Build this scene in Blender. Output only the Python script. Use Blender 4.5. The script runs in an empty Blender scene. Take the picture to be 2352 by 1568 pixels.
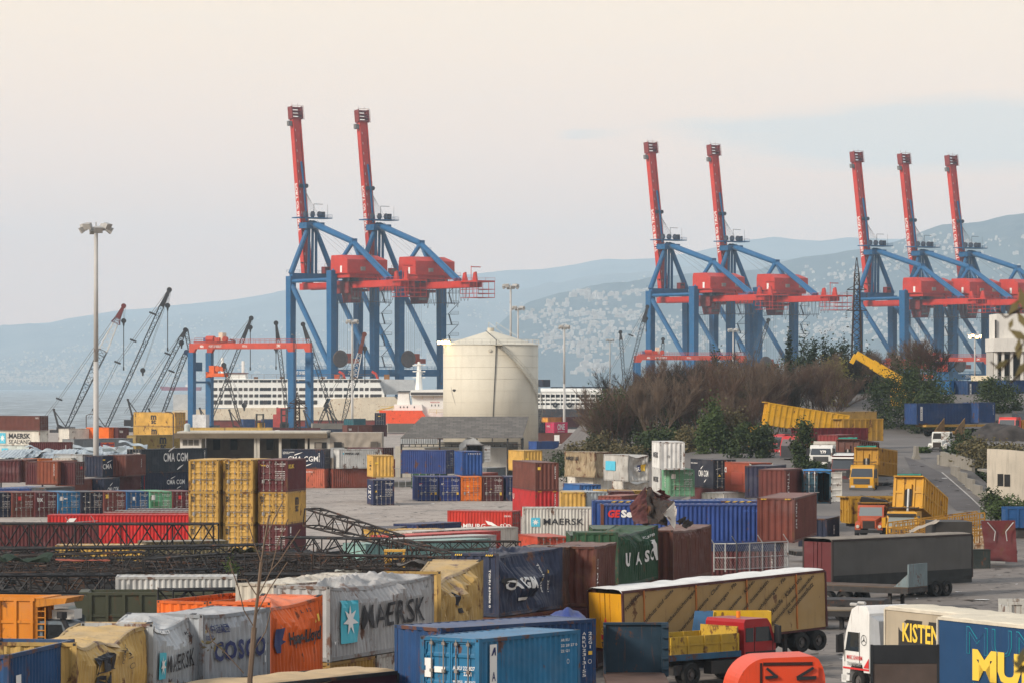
import bpy, bmesh, math, random
from mathutils import Vector, Matrix, noise as mnoise
R = math.radians
random.seed(7)
F = 8000.0; CU = 1176.0; VH = 884.0; EYE = 13.7      # lens scale, image centre, horizon row and eye height of the survey of the photo
SC = bpy.context.scene
COL = SC.collection
def P(U, V, D): return Vector(((U - CU) / F * D, D, EYE - (V - VH) / F * D))
def G(U, V, z=0.0): return P(U, V, F * (EYE - z) / (V - VH))
def DZ(V, z): return F * (EYE - z) / (V - VH)
def lerp(a, b, t): return a + (b - a) * t
def ss(a, b, x):
    t = max(0.0, min(1.0, (x - a) / (b - a))); return t * t * (3 - 2 * t)
def interp(pts, x):
    if x <= pts[0][0]: return pts[0][1]
    for (a, b), (c, d) in zip(pts, pts[1:]):
        if x <= c: return b + (d - b) * (x - a) / (c - a)
    return pts[-1][1]

# ---------------------------------------------------------------- objects
def tag(o, label=None, cat=None, group=None, kind=None):
    if label: o['label'] = label
    if cat: o['category'] = cat
    if group: o['group'] = group
    if kind: o['kind'] = kind
    return o
def thing(name, label, cat, loc=(0, 0, 0), rz=0.0, group=None):
    o = bpy.data.objects.new(name, None); COL.objects.link(o)
    o.location = loc; o.rotation_euler = (0, 0, rz); o.empty_display_size = 0.2
    return tag(o, label, cat, group)
def copy_tree(o, parent=None):
    c = o.copy(); COL.objects.link(c)
    if parent: c.parent = parent
    for ch in o.children: copy_tree(ch, c)
    return c

class MB:
    def __init__(s): s.v = []; s.f = []; s.m = []
    def add(s, vs, fs, mi=0):
        o = len(s.v); s.v.extend(tuple(p) for p in vs)
        s.f.extend(tuple(i + o for i in f) for f in fs); s.m.extend([mi] * len(fs)); return s
    def hexa(s, p, mi=0):     # p: 4 bottom ccw, 4 top ccw
        return s.add(p, [(3, 2, 1, 0), (4, 5, 6, 7), (0, 1, 5, 4), (1, 2, 6, 5), (2, 3, 7, 6), (3, 0, 4, 7)], mi)
    def box(s, x0, x1, y0, y1, z0, z1, mi=0):
        return s.hexa([(x0, y0, z0), (x1, y0, z0), (x1, y1, z0), (x0, y1, z0), (x0, y0, z1), (x1, y0, z1), (x1, y1, z1), (x0, y1, z1)], mi)
    def beam(s, a, b, w, h=None, mi=0, up=(0, 0, 1), w2=None, h2=None):
        a = Vector(a); b = Vector(b); h = h or w; d = (b - a).normalized(); up = Vector(up)
        if abs(d.dot(up)) > 0.98: up = Vector((0, 1, 0)) if abs(d.y) < 0.9 else Vector((1, 0, 0))
        x = d.cross(up).normalized(); y = x.cross(d)
        w2 = w2 or w; h2 = h2 or h; q = []
        for c, ww, hh in ((a, w, h), (b, w2, h2)):
            for sx, sy in ((-1, -1), (1, -1), (1, 1), (-1, 1)): q.append(c + x * (sx * ww / 2) + y * (sy * hh / 2))
        return s.hexa(q, mi)
    def tube(s, a, b, r, n=6, r2=None, mi=0, cap=True):
        a = Vector(a); b = Vector(b); d = b - a
        if d.length < 1e-6: return s
        d.normalize(); up = Vector((0, 0, 1)) if abs(d.z) < 0.95 else Vector((0, 1, 0))
        x = d.cross(up).normalized(); y = x.cross(d); r2 = r if r2 is None else r2
        q = []
        for c, rr in ((a, r), (b, r2)):
            for k in range(n):
                t = 2 * math.pi * k / n; q.append(c + (x * math.cos(t) + y * math.sin(t)) * rr)
        fs = [(k, (k + 1) % n, n + (k + 1) % n, n + k) for k in range(n)]
        if cap: fs += [tuple(range(n - 1, -1, -1)), tuple(range(n, 2 * n))]
        return s.add(q, fs, mi)
    def path(s, pts, r, n=5, mi=0):
        for a, b in zip(pts, pts[1:]): s.tube(a, b, r, n, mi=mi)
        return s
    def ext(s, poly, vec, mi=0):     # extrude a 3d polygon
        n = len(poly); vec = Vector(vec)
        q = [Vector(p) for p in poly] + [Vector(p) + vec for p in poly]
        return s.add(q, [tuple(range(n - 1, -1, -1)), tuple(range(n, 2 * n))] + [(k, (k + 1) % n, n + (k + 1) % n, n + k) for k in range(n)], mi)
    def wheel(s, c, r, w, ax=(0, 1, 0), n=18, mi=0):
        c = Vector(c); ax = Vector(ax); return s.tube(c - ax * (w / 2), c + ax * (w / 2), r, n, mi=mi)
    def torus(s, c, r0, r1, w, n=20, mi=0, ax='y'):
        # tyre: ring lathe round the y axis
        prof = [(r0, -w / 2), (r1 * 0.93, -w / 2), (r1, -w * 0.32), (r1, w * 0.32), (r1 * 0.93, w / 2), (r0, w / 2)]
        m = len(prof); q = []
        for k in range(n):
            t = 2 * math.pi * k / n
            for (r, y) in prof:
                p = (r * math.cos(t), y, r * math.sin(t))
                q.append((c[0] + p[0], c[1] + p[1], c[2] + p[2]) if ax == 'y' else (c[0] + p[1], c[1] + p[0], c[2] + p[2]))
        fs = [(k * m + j, k * m + (j + 1) % m, ((k + 1) % n) * m + (j + 1) % m, ((k + 1) % n) * m + j) for k in range(n) for j in range(m)]
        return s.add(q, fs, mi)
    def grid(s, fn, nu, nv, mi=0):
        o = [fn(i / nu, j / nv) for j in range(nv + 1) for i in range(nu + 1)]
        return s.add(o, [(j * (nu + 1) + i, j * (nu + 1) + i + 1, (j + 1) * (nu + 1) + i + 1, (j + 1) * (nu + 1) + i) for j in range(nv) for i in range(nu)], mi)
    def xf(s, M):
        s.v = [tuple(M @ Vector(p)) for p in s.v]; return s
    def warp(s, fn): s.v = [tuple(fn(*p)) for p in s.v]; return s
    def mesh(s, name):
        me = bpy.data.meshes.new(name); me.from_pydata(s.v, [], s.f)
        if any(s.m): me.polygons.foreach_set('material_index', s.m)
        me.update(); return me
    def build(s, name, mats, parent=None, smooth=False, loc=None, rz=0.0, fix=False):
        me = s.mesh(name)
        if fix:
            bm = bmesh.new(); bm.from_mesh(me); bmesh.ops.recalc_face_normals(bm, faces=bm.faces); bm.to_mesh(me); bm.free()
        if smooth: me.polygons.foreach_set('use_smooth', [True] * len(me.polygons))
        return inst(name, me, mats, parent, loc, rz)
def inst(name, me, mats, parent=None, loc=None, rz=0.0):
    o = bpy.data.objects.new(name, me); COL.objects.link(o)
    if not isinstance(mats, (list, tuple)): mats = [mats]
    while len(me.materials) < len(mats): me.materials.append(None)
    for i, m in enumerate(mats):
        if me.materials[i] is None: me.materials[i] = m
        elif me.materials[i] != m:
            o.material_slots[i].link = 'OBJECT'; o.material_slots[i].material = m
    if parent: o.parent = parent
    if loc is not None: o.location = loc
    if rz: o.rotation_euler = (0, 0, rz)
    return o

# ---------------------------------------------------------------- materials
def srgb(r, g, b):
    f = lambda c: (c / 255 / 12.92) if c / 255 <= 0.04045 else ((c / 255 + 0.055) / 1.055) ** 2.4
    return (f(r), f(g), f(b))
def newmat(name):
    m = bpy.data.materials.new(name); m.use_nodes = True
    nt = m.node_tree; b = nt.nodes['Principled BSDF']; return m, nt, b
def nd(nt, t, **kw):
    n = nt.nodes.new(t)
    for k, v in kw.items():
        if k in ('inp',):
            for a, val in v.items(): n.inputs[a].default_value = val
        else: setattr(n, k, v)
    return n
def mixc(nt, fac, a, b, mode='MIX'):
    n = nt.nodes.new('ShaderNodeMix'); n.data_type = 'RGBA'; n.blend_type = mode
    for sock, val in ((0, fac), (6, a), (7, b)):
        if isinstance(val, bpy.types.NodeSocket): nt.links.new(val, n.inputs[sock])
        elif isinstance(val, tuple): n.inputs[sock].default_value = (*val[:3], 1)
        else: n.inputs[sock].default_value = val
    return n.outputs[2]
def noise4(nt, scale, detail=3, stretch=(1, 1, 1), rough=0.55, rnd=True):
    tc = nd(nt, 'ShaderNodeTexCoord'); mp = nd(nt, 'ShaderNodeMapping'); mp.inputs['Scale'].default_value = stretch
    nt.links.new(tc.outputs['Object'], mp.inputs['Vector'])
    n = nd(nt, 'ShaderNodeTexNoise', noise_dimensions='4D', inp={'Scale': scale, 'Detail': detail, 'Roughness': rough})
    nt.links.new(mp.outputs[0], n.inputs['Vector'])
    if rnd:
        oi = nd(nt, 'ShaderNodeObjectInfo'); mu = nd(nt, 'ShaderNodeMath', operation='MULTIPLY', inp={1: 40.0})
        nt.links.new(oi.outputs['Random'], mu.inputs[0]); nt.links.new(mu.outputs[0], n.inputs['W'])
    return n.outputs[0]
def rampv(nt, src, a, b, va=0.0, vb=1.0):
    n = nd(nt, 'ShaderNodeMapRange', inp={'From Min': a, 'From Max': b, 'To Min': va, 'To Max': vb}); nt.links.new(src, n.inputs['Value']); return n.outputs[0]
_MATS = {}
RUST = (0.10, 0.038, 0.016)
def pm(key, col, rough=0.6, var=0.18, rust=0.0, scale=0.9, metal=0.0, dust=0.0, streak=0.25, rustcol=RUST, bump=0.0, dustcol=(0.30, 0.27, 0.24)):
    """painted / weathered surface"""
    if key in _MATS: return _MATS[key]
    col = tuple(c ** 1.18 for c in col) if min(col) < 0.3 else col
    m, nt, b = newmat(key); L = nt.links.new
    c = noise4(nt, scale, 4)
    out = mixc(nt, rampv(nt, c, 0.3, 0.7), tuple(x * (1 - var) for x in col), tuple(min(1, x * (1 + var) + var * 0.02) for x in col))
    if streak:
        st = noise4(nt, 2.2, 3, (1.6, 1.6, 0.16))
        out = mixc(nt, rampv(nt, st, 0.52, 0.8, 0, streak), out, tuple(x * 0.45 + 0.02 for x in col))
    if rust > 0:
        fd = noise4(nt, 0.45, 5, (1, 1, 1.6), 0.6); out = mixc(nt, rampv(nt, fd, 0.54, 0.68, 0, 0.30), out, tuple(x * 0.7 + 0.09 for x in col))
        rn = noise4(nt, 1.3, 7, (1, 1, 0.7), 0.68)
        out = mixc(nt, rampv(nt, rn, 0.625 - 0.2 * rust, 0.665 - 0.16 * rust, 0, 0.9), out, rustcol)
        r2 = noise4(nt, 3.0, 5, (2.5, 2.5, 0.22), 0.6)
        out = mixc(nt, rampv(nt, r2, 0.62 - 0.13 * rust, 0.74, 0, 0.75), out, tuple(x * 1.2 for x in rustcol))
    if dust:
        ge = nd(nt, 'ShaderNodeNewGeometry'); sp = nd(nt, 'ShaderNodeSeparateXYZ'); L(ge.outputs['True Normal'], sp.inputs[0])
        dn = noise4(nt, 0.7, 4)
        mu = nd(nt, 'ShaderNodeMath', operation='MULTIPLY'); L(rampv(nt, sp.outputs[2], 0.55, 0.8, 0, dust), mu.inputs[0]); L(rampv(nt, dn, 0.25, 0.6, 0.45, 1.0), mu.inputs[1])
        out = mixc(nt, mu.outputs[0], out, dustcol)
    L(out, b.inputs['Base Color']); b.inputs['Roughness'].default_value = rough; b.inputs['Metallic'].default_value = metal
    b.inputs['Specular IOR Level'].default_value = 0.3
    if bump:
        bn = nd(nt, 'ShaderNodeBump', inp={'Strength': bump, 'Distance': 0.05}); L(noise4(nt, scale * 6, 5), bn.inputs['Height']); L(bn.outputs[0], b.inputs['Normal'])
    _MATS[key] = m; return m
def flat(key, col, rough=0.5, metal=0.0, spec=0.3):
    if key in _MATS: return _MATS[key]
    m, nt, b = newmat(key); b.inputs['Base Color'].default_value = (*col, 1); b.inputs['Roughness'].default_value = rough; b.inputs['Metallic'].default_value = metal
    b.inputs['Specular IOR Level'].default_value = spec
    _MATS[key] = m; return m
def glow(key, col, strength):
    if key in _MATS: return _MATS[key]
    m, nt, b = newmat(key); b.inputs['Base Color'].default_value = (*col, 1); b.inputs['Emission Color'].default_value = (*col, 1); b.inputs['Emission Strength'].default_value = strength
    _MATS[key] = m; return m
WHITE = flat('white paint', (0.72, 0.71, 0.68), 0.6); BLACK = flat('black paint', (0.018, 0.018, 0.02), 0.55)
GLASS = flat('dark glass', (0.025, 0.03, 0.035), 0.05, 0, 0.9)
TYRE = pm('tyre rubber', (0.022, 0.021, 0.02), 0.85, 0.2); STEELD = pm('dark chassis steel', (0.045, 0.042, 0.04), 0.7, 0.3, 0.25)
GALV = pm('galvanised steel', (0.36, 0.36, 0.35), 0.5, 0.1, 0.05, streak=0.15); CONC = pm('concrete', (0.27, 0.25, 0.215), 0.9, 0.15, 0, 0.5, streak=0.5)

# ---------------------------------------------------------------- lettering
_TC = {}
def textgeo(s, shear=0.0, bold=0.0, res=2, spacing=1.0):
    k = (s, shear, bold, spacing)
    if k in _TC: return _TC[k]
    cu = bpy.data.curves.new('t', 'FONT'); cu.body = s; cu.shear = shear; cu.offset = bold; cu.resolution_u = res; cu.fill_mode = 'FRONT'; cu.space_character = spacing
    o = bpy.data.objects.new('t', cu); COL.objects.link(o)
    dg = bpy.context.evaluated_depsgraph_get(); dg.update(); me = bpy.data.meshes.new_from_object(o.evaluated_get(dg))
    vs = [(v.co.x, v.co.y) for v in me.vertices]; fs = [tuple(p.vertices) for p in me.polygons]
    bpy.data.objects.remove(o); bpy.data.curves.remove(cu); bpy.data.meshes.remove(me)
    if vs:
        x0 = min(v[0] for v in vs); x1 = max(v[0] for v in vs); y0 = min(v[1] for v in vs); y1 = max(v[1] for v in vs)
        vs = [((x - x0) / max(1e-6, x1 - x0), (y - y0) / max(1e-6, y1 - y0)) for x, y in vs]
    _TC[k] = (vs, fs); return _TC[k]
def star7(n=7, r=0.42):
    q = []
    for k in range(2 * n):
        t = math.pi / 2 + math.pi * k / n; rr = 1.0 if k % 2 == 0 else r
        q.append((0.5 + 0.5 * rr * math.cos(t), 0.5 + 0.5 * rr * math.sin(t)))
    return q, [(i, (i + 1) % (2 * n), 2 * n) for i in range(2 * n)]
def mark_geo(kind, arg, opt):
    """unit-square geometry of one mark"""
    if kind == 'T': return textgeo(arg, opt.get('shear', 0), opt.get('bold', 0.012), 2, opt.get('sp', 1.0))
    if kind == 'R': return [(0, 0), (1, 0), (1, 1), (0, 1)], [(0, 1, 2, 3)]
    if kind == 'S':
        q, f = star7(); return q + [(0.5, 0.5)], f
    if kind == 'P': return list(arg), [tuple(range(len(arg)))]
    if kind == 'O':
        q = []; n = 20; w = opt.get('rw', 0.8)
        for k in range(n):
            t = 2 * math.pi * k / n
            for rr in (0.5, 0.5 * w): q.append((0.5 + rr * math.cos(t), 0.5 + rr * math.sin(t)))
        return q, [(2 * k, 2 * ((k + 1) % n), 2 * ((k + 1) % n) + 1, 2 * k + 1) for k in range(n)]
    if kind == 'V':       # stacked letters
        vs = []; fs = []; n = len(arg)
        for i, ch in enumerate(arg):
            if ch == ' ': continue
            v, f = textgeo(ch, 0, 0.012); o = len(vs)
            vs += [(0.1 + 0.8 * x if ch not in 'I1l' else 0.4 + 0.2 * x, (n - 1 - i + 0.12 + 0.72 * y) / n) for x, y in v]; fs += [tuple(a + o for a in q) for q in f]
        return vs, fs
    if kind == 'D':       # text turned to read downwards
        v, f = textgeo(arg, 0, opt.get('bold', 0.012)); return [(y, 1 - x) for x, y in v], f
    if kind == 'SW':      # swoosh: thin curved sliver
        q = []; n = 8
        for k in range(n + 1):
            t = k / n; q.append((t, t ** 0.6 + 0.0))
        for k in range(n, -1, -1):
            t = k / n; q.append((t, max(0, t ** 0.6 - 0.30 * math.sin(math.pi * min(1, t * 0.75 + 0.25)))))
        return q, [tuple(range(len(q)))]
def slice_geo(vs, fs, du, dv):
    """cut 2d faces on a grid so they can follow a dented surface"""
    bm = bmesh.new(); bv = [bm.verts.new((x, y, 0)) for x, y in vs]
    for f in fs:
        try: bm.faces.new([bv[i] for i in f])
        except ValueError: pass
    for ax, d in ((0, du), (1, dv)):
        lo = min(v[ax] for v in vs); hi = max(v[ax] for v in vs); k = math.floor(lo / d) + 1
        while k * d < hi:
            co = [0, 0, 0]; no = [0, 0, 0]; co[ax] = k * d; no[ax] = 1
            bmesh.ops.bisect_plane(bm, geom=bm.verts[:] + bm.edges[:] + bm.faces[:], plane_co=co, plane_no=no); k += 1
    bmesh.ops.triangulate(bm, faces=bm.faces[:])
    bm.verts.index_update(); out = [(v.co.x, v.co.y) for v in bm.verts], [tuple(v.index for v in f.verts) for f in bm.faces]
    bm.free(); return out
def put_text(parent, s, o, ux, vy, w, h, mat, name='lettering', off=0.02, kind='T', **opt):
    """a mark on a flat face: o = lower left corner, ux / vy = unit vectors of the face (parent space)"""
    vs, fs = mark_geo(kind, s, opt); ux = Vector(ux); vy = Vector(vy); n = ux.cross(vy); o = Vector(o)
    return MB().add([o + ux * (x * w) + vy * (y * h) + n * off for x, y in vs], fs).build(name, mat, parent)
# ================================================================ camera, light, sky
cam = bpy.data.cameras.new('camera'); co = bpy.data.objects.new('camera', cam); COL.objects.link(co)
co.location = (0, 0, EYE); co.rotation_euler = (R(90), 0, 0); cam.lens = 36 * F / 2352; cam.sensor_width = 36
cam.shift_y = (VH - 784) / 2352; cam.clip_end = 60000; cam.clip_start = 1; SC.camera = co
SUN_EL, SUN_AZ = 28.0, -125.0     # azimuth from +Y, clockwise: behind the viewer's left shoulder
sun = bpy.data.lights.new('sun', 'SUN'); sun.energy = 3.0; sun.angle = R(11); sun.color = (1.0, 0.90, 0.78)
so = bpy.data.objects.new('sun', sun); COL.objects.link(so)
sd = Vector((math.sin(R(SUN_AZ)) * math.cos(R(SUN_EL)), math.cos(R(SUN_AZ)) * math.cos(R(SUN_EL)), math.sin(R(SUN_EL))))
so.rotation_euler = (-sd).to_track_quat('-Z', 'Y').to_euler()
w = bpy.data.worlds.new('World'); SC.world = w; w.use_nodes = True; nt = w.node_tree; L = nt.links.new
bg = nt.nodes['Background']; bg.inputs['Strength'].default_value = 0.1
sky = nd(nt, 'ShaderNodeTexSky'); sky.sky_type = 'NISHITA'; sky.sun_disc = False; sky.sun_elevation = R(SUN_EL); sky.sun_rotation = R(SUN_AZ)
tc = nd(nt, 'ShaderNodeTexCoord'); sp = nd(nt, 'ShaderNodeSeparateXYZ'); L(tc.outputs['Generated'], sp.inputs[0])
cr = nd(nt, 'ShaderNodeValToRGB'); L(rampv(nt, sp.outputs[2], -0.05, 0.45), cr.inputs[0])
el = cr.color_ramp.elements; el[0].position = 0.0; el[0].color = (0.55, 0.50, 0.45, 1); el[1].position = 1.0; el[1].color = (0.70, 0.74, 0.80, 1)
for pos, c in ((0.10, (1.0, 0.62, 0.44)), (0.17, (1.06, 0.66, 0.47)), (0.232, (1.09, 0.77, 0.58)), (0.314, (1.09, 0.84, 0.61)), (0.42, (1.03, 0.83, 0.66)), (0.60, (0.78, 0.77, 0.76))):
    e = el.new(pos); e.color = (*c, 1)
# a few low grey-blue cloud streaks
mp = nd(nt, 'ShaderNodeMapping'); mp.inputs['Scale'].default_value = (14, 14, 130); mp.inputs['Location'].default_value = (0.3, 0, 2.0); L(tc.outputs['Generated'], mp.inputs[0])
cn = nd(nt, 'ShaderNodeTexNoise', inp={'Scale': 1.0, 'Detail': 5.0, 'Roughness': 0.55}); L(mp.outputs[0], cn.inputs['Vector'])
def mul(a_, b_):
    n = nd(nt, 'ShaderNodeMath', operation='MULTIPLY'); L(a_, n.inputs[0]); L(b_, n.inputs[1]); return n.outputs[0]
def add(a_, b_):
    n = nd(nt, 'ShaderNodeMath', operation='ADD'); L(a_, n.inputs[0]); L(b_, n.inputs[1]); return n.outputs[0]
X_, Z_ = sp.outputs[0], sp.outputs[2]
bank = mul(mul(rampv(nt, Z_, 0.056, 0.068), rampv(nt, Z_, 0.088, 0.074)), rampv(nt, X_, 0.02, 0.11)); small = mul(mul(rampv(nt, Z_, 0.0685, 0.0705), rampv(nt, Z_, 0.0745, 0.0725)), mul(rampv(nt, X_, 0.0, 0.018), rampv(nt, X_, 0.040, 0.018)))
cov = rampv(nt, add(cn.outputs[0], add(bank, mul(small, rampv(nt, cn.outputs[0], 0.0, 1.0, 0.55, 0.55)))), 0.78, 1.12, 0, 0.9)
wide = rampv(nt, cn.outputs[0], 0.45, 0.75, 0, 0.10); grad = mixc(nt, wide, cr.outputs[0], (0.85, 0.78, 0.72))
grad = mixc(nt, cov, grad, (0.78, 0.71, 0.64))
g8 = nd(nt, 'ShaderNodeVectorMath', operation='SCALE', inp={'Scale': 8.6}); L(grad, g8.inputs[0])
L(mixc(nt, 0.12, g8.outputs[0], sky.outputs[0]), bg.inputs['Color'])
SC.view_settings.view_transform = 'Standard'; SC.view_settings.look = 'None'; SC.view_settings.exposure = 0.48; SC.view_settings.gamma = 1.0
SC.render.engine = 'CYCLES'; cy = SC.cycles
cy.use_denoising = True; cy.max_bounces = 4; cy.diffuse_bounces = 2; cy.glossy_bounces = 2; cy.transmission_bounces = 2; cy.volume_bounces = 1; cy.transparent_max_bounces = 6
cy.caustics_reflective = False; cy.caustics_refractive = False; cy.sample_clamp_indirect = 4

# haze: one closed box of thin air round everything
hz, hnt, hb = newmat('haze air'); hnt.nodes.remove(hb)
pv = nd(hnt, 'ShaderNodeVolumePrincipled', inp={'Color': (0.66, 0.83, 0.96, 1), 'Density': 8.0e-5, 'Anisotropy': 0.0}); hnt.links.new(pv.outputs[0], hnt.nodes['Material Output'].inputs['Volume'])
tag(MB().box(-8000, 8000, -200, 17600, -14, 800).build('haze', hz), kind='stuff')

# ================================================================ ground, sea, quay, hills
def gz(X, Y):
    """yard level, rising to the upper yard on the right"""
    x0 = lerp(13, 4, ss(370, 450, Y))
    rise = 5.6 * ss(268, 425, Y) + 0.9 * ss(425, 480, Y) + 5.9 * ss(490, 545, Y)
    z = rise * ss(x0, x0 + 16, X) * (1 - ss(620, 760, Y))
    dip = ss(47, 51, X - (Y - 330) * 0.055) * (1 - ss(415, 440, Y))     # the low ground beyond the parapet of the ramp
    return z * (1 - 0.75 * dip)
g = MB()
xs = [-400, -200, -110, -80, -60] + [-50 + 2.0 * k for k in range(66)] + [90, 110, 150, 250, 500]
ys = [-60, 60, 100, 130] + [150 + 4.0 * k for k in range(125)] + [700, 800, 950, 1085]
for y in ys:
    for x in xs: g.v.append((x, y, gz(x, y) + 0.03 * mnoise.noise((x * 0.15, y * 0.15, 0))))
nx = len(xs)
for j in range(len(ys) - 1):
    for i in range(nx - 1): g.f.append((j * nx + i, j * nx + i + 1, (j + 1) * nx + i + 1, (j + 1) * nx + i)); g.m.append(0)
gm, gnt, gb = newmat('worn asphalt')
L = gnt.links.new
a = noise4(gnt, 0.09, 5, rnd=False); b = noise4(gnt, 0.5, 7, (1, 0.5, 1), 0.7, rnd=False); c = noise4(gnt, 9, 3, rnd=False)
col = mixc(gnt, rampv(gnt, a, 0.3, 0.7), (0.130, 0.110, 0.095), (0.205, 0.177, 0.153))
col = mixc(gnt, rampv(gnt, b, 0.50, 0.72, 0, 0.6), col, (0.075, 0.064, 0.056))
b2n = noise4(gnt, 0.8, 6, (0.35, 1.4, 1), 0.65, rnd=False); col = mixc(gnt, rampv(gnt, b2n, 0.56, 0.72, 0, 0.5), col, (0.27, 0.235, 0.205))
col = mixc(gnt, rampv(gnt, c, 0.35, 0.75, 0, 0.3), col, (0.09, 0.078, 0.068))
vo = nd(gnt, 'ShaderNodeTexVoronoi', feature='DISTANCE_TO_EDGE', inp={'Scale': 0.16}); tcg = nd(gnt, 'ShaderNodeTexCoord'); wn = nd(gnt, 'ShaderNodeTexNoise', inp={'Scale': 0.5, 'Detail': 5.0}); L(tcg.outputs['Object'], wn.inputs['Vector'])
av = nd(gnt, 'ShaderNodeVectorMath', operation='MULTIPLY_ADD'); av.inputs[1].default_value = (5, 5, 5); L(wn.outputs['Color'], av.inputs[0]); L(tcg.outputs['Object'], av.inputs[2]); L(av.outputs[0], vo.inputs['Vector'])
col = mixc(gnt, rampv(gnt, vo.outputs[0], 0.012, 0.03, 0.7, 0.0), col, (0.05, 0.043, 0.038))
for scl, st, lo, hi, amt, cc in ((1.6, (1, .6, 1), .58, .66, .7, (0.05, 0.043, 0.038)), (0.25, (1, 1, 1), .55, .63, .5, (0.085, 0.073, 0.064)), (0.3, (.15, 2.2, 1), .56, .70, .45, (0.07, 0.06, 0.053)), (4.0, (1, 1, 1), .66, .72, .6, (0.34, 0.31, 0.27))):
    col = mixc(gnt, rampv(gnt, noise4(gnt, scl, 5, st, .62, rnd=False), lo, hi, 0, amt), col, cc)
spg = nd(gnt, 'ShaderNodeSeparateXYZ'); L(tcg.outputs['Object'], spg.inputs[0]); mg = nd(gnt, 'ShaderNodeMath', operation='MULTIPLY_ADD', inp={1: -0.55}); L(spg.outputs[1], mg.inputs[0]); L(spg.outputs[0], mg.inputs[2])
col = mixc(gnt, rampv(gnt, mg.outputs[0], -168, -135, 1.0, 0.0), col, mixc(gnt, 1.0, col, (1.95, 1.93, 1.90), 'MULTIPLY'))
col = mixc(gnt, rampv(gnt, spg.outputs[2], 0.5, 2.0, 0, 1.0), col, mixc(gnt, rampv(gnt, a, 0.35, 0.65), (0.085, 0.075, 0.067), (0.135, 0.118, 0.106)))
L(col, gb.inputs['Base Color']); gb.inputs['Roughness'].default_value = 0.9
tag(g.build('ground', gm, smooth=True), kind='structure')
# quay wall and crane quay
q = MB(); q.box(-400, 500, 1085, 1090, -5, 0.02)
tag(q.build('quay', CONC), kind='structure')
# sea
sm, snt, sb = newmat('sea water'); L = snt.links.new
sb.inputs['Base Color'].default_value = (0.045, 0.085, 0.105, 1); sb.inputs['Roughness'].default_value = 0.32; sb.inputs['IOR'].default_value = 1.33; sb.inputs['Specular IOR Level'].default_value = 0.16
bn = nd(snt, 'ShaderNodeBump', inp={'Strength': 1.0, 'Distance': 1.6})
wv = noise4(snt, 1.0, 4, (0.2, 0.03, 1), 0.62, rnd=False); L(wv, bn.inputs['Height']); L(bn.outputs[0], sb.inputs['Normal'])
w2 = noise4(snt, 1.0, 4, (0.15, 0.011, 1), 0.62, rnd=False)
L(mixc(snt, rampv(snt, w2, 0.42, 0.60), (0.035, 0.065, 0.085), (0.25, 0.31, 0.34)), sb.inputs['Base Color'])  # light and dark sides of the waves painted into the water colour
s = MB(); s.grid(lambda u, v: (lerp(-7000, 7000, u), 1090 + (16000 - 1090) * v * v, -1.5), 8, 20)
tag(s.build('sea', sm), kind='structure')

# hills ---------------------------------------------------------
SKA = [(-300, 800), (0, 752), (150, 733), (300, 713), (400, 700), (520, 688), (660, 664), (760, 655), (1000, 632), (1100, 625), (1176, 617), (1276, 609), (1400, 591), (1490, 589), (1594, 582), (1650, 570), (1707, 559), (1769, 553), (1832, 557), (1980, 552), (2100, 548), (2700, 540)]
SKB = [(-300, 830), (0, 815), (150, 800), (300, 780), (430, 770), (560, 745), (700, 728), (900, 716), (1100, 690), (1250, 660), (1400, 632), (1600, 612), (1800, 596), (2000, 580), (2700, 560)]
SKC = [(1000, 893), (1080, 810), (1130, 765), (1176, 722), (1213, 699), (1283, 679), (1338, 669), (1388, 656), (1441, 651), (1488, 639), (1640, 625), (1744, 615), (1794, 603), (1844, 593), (1919, 583), (1970, 574), (2060, 556), (2109, 539), (2164, 518), (2226, 514), (2264, 508), (2314, 496), (2352, 490), (2700, 470)]
def layer(sk, D0, D1, u0, u1, seed):
    def hz_(U, t):
        D = D0 + (D1 - D0) * t
        zr = EYE + (VH - interp(sk, U)) / F * D1
        x = (U - CU) / F * D
        n = mnoise.fractal((x * 0.0009 + seed, D * 0.0009, seed), 0.9, 2.1, 6)
        n2 = mnoise.fractal((x * 0.006 + seed, D * 0.004, seed * 2), 0.9, 2.1, 3)
        k = t * (1.35 - 0.35 * t) if t <= 1 else 1 - (t - 1) * 1.6
        k = min(1.0, k)
        z = -1.5 + (zr + 1.5) * k * (1 + 0.42 * n * math.sin(math.pi * min(1, t)) ) + (n2 * 7 + 0.0) * min(1, t * 4)
        return Vector((x, D, max(z, -1.6 + 3 * min(1, t * 8))))
    return hz_
hm, hnt2, hb2 = newmat('hill scrub'); L = hnt2.links.new
n1 = noise4(hnt2, 0.004, 6, rnd=False, rough=0.6); n2 = noise4(hnt2, 0.02, 5, rnd=False, rough=0.65)
hc = mixc(hnt2, rampv(hnt2, n1, 0.35, 0.65), (0.026, 0.048, 0.060), (0.06, 0.082, 0.085))
L(mixc(hnt2, rampv(hnt2, n2, 0.56, 0.70, 0, 0.4), hc, (0.26, 0.235, 0.19)), hb2.inputs['Base Color']); hb2.inputs['Roughness'].default_value = 1
hf = hm.copy(); hf.name = 'haze painted far slope'  # lighter slope colours stand in for thicker haze on the distant hills
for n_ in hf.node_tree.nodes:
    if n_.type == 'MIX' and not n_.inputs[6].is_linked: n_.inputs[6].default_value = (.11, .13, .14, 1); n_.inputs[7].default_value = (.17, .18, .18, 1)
HILLS = []
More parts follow.
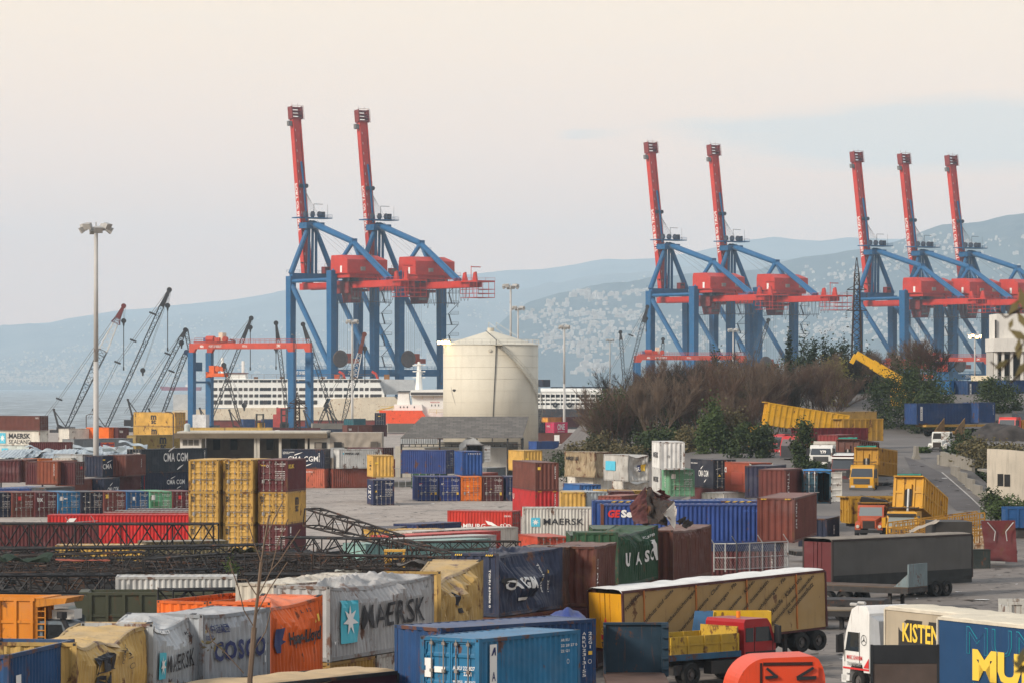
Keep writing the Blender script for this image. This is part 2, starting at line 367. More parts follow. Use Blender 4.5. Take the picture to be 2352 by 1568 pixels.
for nm, sk, D0, D1, u0, u1, seed, nu, nv in (('far_hill', SKA, 12000, 17000, -450, 2800, 1.3, 220, 26), ('middle_hill', SKB, 11500, 14000, -450, 2800, 4.1, 220, 30), ('near_hill', SKC, 8200, 10300, 1000, 2800, 7.7, 240, 60)):
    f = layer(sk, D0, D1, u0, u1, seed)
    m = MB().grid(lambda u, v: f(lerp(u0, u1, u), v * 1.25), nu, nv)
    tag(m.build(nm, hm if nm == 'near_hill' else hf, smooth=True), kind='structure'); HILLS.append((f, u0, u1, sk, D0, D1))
# houses on the hillsides: the largest as single things, the far rest as one mass
bmat, bnt, bb = newmat('pale render house'); L = bnt.links.new
oi = nd(bnt, 'ShaderNodeObjectInfo'); br = nd(bnt, 'ShaderNodeTexBrick', inp={'Color1': (0.10, 0.10, 0.11, 1), 'Color2': (0.22, 0.20, 0.19, 1), 'Mortar': (0.62, 0.55, 0.47, 1), 'Scale': 0.30, 'Mortar Size': 0.055, 'Brick Width': 1.2, 'Row Height': 0.9, 'Bias': 0.0})
tcb = nd(bnt, 'ShaderNodeTexCoord'); spb = nd(bnt, 'ShaderNodeSeparateXYZ'); L(tcb.outputs['Object'], spb.inputs[0]); cmb = nd(bnt, 'ShaderNodeCombineXYZ')
adx = nd(bnt, 'ShaderNodeMath', operation='ADD'); L(spb.outputs[0], adx.inputs[0]); L(spb.outputs[1], adx.inputs[1]); L(adx.outputs[0], cmb.inputs[0]); L(spb.outputs[2], cmb.inputs[1]); L(cmb.outputs[0], br.inputs['Vector'])
tone = mixc(bnt, oi.outputs['Random'], (0.42, 0.35, 0.29), (0.58, 0.53, 0.47))
L(mixc(bnt, 1.0, br.outputs[0], tone, 'MULTIPLY'), bb.inputs['Base Color']); bb.inputs['Roughness'].default_value = 0.9
L(mixc(bnt, 0.32, tone, br.outputs[0]), bb.inputs['Base Color'])
def house_mb(mb, w, d, h, rng):
    mb.box(-w / 2, w / 2, -d / 2, d / 2, -6, h)
    k = rng.random()
    if k < 0.6: mb.box(-w * 0.3, w * 0.05, -d * 0.2, d * 0.3, h, h + 3)
    if k < 0.3: mb.box(-w / 2 - w * 0.35, -w / 2 - 0.05, -d * 0.4, d * 0.35, -6, h * 0.7)
    elif k > 0.75: mb.box(w / 2 + 0.05, w / 2 + w * 0.4, -d * 0.45, d * 0.3, -6, h * 0.6)
    n = int(h / 3.2)
    for i in range(1, n): mb.box(-w * 0.46, w * 0.46, -d / 2 - 1.0, -d / 2 - 0.02, i * 3.2 - 0.2, i * 3.2 + 0.5)
rng = random.Random(11)
HP = []
def clump(li, U0, V0, su, sv, n, big=1.0):
    f = HILLS[li][0]
    for _ in range(int(n * 3.0)):
        U = rng.gauss(U0, su); Vt = rng.gauss(V0, sv)
        best = None
        for k in range(1, 60):
            p = f(U, k / 60); V = VH - (p.z - EYE) * F / p.y
            if V <= Vt: best = p; break
        if best is None: continue
        HP.append((best, (big if li == 2 else big * .6) * rng.uniform(0.2, 0.45), li))
for a in ((2, 1345, 680, 22, 6, 12, 1.7), (2, 1378, 690, 18, 6, 9, 1.6), (2, 1462, 675, 14, 5, 6, 1.4), (2, 1268, 705, 8, 5, 6, 1.3), (2, 1300, 700, 4, 3, 2, 1.4), (2, 1275, 725, 14, 5, 10, 1.3), (2, 1360, 725, 40, 5, 26, 1.2), (2, 1215, 730, 12, 5, 9, 1.2), (2, 1450, 725, 30, 8, 20, 1.1), (2, 1375, 745, 16, 8, 12, 1.4), (2, 1300, 745, 30, 7, 16, 1.0), (2, 1420, 765, 50, 12, 30, 1.1),
          (2, 1290, 770, 36, 8, 26, 1.1), (2, 1350, 800, 45, 12, 34, 1.2), (2, 1260, 795, 20, 8, 14, 1.1), (2, 1360, 850, 14, 12, 10, 1.7), (2, 1385, 848, 10, 6, 4, 1.6), (2, 1330, 855, 6, 4, 2, 1.4), (2, 1530, 760, 40, 16, 26, 1.1), (2, 1620, 770, 50, 18, 30, 1.1), (2, 1720, 780, 50, 14, 26, 1.1), (2, 1870, 760, 70, 16, 40, 1.1), (2, 1960, 740, 50, 16, 26, 1.0), (2, 1935, 640, 40, 10, 18, 1.1), (2, 2060, 600, 70, 14, 26, 1.0), (2, 2200, 560, 70, 12, 24, 1.0), (2, 2240, 620, 80, 18, 26, 1.0), (2, 2120, 760, 90, 20, 44, 1.2), (2, 2000, 690, 90, 20, 20, 0.9), (2, 1860, 690, 40, 15, 12, 1.0),
          (1, 80, 845, 70, 14, 60, 1.6), (1, 230, 850, 80, 14, 70, 1.6), (1, 380, 848, 60, 14, 60, 1.7), (1, 120, 800, 60, 10, 26, 1.4), (1, 300, 800, 60, 10, 36, 1.5), (1, 60, 870, 60, 8, 50, 1.8), (1, 200, 874, 90, 7, 70, 1.8), (1, 380, 872, 60, 7, 50, 1.9), (1, 560, 850, 60, 16, 40, 1.6), (1, 730, 830, 60, 20, 40, 1.7), (1, 700, 765, 60, 12, 16, 1.4), (1, 820, 845, 60, 12, 40, 2.0), (1, 960, 830, 60, 12, 60, 2.2), (1, 880, 815, 60, 8, 40, 1.8), (1, 1040, 850, 50, 14, 30, 1.8), (1, 930, 745, 90, 16, 24, 1.5), (1, 480, 775, 60, 10, 14, 1.4), (1, 1140, 720, 60, 20, 12, 1.3), (0, 430, 745, 80, 14, 26, 1.3), (0, 250, 765, 80, 12, 22, 1.3), (1, 1500, 655, 60, 12, 20, 1.2)):
    clump(*a)
protos = []
for k in range(8):
    mb = MB(); house_mb(mb, rng.uniform(13, 26), rng.uniform(11, 17), rng.choice((8, 11, 13, 17, 20, 26)), rng); protos.append(mb)
HP.sort(key=lambda t: -t[1] / t[0].y)
meshes = [p.mesh('hillside_house') for p in protos]
stuff = MB()
for i, (p, sc, li) in enumerate(HP):
    k = rng.randrange(8); rz = rng.uniform(-0.3, 0.3)
    if i < 290:
        o = inst('hillside_house', meshes[k], bmat, None, p, rz); o.scale = (sc, sc, sc * rng.uniform(0.8, 1.1))
        tag(o, 'small pale apartment house on the hazy hillside across the bay', 'house', 'pale houses scattered over the hazy hillsides')
    else:
        M = Matrix.Translation(p) @ Matrix.Rotation(rz, 4, 'Z') @ Matrix.Scale(sc, 4)
        stuff.add([M @ Vector(v) for v in protos[k].v], protos[k].f)
tag(stuff.build('distant_town', bmat), 'far mass of pale town buildings along the hazy coast and slopes', 'town', None, 'stuff')
# ================================================================ shipping containers
CW = 2.44
def cmat(col, rust=0.12, dust=0.35):
    k = 'container paint %.3f %.3f %.3f %.2f %.2f' % (*col, rust, dust)
    return pm(k, col, 0.62, 0.2, rust, 0.8, 0, dust, 0.35)
def corr(x0, x1, per, dep):
    """trapezoid corrugation along one axis: list of (pos, inset)"""
    n = max(1, round((x1 - x0) / per)); p = (x1 - x0) / n; q = []
    for k in range(n):
        a = x0 + k * p; q += [(a, 0), (a + p * 0.26, 0), (a + p * 0.5, dep), (a + p * 0.76, dep)]
    q.append((x1, 0)); return q
_BODY = {}
def body_mb(L, H, end, roof=True, rows=1, inner=False):
    m = MB(); W = CW; t = 0.16; z0, z1 = 0.17, H - 0.12
    for sy in (1, -1):                                   # long sides
        q = corr(-L / 2 + t, L / 2 - t, 0.29 if L < 9 else 0.30, 0.06); n = len(q)
        vs = []
        for r in range(rows + 1):
            z = z0 + (z1 - z0) * r / rows; vs += [(x, sy * (W / 2 - 0.015 - d), z) for x, d in q]
        fs = [(r * n + i, r * n + i + 1, (r + 1) * n + i + 1, (r + 1) * n + i) for r in range(rows) for i in range(n - 1)]
        if sy > 0: fs = [f[::-1] for f in fs]
        m.add(vs, fs)
    for sx in (1, -1):                                   # ends
        if sx > 0 and end in ('door', 'open', 'open0'): continue
        q = corr(-W / 2 + t, W / 2 - t, 0.42, 0.06); n = len(q); vs = []
        for r in range(rows + 1):
            z = z0 + (z1 - z0) * r / rows; vs += [(sx * (L / 2 - 0.02 - d), y, z) for y, d in q]
        fs = [(r * n + i, r * n + i + 1, (r + 1) * n + i + 1, (r + 1) * n + i) for r in range(rows) for i in range(n - 1)]
        if sx < 0: fs = [f[::-1] for f in fs]
        m.add(vs, fs)
    if roof:
        q = corr(-L / 2 + 0.1, L / 2 - 0.1, 0.42, 0.025); n = len(q); rr = max(1, rows); vs = []
        for r in range(rr + 1):
            y = -W / 2 + 0.06 + (W - 0.12) * r / rr; vs += [(x, y, H - 0.012 - d) for x, d in q]
        m.add(vs, [(r * n + i, r * n + i + 1, (r + 1) * n + i + 1, (r + 1) * n + i) for r in range(rr) for i in range(n - 1)])
    m.add([(-L / 2 + .05, -W / 2 + .05, .15), (L / 2 - .05, -W / 2 + .05, .15), (L / 2 - .05, W / 2 - .05, .15), (-L / 2 + .05, W / 2 - .05, .15)], [(0, 1, 2, 3)])
    nseg = 1 if rows == 1 else 16
    for sy in (1, -1):                                   # rails, posts, castings
        y0, y1 = sorted((sy * W / 2, sy * (W / 2 - 0.09)))
        for k in range(nseg):
            a = -L / 2 + t + (L - 2 * t) * k / nseg; b = -L / 2 + t + (L - 2 * t) * (k + 1) / nseg
            m.box(a, b, y0, y1, H - 0.12, H, 1); m.box(a, b, y0, y1, 0.02, 0.17, 1)
        for sx in (1, -1):
            x0, x1 = sorted((sx * L / 2, sx * (L / 2 - t)))
            y0p, y1p = sorted((sy * W / 2, sy * (W / 2 - t)))
            for k in range(rows): m.box(x0, x1, y0p, y1p, lerp(0.0, H, k / rows), lerp(0.0, H, (k + 1) / rows), 1)
            m.box(min(x0, x0 - 0.0), x1, y0p, y1p, H, H + 0.012, 2)
    for sx in (1, -1):
        x0, x1 = sorted((sx * (L / 2 - 0.002), sx * (L / 2 - 0.12)))
        ns = 1 if rows == 1 else 6
        for k in range(ns):
            a = lerp(-W / 2 + t, W / 2 - t, k / ns); b = lerp(-W / 2 + t, W / 2 - t, (k + 1) / ns)
            m.box(x0, x1, a, b, H - 0.12, H - 0.001, 1); m.box(x0, x1, a, b, 0.02, 0.17, 1)
    for sx in (1, -1):                                   # casting holes
        for sy in (1, -1):
            for z in (0.06, H - 0.06):
                m.add([(sx * (L / 2 + .004), sy * (W / 2 - .03), z - .04), (sx * (L / 2 + .004), sy * (W / 2 - .12), z - .04), (sx * (L / 2 + .004), sy * (W / 2 - .12), z + .04), (sx * (L / 2 + .004), sy * (W / 2 - .03), z + .04)], [(0, 1, 2, 3)], 2)
    return m
_DOOR = {}
def door_mesh(H):
    if ('d', H) in _DOOR: return _DOOR['d', H]
    m = MB(); w = 1.05; z0, z1 = 0.18, H - 0.13; prof = [(z0, 0.0)]; n = 5
    for k in range(n):
        a = z0 + (z1 - z0) * (k + 0.10) / n; b = z0 + (z1 - z0) * (k + 0.92) / n
        prof += [(a, 0), (a + 0.05, -0.04), (b - 0.05, -0.04), (b, 0)]
    prof.append((z1, 0)); vs = []
    for z, d in prof: vs += [(d, 0.06, z), (d, w - 0.06, z)]
    m.add(vs, [(2 * i, 2 * i + 1, 2 * i + 3, 2 * i + 2) for i in range(len(prof) - 1)])
    m.box(-0.05, 0.012, 0, 0.06, z0, z1); m.box(-0.05, 0.012, w - 0.06, w, z0, z1); m.box(-0.05, 0.012, 0.06, w - 0.06, z0 - 0.0, z0 + 0.05); m.box(-0.05, 0.012, 0.06, w - 0.06, z1 - 0.05, z1)
    for k in range(4): m.box(0.0, 0.05, -0.06, 0.05, z0 + 0.25 + k * (z1 - z0) / 4.3, z0 + 0.40 + k * (z1 - z0) / 4.3, 1)
    _DOOR['d', H] = m.mesh('door'); return _DOOR['d', H]
def bar_mesh(H):
    if ('b', H) in _DOOR: return _DOOR['b', H]
    m = MB(); m.tube((0.06, 0, 0.10), (0.06, 0, H - 0.06), 0.024, 5)
    for z in (0.12, 0.75, 1.5, H - 0.2): m.box(0.0, 0.09, -0.06, 0.06, z - 0.05, z + 0.05)
    m.box(0.07, 0.10, -0.02, 0.42, 0.98, 1.03)
    _DOOR['b', H] = m.mesh('locking_bar'); return _DOOR['b', H]
BARM = pm('door bar steel', (0.26, 0.24, 0.22), 0.5, 0.2, 0.15)
def dent(L, H, seed, amp=0.30, sag=0.35, lean=0.45, roof=0.35, v0=0.72, shear=0.0):
    def f(x, y, z):
        u = min(1, max(0, (L / 2 - x) / L)); v = z / H; e = max(0.0, math.sin(math.pi * u)) ** 0.7
        n = mnoise.noise((x * 0.75 + seed * 3.1, z * 0.9, seed)); n2 = mnoise.noise((x * 2.6 + seed, z * 0.7, seed + 5.5))
        n = 0.55 * n + 0.75 * (0.30 - abs(mnoise.noise((x * 0.9 + seed * 1.7, z * 0.8, seed + 8))) * 1.5)
        saw = abs(mnoise.noise((x * 2.3 + seed * 2, 0.5, seed))) * 0.22 + 0.10 * mnoise.noise((x * 0.7, 1.5, seed))
        yy = y; s = (y / CW + 0.5)
        if v > 0.02:
            push = amp * e * max(0, math.sin(math.pi * min(1, v * 1.02))) ** 0.8 * (0.35 + 0.9 * n + 0.35 * n2)
            c = v0 + saw
            if v > c: push += lean * e * (v - c) / max(0.05, 1 - c) + 0.10 * e
            yy = y - push * (s if y > -CW / 2 + 0.3 else 0.15)
        zz = z - sag * e * v * v * (0.75 + 0.5 * mnoise.noise((x * 0.5 + seed, 0, 9.0)))
        if v > 0.94: zz += roof * math.sin(math.pi * s) * e * (0.7 - 2.2 * abs(mnoise.noise((x * 0.6 + seed, y * 0.9, 3.0)))) + 0.05 * math.sin(x * 9 + y * 2) * math.sin(math.pi * s) * e
        xx = x + 0.10 * e * v * mnoise.noise((x * 0.9, z, seed + 2)) - shear * v * H
        return (xx, yy, zz)
    return f
def dentend(L, H, seed, amp=0.5, sag=0.5):
    def f(x, y, z):
        v = z / H; s = y / CW + 0.5; e = math.sin(math.pi * min(1, max(0, s))) ** 0.7; k = ss(-L * 0.1, L / 2, x)
        n = mnoise.noise((y * 1.2 + seed, z * 1.1, seed)); n2 = mnoise.noise((x * 1.5 + seed, z * 0.6, y))
        xx = x - k * amp * e * math.sin(math.pi * min(1, v)) * (0.5 + 1.2 * n)
        zz = z - k * sag * v * e * (0.8 + 0.6 * mnoise.noise((s * 2.2, x * 0.4, seed)))
        yy = y + 0.14 * n2 * math.sin(math.pi * min(1, v)) * (1 if abs(y) > 1 else 0.3)
        return (xx, yy, zz)
    return f
def wrinkle(L, H, seed, amp=0.16):
    def f(x, y, z):
        v = z / H; e = math.sin(math.pi * min(1, max(0, v)))
        n = mnoise.noise((x * 2.4 + 1.2 * mnoise.noise((x * .3, z, seed)), z * 0.5, seed)) + 0.5 * mnoise.noise((x * 6, z * 0.8, seed))
        return (x + 0.12 * e * mnoise.noise((x, z * 1.3, seed + 3)), y + (amp * n * e - 0.08 * e) * (1 if y > 0 else -1) + 0.0, z - 0.10 * v * abs(mnoise.noise((x * 0.8, y, seed))))
    return f
CGROUP = 'shipping containers in the yard'
def solve(Cw, side, U, which, L):
    best = None
    for i in range(1, 1790):
        be = R(i * 0.05) if side == 'L' else R(180 - i * 0.05)
        if which == 's': d = Vector((math.cos(be), math.sin(be))) * L
        else:
            a = be + R(90) if side == 'L' else be - R(90); d = Vector((math.cos(a), math.sin(a))) * CW
        p = (Cw.x + d.x, Cw.y + d.y); e = abs(CU + F * p[0] / p[1] - U)
        if best is None or e < best[0]: best = (e, be)
    return best[1]
def pose(U, V, zt, side, ue, us, b, L, H, far, D):
    if D is None: D = DZ(V, zt)
    if V is None: V = VH + (EYE - zt) * F / D
    Cw = P(U, V, D)
    if far:
        Fp = P(far[0], far[1], DZ(far[1], zt)); d = Fp - Cw; d.z = 0; L = d.length; be = math.atan2(d.y, d.x)
    elif b is not None: be = R(b) if side == 'L' else R(180 - b)
    elif us is not None: be = solve(Cw, side, us, 's', L)
    else: be = solve(Cw, side, ue, 'e', L)
    L = round(L, 2); phi = be + math.pi
    xh = Vector((math.cos(phi), math.sin(phi), 0)); yh = Vector((-xh.y, xh.x, 0)); sg = 1 if side == 'L' else -1
    ctr = Cw - xh * (L / 2) - yh * (sg * CW / 2); base = zt - H
    return L, phi, ctr, base, sg
def put_marks(root, marks, L, H, sg, end='rib', fn=None):
    def frame(f):
        if f == 'e': return Vector((L / 2, -CW / 2, 0)), Vector((0, 1, 0)), CW, Vector((1, 0, 0))
        if f == 'r': return Vector((L / 2, CW / 2 * sg, H)), Vector((-1, 0, 0)), L, Vector((0, 0, 1))
        if sg > 0: return Vector((L / 2, CW / 2, 0)), Vector((-1, 0, 0)), L, Vector((0, 1, 0))
        return Vector((-L / 2, -CW / 2, 0)), Vector((1, 0, 0)), L, Vector((0, -1, 0))
    for mk in marks:
        f, kind, arg, u, v, w, h, mat = mk[:8]; opt = mk[8] if len(mk) > 8 else {}
        o, ux, FW, n = frame(f); vs, fs = mark_geo(kind, arg, opt)
        off = opt.get('off', 0.03 if f == 'e' and end == 'door' else 0.012) + (0.06 if f == 'e' and end == 'door' and opt.get('top') else 0)
        if fn: vs, fs = slice_geo([((u + x * w) * FW, (v + y * h) * H) for x, y in vs], fs, 0.16, 0.16)
        else: vs = [((u + x * w) * FW, (v + y * h) * H) for x, y in vs]
        if f == 'e' and end == 'door': off = off - 0.055 + opt.get('off', 0)
        pts = []
        for x, y in vs:
            p = o + ux * x + Vector((0, 0, 1)) * y
            if fn:
                q = fn(p.x, p.y if sg > 0 else -p.y, p.z); p = Vector((q[0], q[1] if sg > 0 else -q[1], q[2])) + n * (0.055 + (0.045 if kind == 'S' or off > .02 else 0))
            else: p = p + n * off
            pts.append(p)
        nm = {'R': 'panel', 'S': 'star', 'P': 'emblem', 'O': 'ring', 'SW': 'swoosh'}.get(kind, 'lettering')
        MB().add(pts, fs).build(opt.get('nm', nm), mat, root)
def cont(label, col, U, V, zt, side='L', ue=None, us=None, b=None, L=6.06, H=2.59, end='door', marks=(), rust=0.12, dmg=None, far=None, D=None, lod=2, endcol=None, roofless=False, dust=0.35, basez=None, tilt=0.0):
    """one container from its near top corner in the survey; side says on which hand the end face lies"""
    L, phi, ctr, base, sg = pose(U, V, zt, side, ue, us, b, L, H, far, D)
    root = thing('shipping_container', label, 'container', (ctr.x, ctr.y, base), phi, CGROUP)
    m0 = cmat(col, rust, dust); m1 = cmat(tuple(c * 0.8 for c in col), min(0.6, rust + 0.28), dust)
    fn = dmg(L, H) if dmg else None
    if fn:
        mb = body_mb(L, H, end, not roofless, 14); 
        if side == 'R' : mb.warp(lambda x, y, z: (lambda q: (q[0], -q[1], q[2]))(fn(x, -y, z)))
        else: mb.warp(fn)
        me = mb.mesh('body')
    else:
        k = (L, H, end, roofless)
        if k not in _BODY: _BODY[k] = body_mb(L, H, end, not roofless).mesh('body')
        me = _BODY[k]
    inst('body', me, [m0, m1, BLACK], root)
    mE = cmat(endcol, rust, dust) if endcol else m0
    if end == 'door':
        for k in (0, 1):
            dm = inst('door', door_mesh(H), [mE, m1], root, (L / 2 - 0.07, -CW / 2 + 0.16 if k == 0 else CW / 2 - 0.16, 0))
            if k: dm.scale = (1, -1, 1)
            if lod >= 1:
                for yb in ((0.30, 0.80) if lod >= 2 else (0.55,)):
                    inst('locking_bar', bar_mesh(H), BARM, dm, (0.0, yb, 0))
    if end == 'open':
        dm = inst('door', door_mesh(H), [mE, m1], root, (L / 2 - 0.03, CW / 2 - 0.06, 0), R(55)); dm.scale = (1, -1, 1); dm.rotation_euler = (0, 0, R(12))
        dm.scale = (1, 1, 1)
        fl = MB().box(-L / 2 + 0.1, L / 2 - 0.1, -1.15, 1.15, 0.16, 0.19).build('floor', pm('container plywood', (0.09, 0.06, 0.04), 0.9), root)
    put_marks(root, marks, L, H, sg, end, fn)
    if tilt: root.rotation_euler = (tilt, 0, phi)
    return root
# colours -----------------------------------------------------------
BROWN = (0.155, 0.050, 0.033); MAROON = (0.115, 0.028, 0.030); OXIDE = (0.25, 0.075, 0.045); NAVY = (0.018, 0.026, 0.058); SLATE = (0.030, 0.040, 0.055)
YEL = (0.58, 0.375, 0.10); OLIVE = (0.30, 0.225, 0.075); RED = (0.52, 0.030, 0.028); ORANGE = (0.78, 0.19, 0.018); BLUE = (0.028, 0.085, 0.26); SKYB = (0.028, 0.20, 0.38)
WHT = (0.60, 0.57, 0.50); GREY = (0.24, 0.26, 0.27); PALE = (0.47, 0.47, 0.45); GREEN = (0.17, 0.42, 0.25); DGREEN = (0.030, 0.095, 0.045); PINK = (0.60, 0.025, 0.13); SALMON = (0.50, 0.155, 0.09); SILV = (0.33, 0.34, 0.34)
INK = flat('black lettering', (0.022, 0.022, 0.026), 0.6); INKB = flat('navy lettering', (0.02, 0.03, 0.11), 0.6); TXT = flat('white lettering', (0.70, 0.69, 0.66), 0.6); STARB = flat('pale blue panel', (0.08, 0.42, 0.56), 0.6)
TXR = flat('red lettering', (0.55, 0.03, 0.03), 0.6); TXY = flat('yellow lettering', (0.75, 0.50, 0.06), 0.6); TXO = flat('orange panel', (0.75, 0.13, 0.03), 0.6); HAZ = flat('hazard yellow', (0.70, 0.45, 0.05), 0.6); GREYT = flat('grey lettering', (0.28, 0.28, 0.27), 0.6)
def msc(f, u, v, w, h, mat=INK):
    return [(f, 'T', 'm', u + w * 0.05, v + h * 0.52, w * 0.9, h * 0.48, mat, {'bold': 0.035}), (f, 'R', 0, u, v + h * 0.485, w, h * 0.035, mat), (f, 'T', 'sc', u + w * 0.12, v, w * 0.76, h * 0.42, mat, {'bold': 0.035})]
def cma(f, u, v, w, h, mat=TXT):
    return [(f, 'T', 'CMA CGM', u, v, w, h, mat, {'bold': 0.012, 'sp': 1.08}), (f, 'SW', 0, u + w * 0.2, v + h * 1.15, w * 0.30, h * 0.62, mat), (f, 'SW', 0, u + w * 0.55, v - h * 0.95, w * 0.28, h * 0.6, mat)]
def star(f, u, v, w, h): return [(f, 'R', 0, u, v, w, h, STARB), (f, 'S', 0, u + w * 0.1, v + h * 0.12, w * 0.8, h * 0.76, TXT, {'off': 0.024})]
def doorset(num='TGHU 320951', mat=TXT, plac=True):
    q = [('e', 'T', num, 0.56, 0.845, 0.38, 0.04, mat), ('e', 'T', '22G1', 0.74, 0.79, 0.14, 0.035, mat)]
    for k in range(5): q.append(('e', 'T', ('MAX GROSS 30480', 'TARE 2200 KGS', 'NET 28280', 'CU CAP 33.2', '1172 CFT')[k], 0.58, 0.62 - k * 0.065, 0.33, 0.032, mat))
    if plac: q += [('e', 'R', 0, 0.13, 0.27, 0.09, 0.11, GREYT, {'nm': 'placard'}), ('e', 'P', [(0, 1), (1, 1), (0.5, 0)], 0.32, 0.34, 0.07, 0.05, TXT, {'nm': 'placard'})]
    return q
def hazard(f='e'):
    q = []
    for u0 in (0.10, 0.74):
        for k in range(4): q.append((f, 'P', [(0, 0), (0.6, 0), (1, 1), (0.4, 1)], u0 + k * 0.04, 0.962, 0.035, 0.026, HAZ, {'nm': 'hazard_stripe', 'off': 0.07 if f == 'e' else 0.012}))
    return q

# ---- left, beyond the shed
cont('brown forty foot container topmost of the stack at the left edge by the sea', BROWN, 91, 954.3, 8.3, 'R', ue=111, L=12.19, marks=[('s', 'T', 'TGHU 7120', .92, .8, .06, .1, TXT)])
cont('white container with black two-line lettering and star panel under a brown one', WHT, 91, 988.6, 5.66, 'R', ue=111, L=12.19, rust=.2, end='rib', marks=star('s', .255, .12, .115, .72) + [('s', 'T', 'MAERSK', .43, .46, .40, .36, INK, {'bold': .03}), ('s', 'T', 'SEALAND', .43, .10, .41, .28, INK, {'bold': .0})])
cont('white container lowest of the stack at the left edge', (.50, .55, .52), 91, None, 3.05, 'R', ue=111, L=12.19, D=614, end='rib', marks=[('s', 'R', 0, .30, .3, .12, .5, STARB)])
cont('maroon twenty foot container standing above the twisted tin roof', MAROON, 66.5, 1014.3, 5.5, 'L', b=2, marks=[('s', 'D', 'TEXU 4471', .86, .35, .025, .5, TXT), ('s', 'R', 0, .05, .35, .03, .25, TXT)])
cont('long grey container with an orange name panel behind the lamp mast', GREY, 170, 1007.5, 5.8, 'L', us=305, L=12.19, end='rib', marks=[('s', 'R', 0, .45, .49, .23, .29, TXO), ('s', 'T', 'Nedlloyd', .46, .53, .21, .22, INKB, {'off': .024, 'bold': .03}), ('s', 'R', 0, .42, .49, .03, .29, INKB), ('s', 'T', 'PONU 4471', .86, .84, .09, .08, TXT)])
cont('olive tan container with black block logo beside the long low building', OLIVE, 312.5, 998.8, 5.8, 'L', ue=291, L=12.19, end='rib', marks=msc('s', .38, .1, .12, .76) + [('s', 'D', 'MEDU 1417', .06, .3, .02, .5, INK)])
cont('yellow container with black block logo, topmost beside the blue gantry leg', YEL, 402.5, 946.3, 8.7, 'R', ue=426, L=12.19, marks=msc('s', .41, .17, .15, .62) + [('s', 'D', 'MEDU 8820', .04, .1, .02, .8, INK)])
cont('yellow container with rusty streaks directly under the topmost yellow one', YEL, 402.5, None, 6.1, 'R', ue=426, L=12.19, D=640, marks=msc('s', .43, .1, .14, .7), rust=.25)
cont('yellow container hidden at the bottom of the stack by the gantry leg', YEL, 402.5, None, 3.5, 'R', ue=426, L=12.19, D=640, end='rib')
cont('white long container in front of the sea below the lattice booms', WHT, 159, 983.8, 5.7, 'L', us=250, L=12.19, end='rib', marks=[('s', 'T', 'HLXU 3320', .08, .7, .09, .12, GREYT)])
cont('bright orange container end between a white and a maroon one', ORANGE, 250, 981, 5.9, 'R', ue=272, end='rib', rust=.03)
cont('maroon container with three white letters beside the orange container end', MAROON, 272, 981, 5.9, 'R', ue=296, end='rib', marks=[('e', 'T', 'tex', .1, .62, .35, .2, TXT, {'bold': .02})])
for U, lab in ((406, 'yellow container behind the flat building roof beside the water tank'), (516, 'yellow container behind the flat building roof below the forklift')):
    cont(lab, (.60, .42, .12), U, 981, 2.85, 'L', b=1, L=12.19, D=895, H=2.9, end='rib', rust=.2)
cont('maroon container behind the building roof with a white sign at its end', MAROON, 626, 981.5, 2.85, 'L', b=1, L=12.19, D=890, H=2.9, end='rib', marks=[('s', 'R', 0, .06, .3, .09, .5, TXT)])
cont('navy container low behind the building roof beside a maroon one', NAVY, 737, 984, 2.6, 'L', b=1, L=12.19, D=885, end='rib')
cont('maroon container with three white letters beyond the sagging canvas wall', BROWN, 798, 975, 5.1, 'L', b=29, D=754, end='rib', marks=[('s', 'T', 'tex', .05, .55, .12, .2, TXT, {'bold': .02}), ('s', 'R', 0, .42, .2, .012, .7, GREYT)])
cont('maroon container under the navy one near the slender lamp mast', MAROON, 854.5, 975, 5.1, 'L', us=889, D=757, end='rib')
cont('navy container on top of a maroon one near the slender lamp mast', NAVY, 860.5, 947.6, 7.7, 'R', ue=889, D=756, L=6.06, marks=[('e', 'R', 0, .3, .7, .2, .06, TXY)])
cont('small teal container beside the navy one in front of the rusty ship', (.03, .14, .17), 812, 961, 6.3, 'L', us=840, D=770, end='rib')
cont('brown container low beside the pale tank', BROWN, 953, 982.5, 3.85, 'L', b=1, L=12.19, D=800, end='rib')
cont('red brown container with a white emblem next to the pale tank', OXIDE, 982, 970.5, 5.05, 'L', b=1, L=12.19, D=796, end='rib', marks=[('s', 'R', 0, .22, .4, .05, .35, TXT), ('s', 'R', 0, .30, .4, .05, .35, TXT)])
cont('dark maroon container upper of those beside the pale tank and ship', MAROON, 993, 956, 6.45, 'L', b=1, L=12.19, D=806, end='rib', marks=[('s', 'R', 0, .08, .3, .01, .6, GREYT)])
# right of the tank
cont('orange brown container on top right of the pale tank', (.50, .21, .035), 1259.5, 957.5, 5.9, 'L', ue=1237, us=1301, D=850, L=6.06, endcol=(.75, .38, .03), rust=.1)
cont('maroon container behind the orange one right of the pale tank', MAROON, 1301, 955.8, 6.0, 'L', us=1337, D=852, L=6.06, end='rib')
cont('magenta pink container with big white letters right of the tank', PINK, 1273, 968.8, 5.05, 'L', ue=1253, us=1304, D=815, rust=.02, marks=[('s', 'T', 'ONE', .24, .3, .54, .55, TXT, {'bold': .02}), ('s', 'T', 'LINE SHIPPING', .24, .1, .54, .1, TXT), ('e', 'T', 'ONE', .12, .55, .36, .18, TXT)])
cont('navy container beside the magenta pink one', NAVY, 1233, 969, 5.05, 'R', ue=1252.5, D=815)
cont('red brown container under the magenta pink one behind barbed posts', BROWN, 1230, 993, 2.6, 'L', b=2, D=815, L=12.19, end='rib', marks=[('s', 'R', 0, .36, .1, .10, .7, TXT)])
cont('low blue container at the foot of the pale tank', BLUE, 1233, 1012.5, 2.59, 'L', us=1284, end='rib')
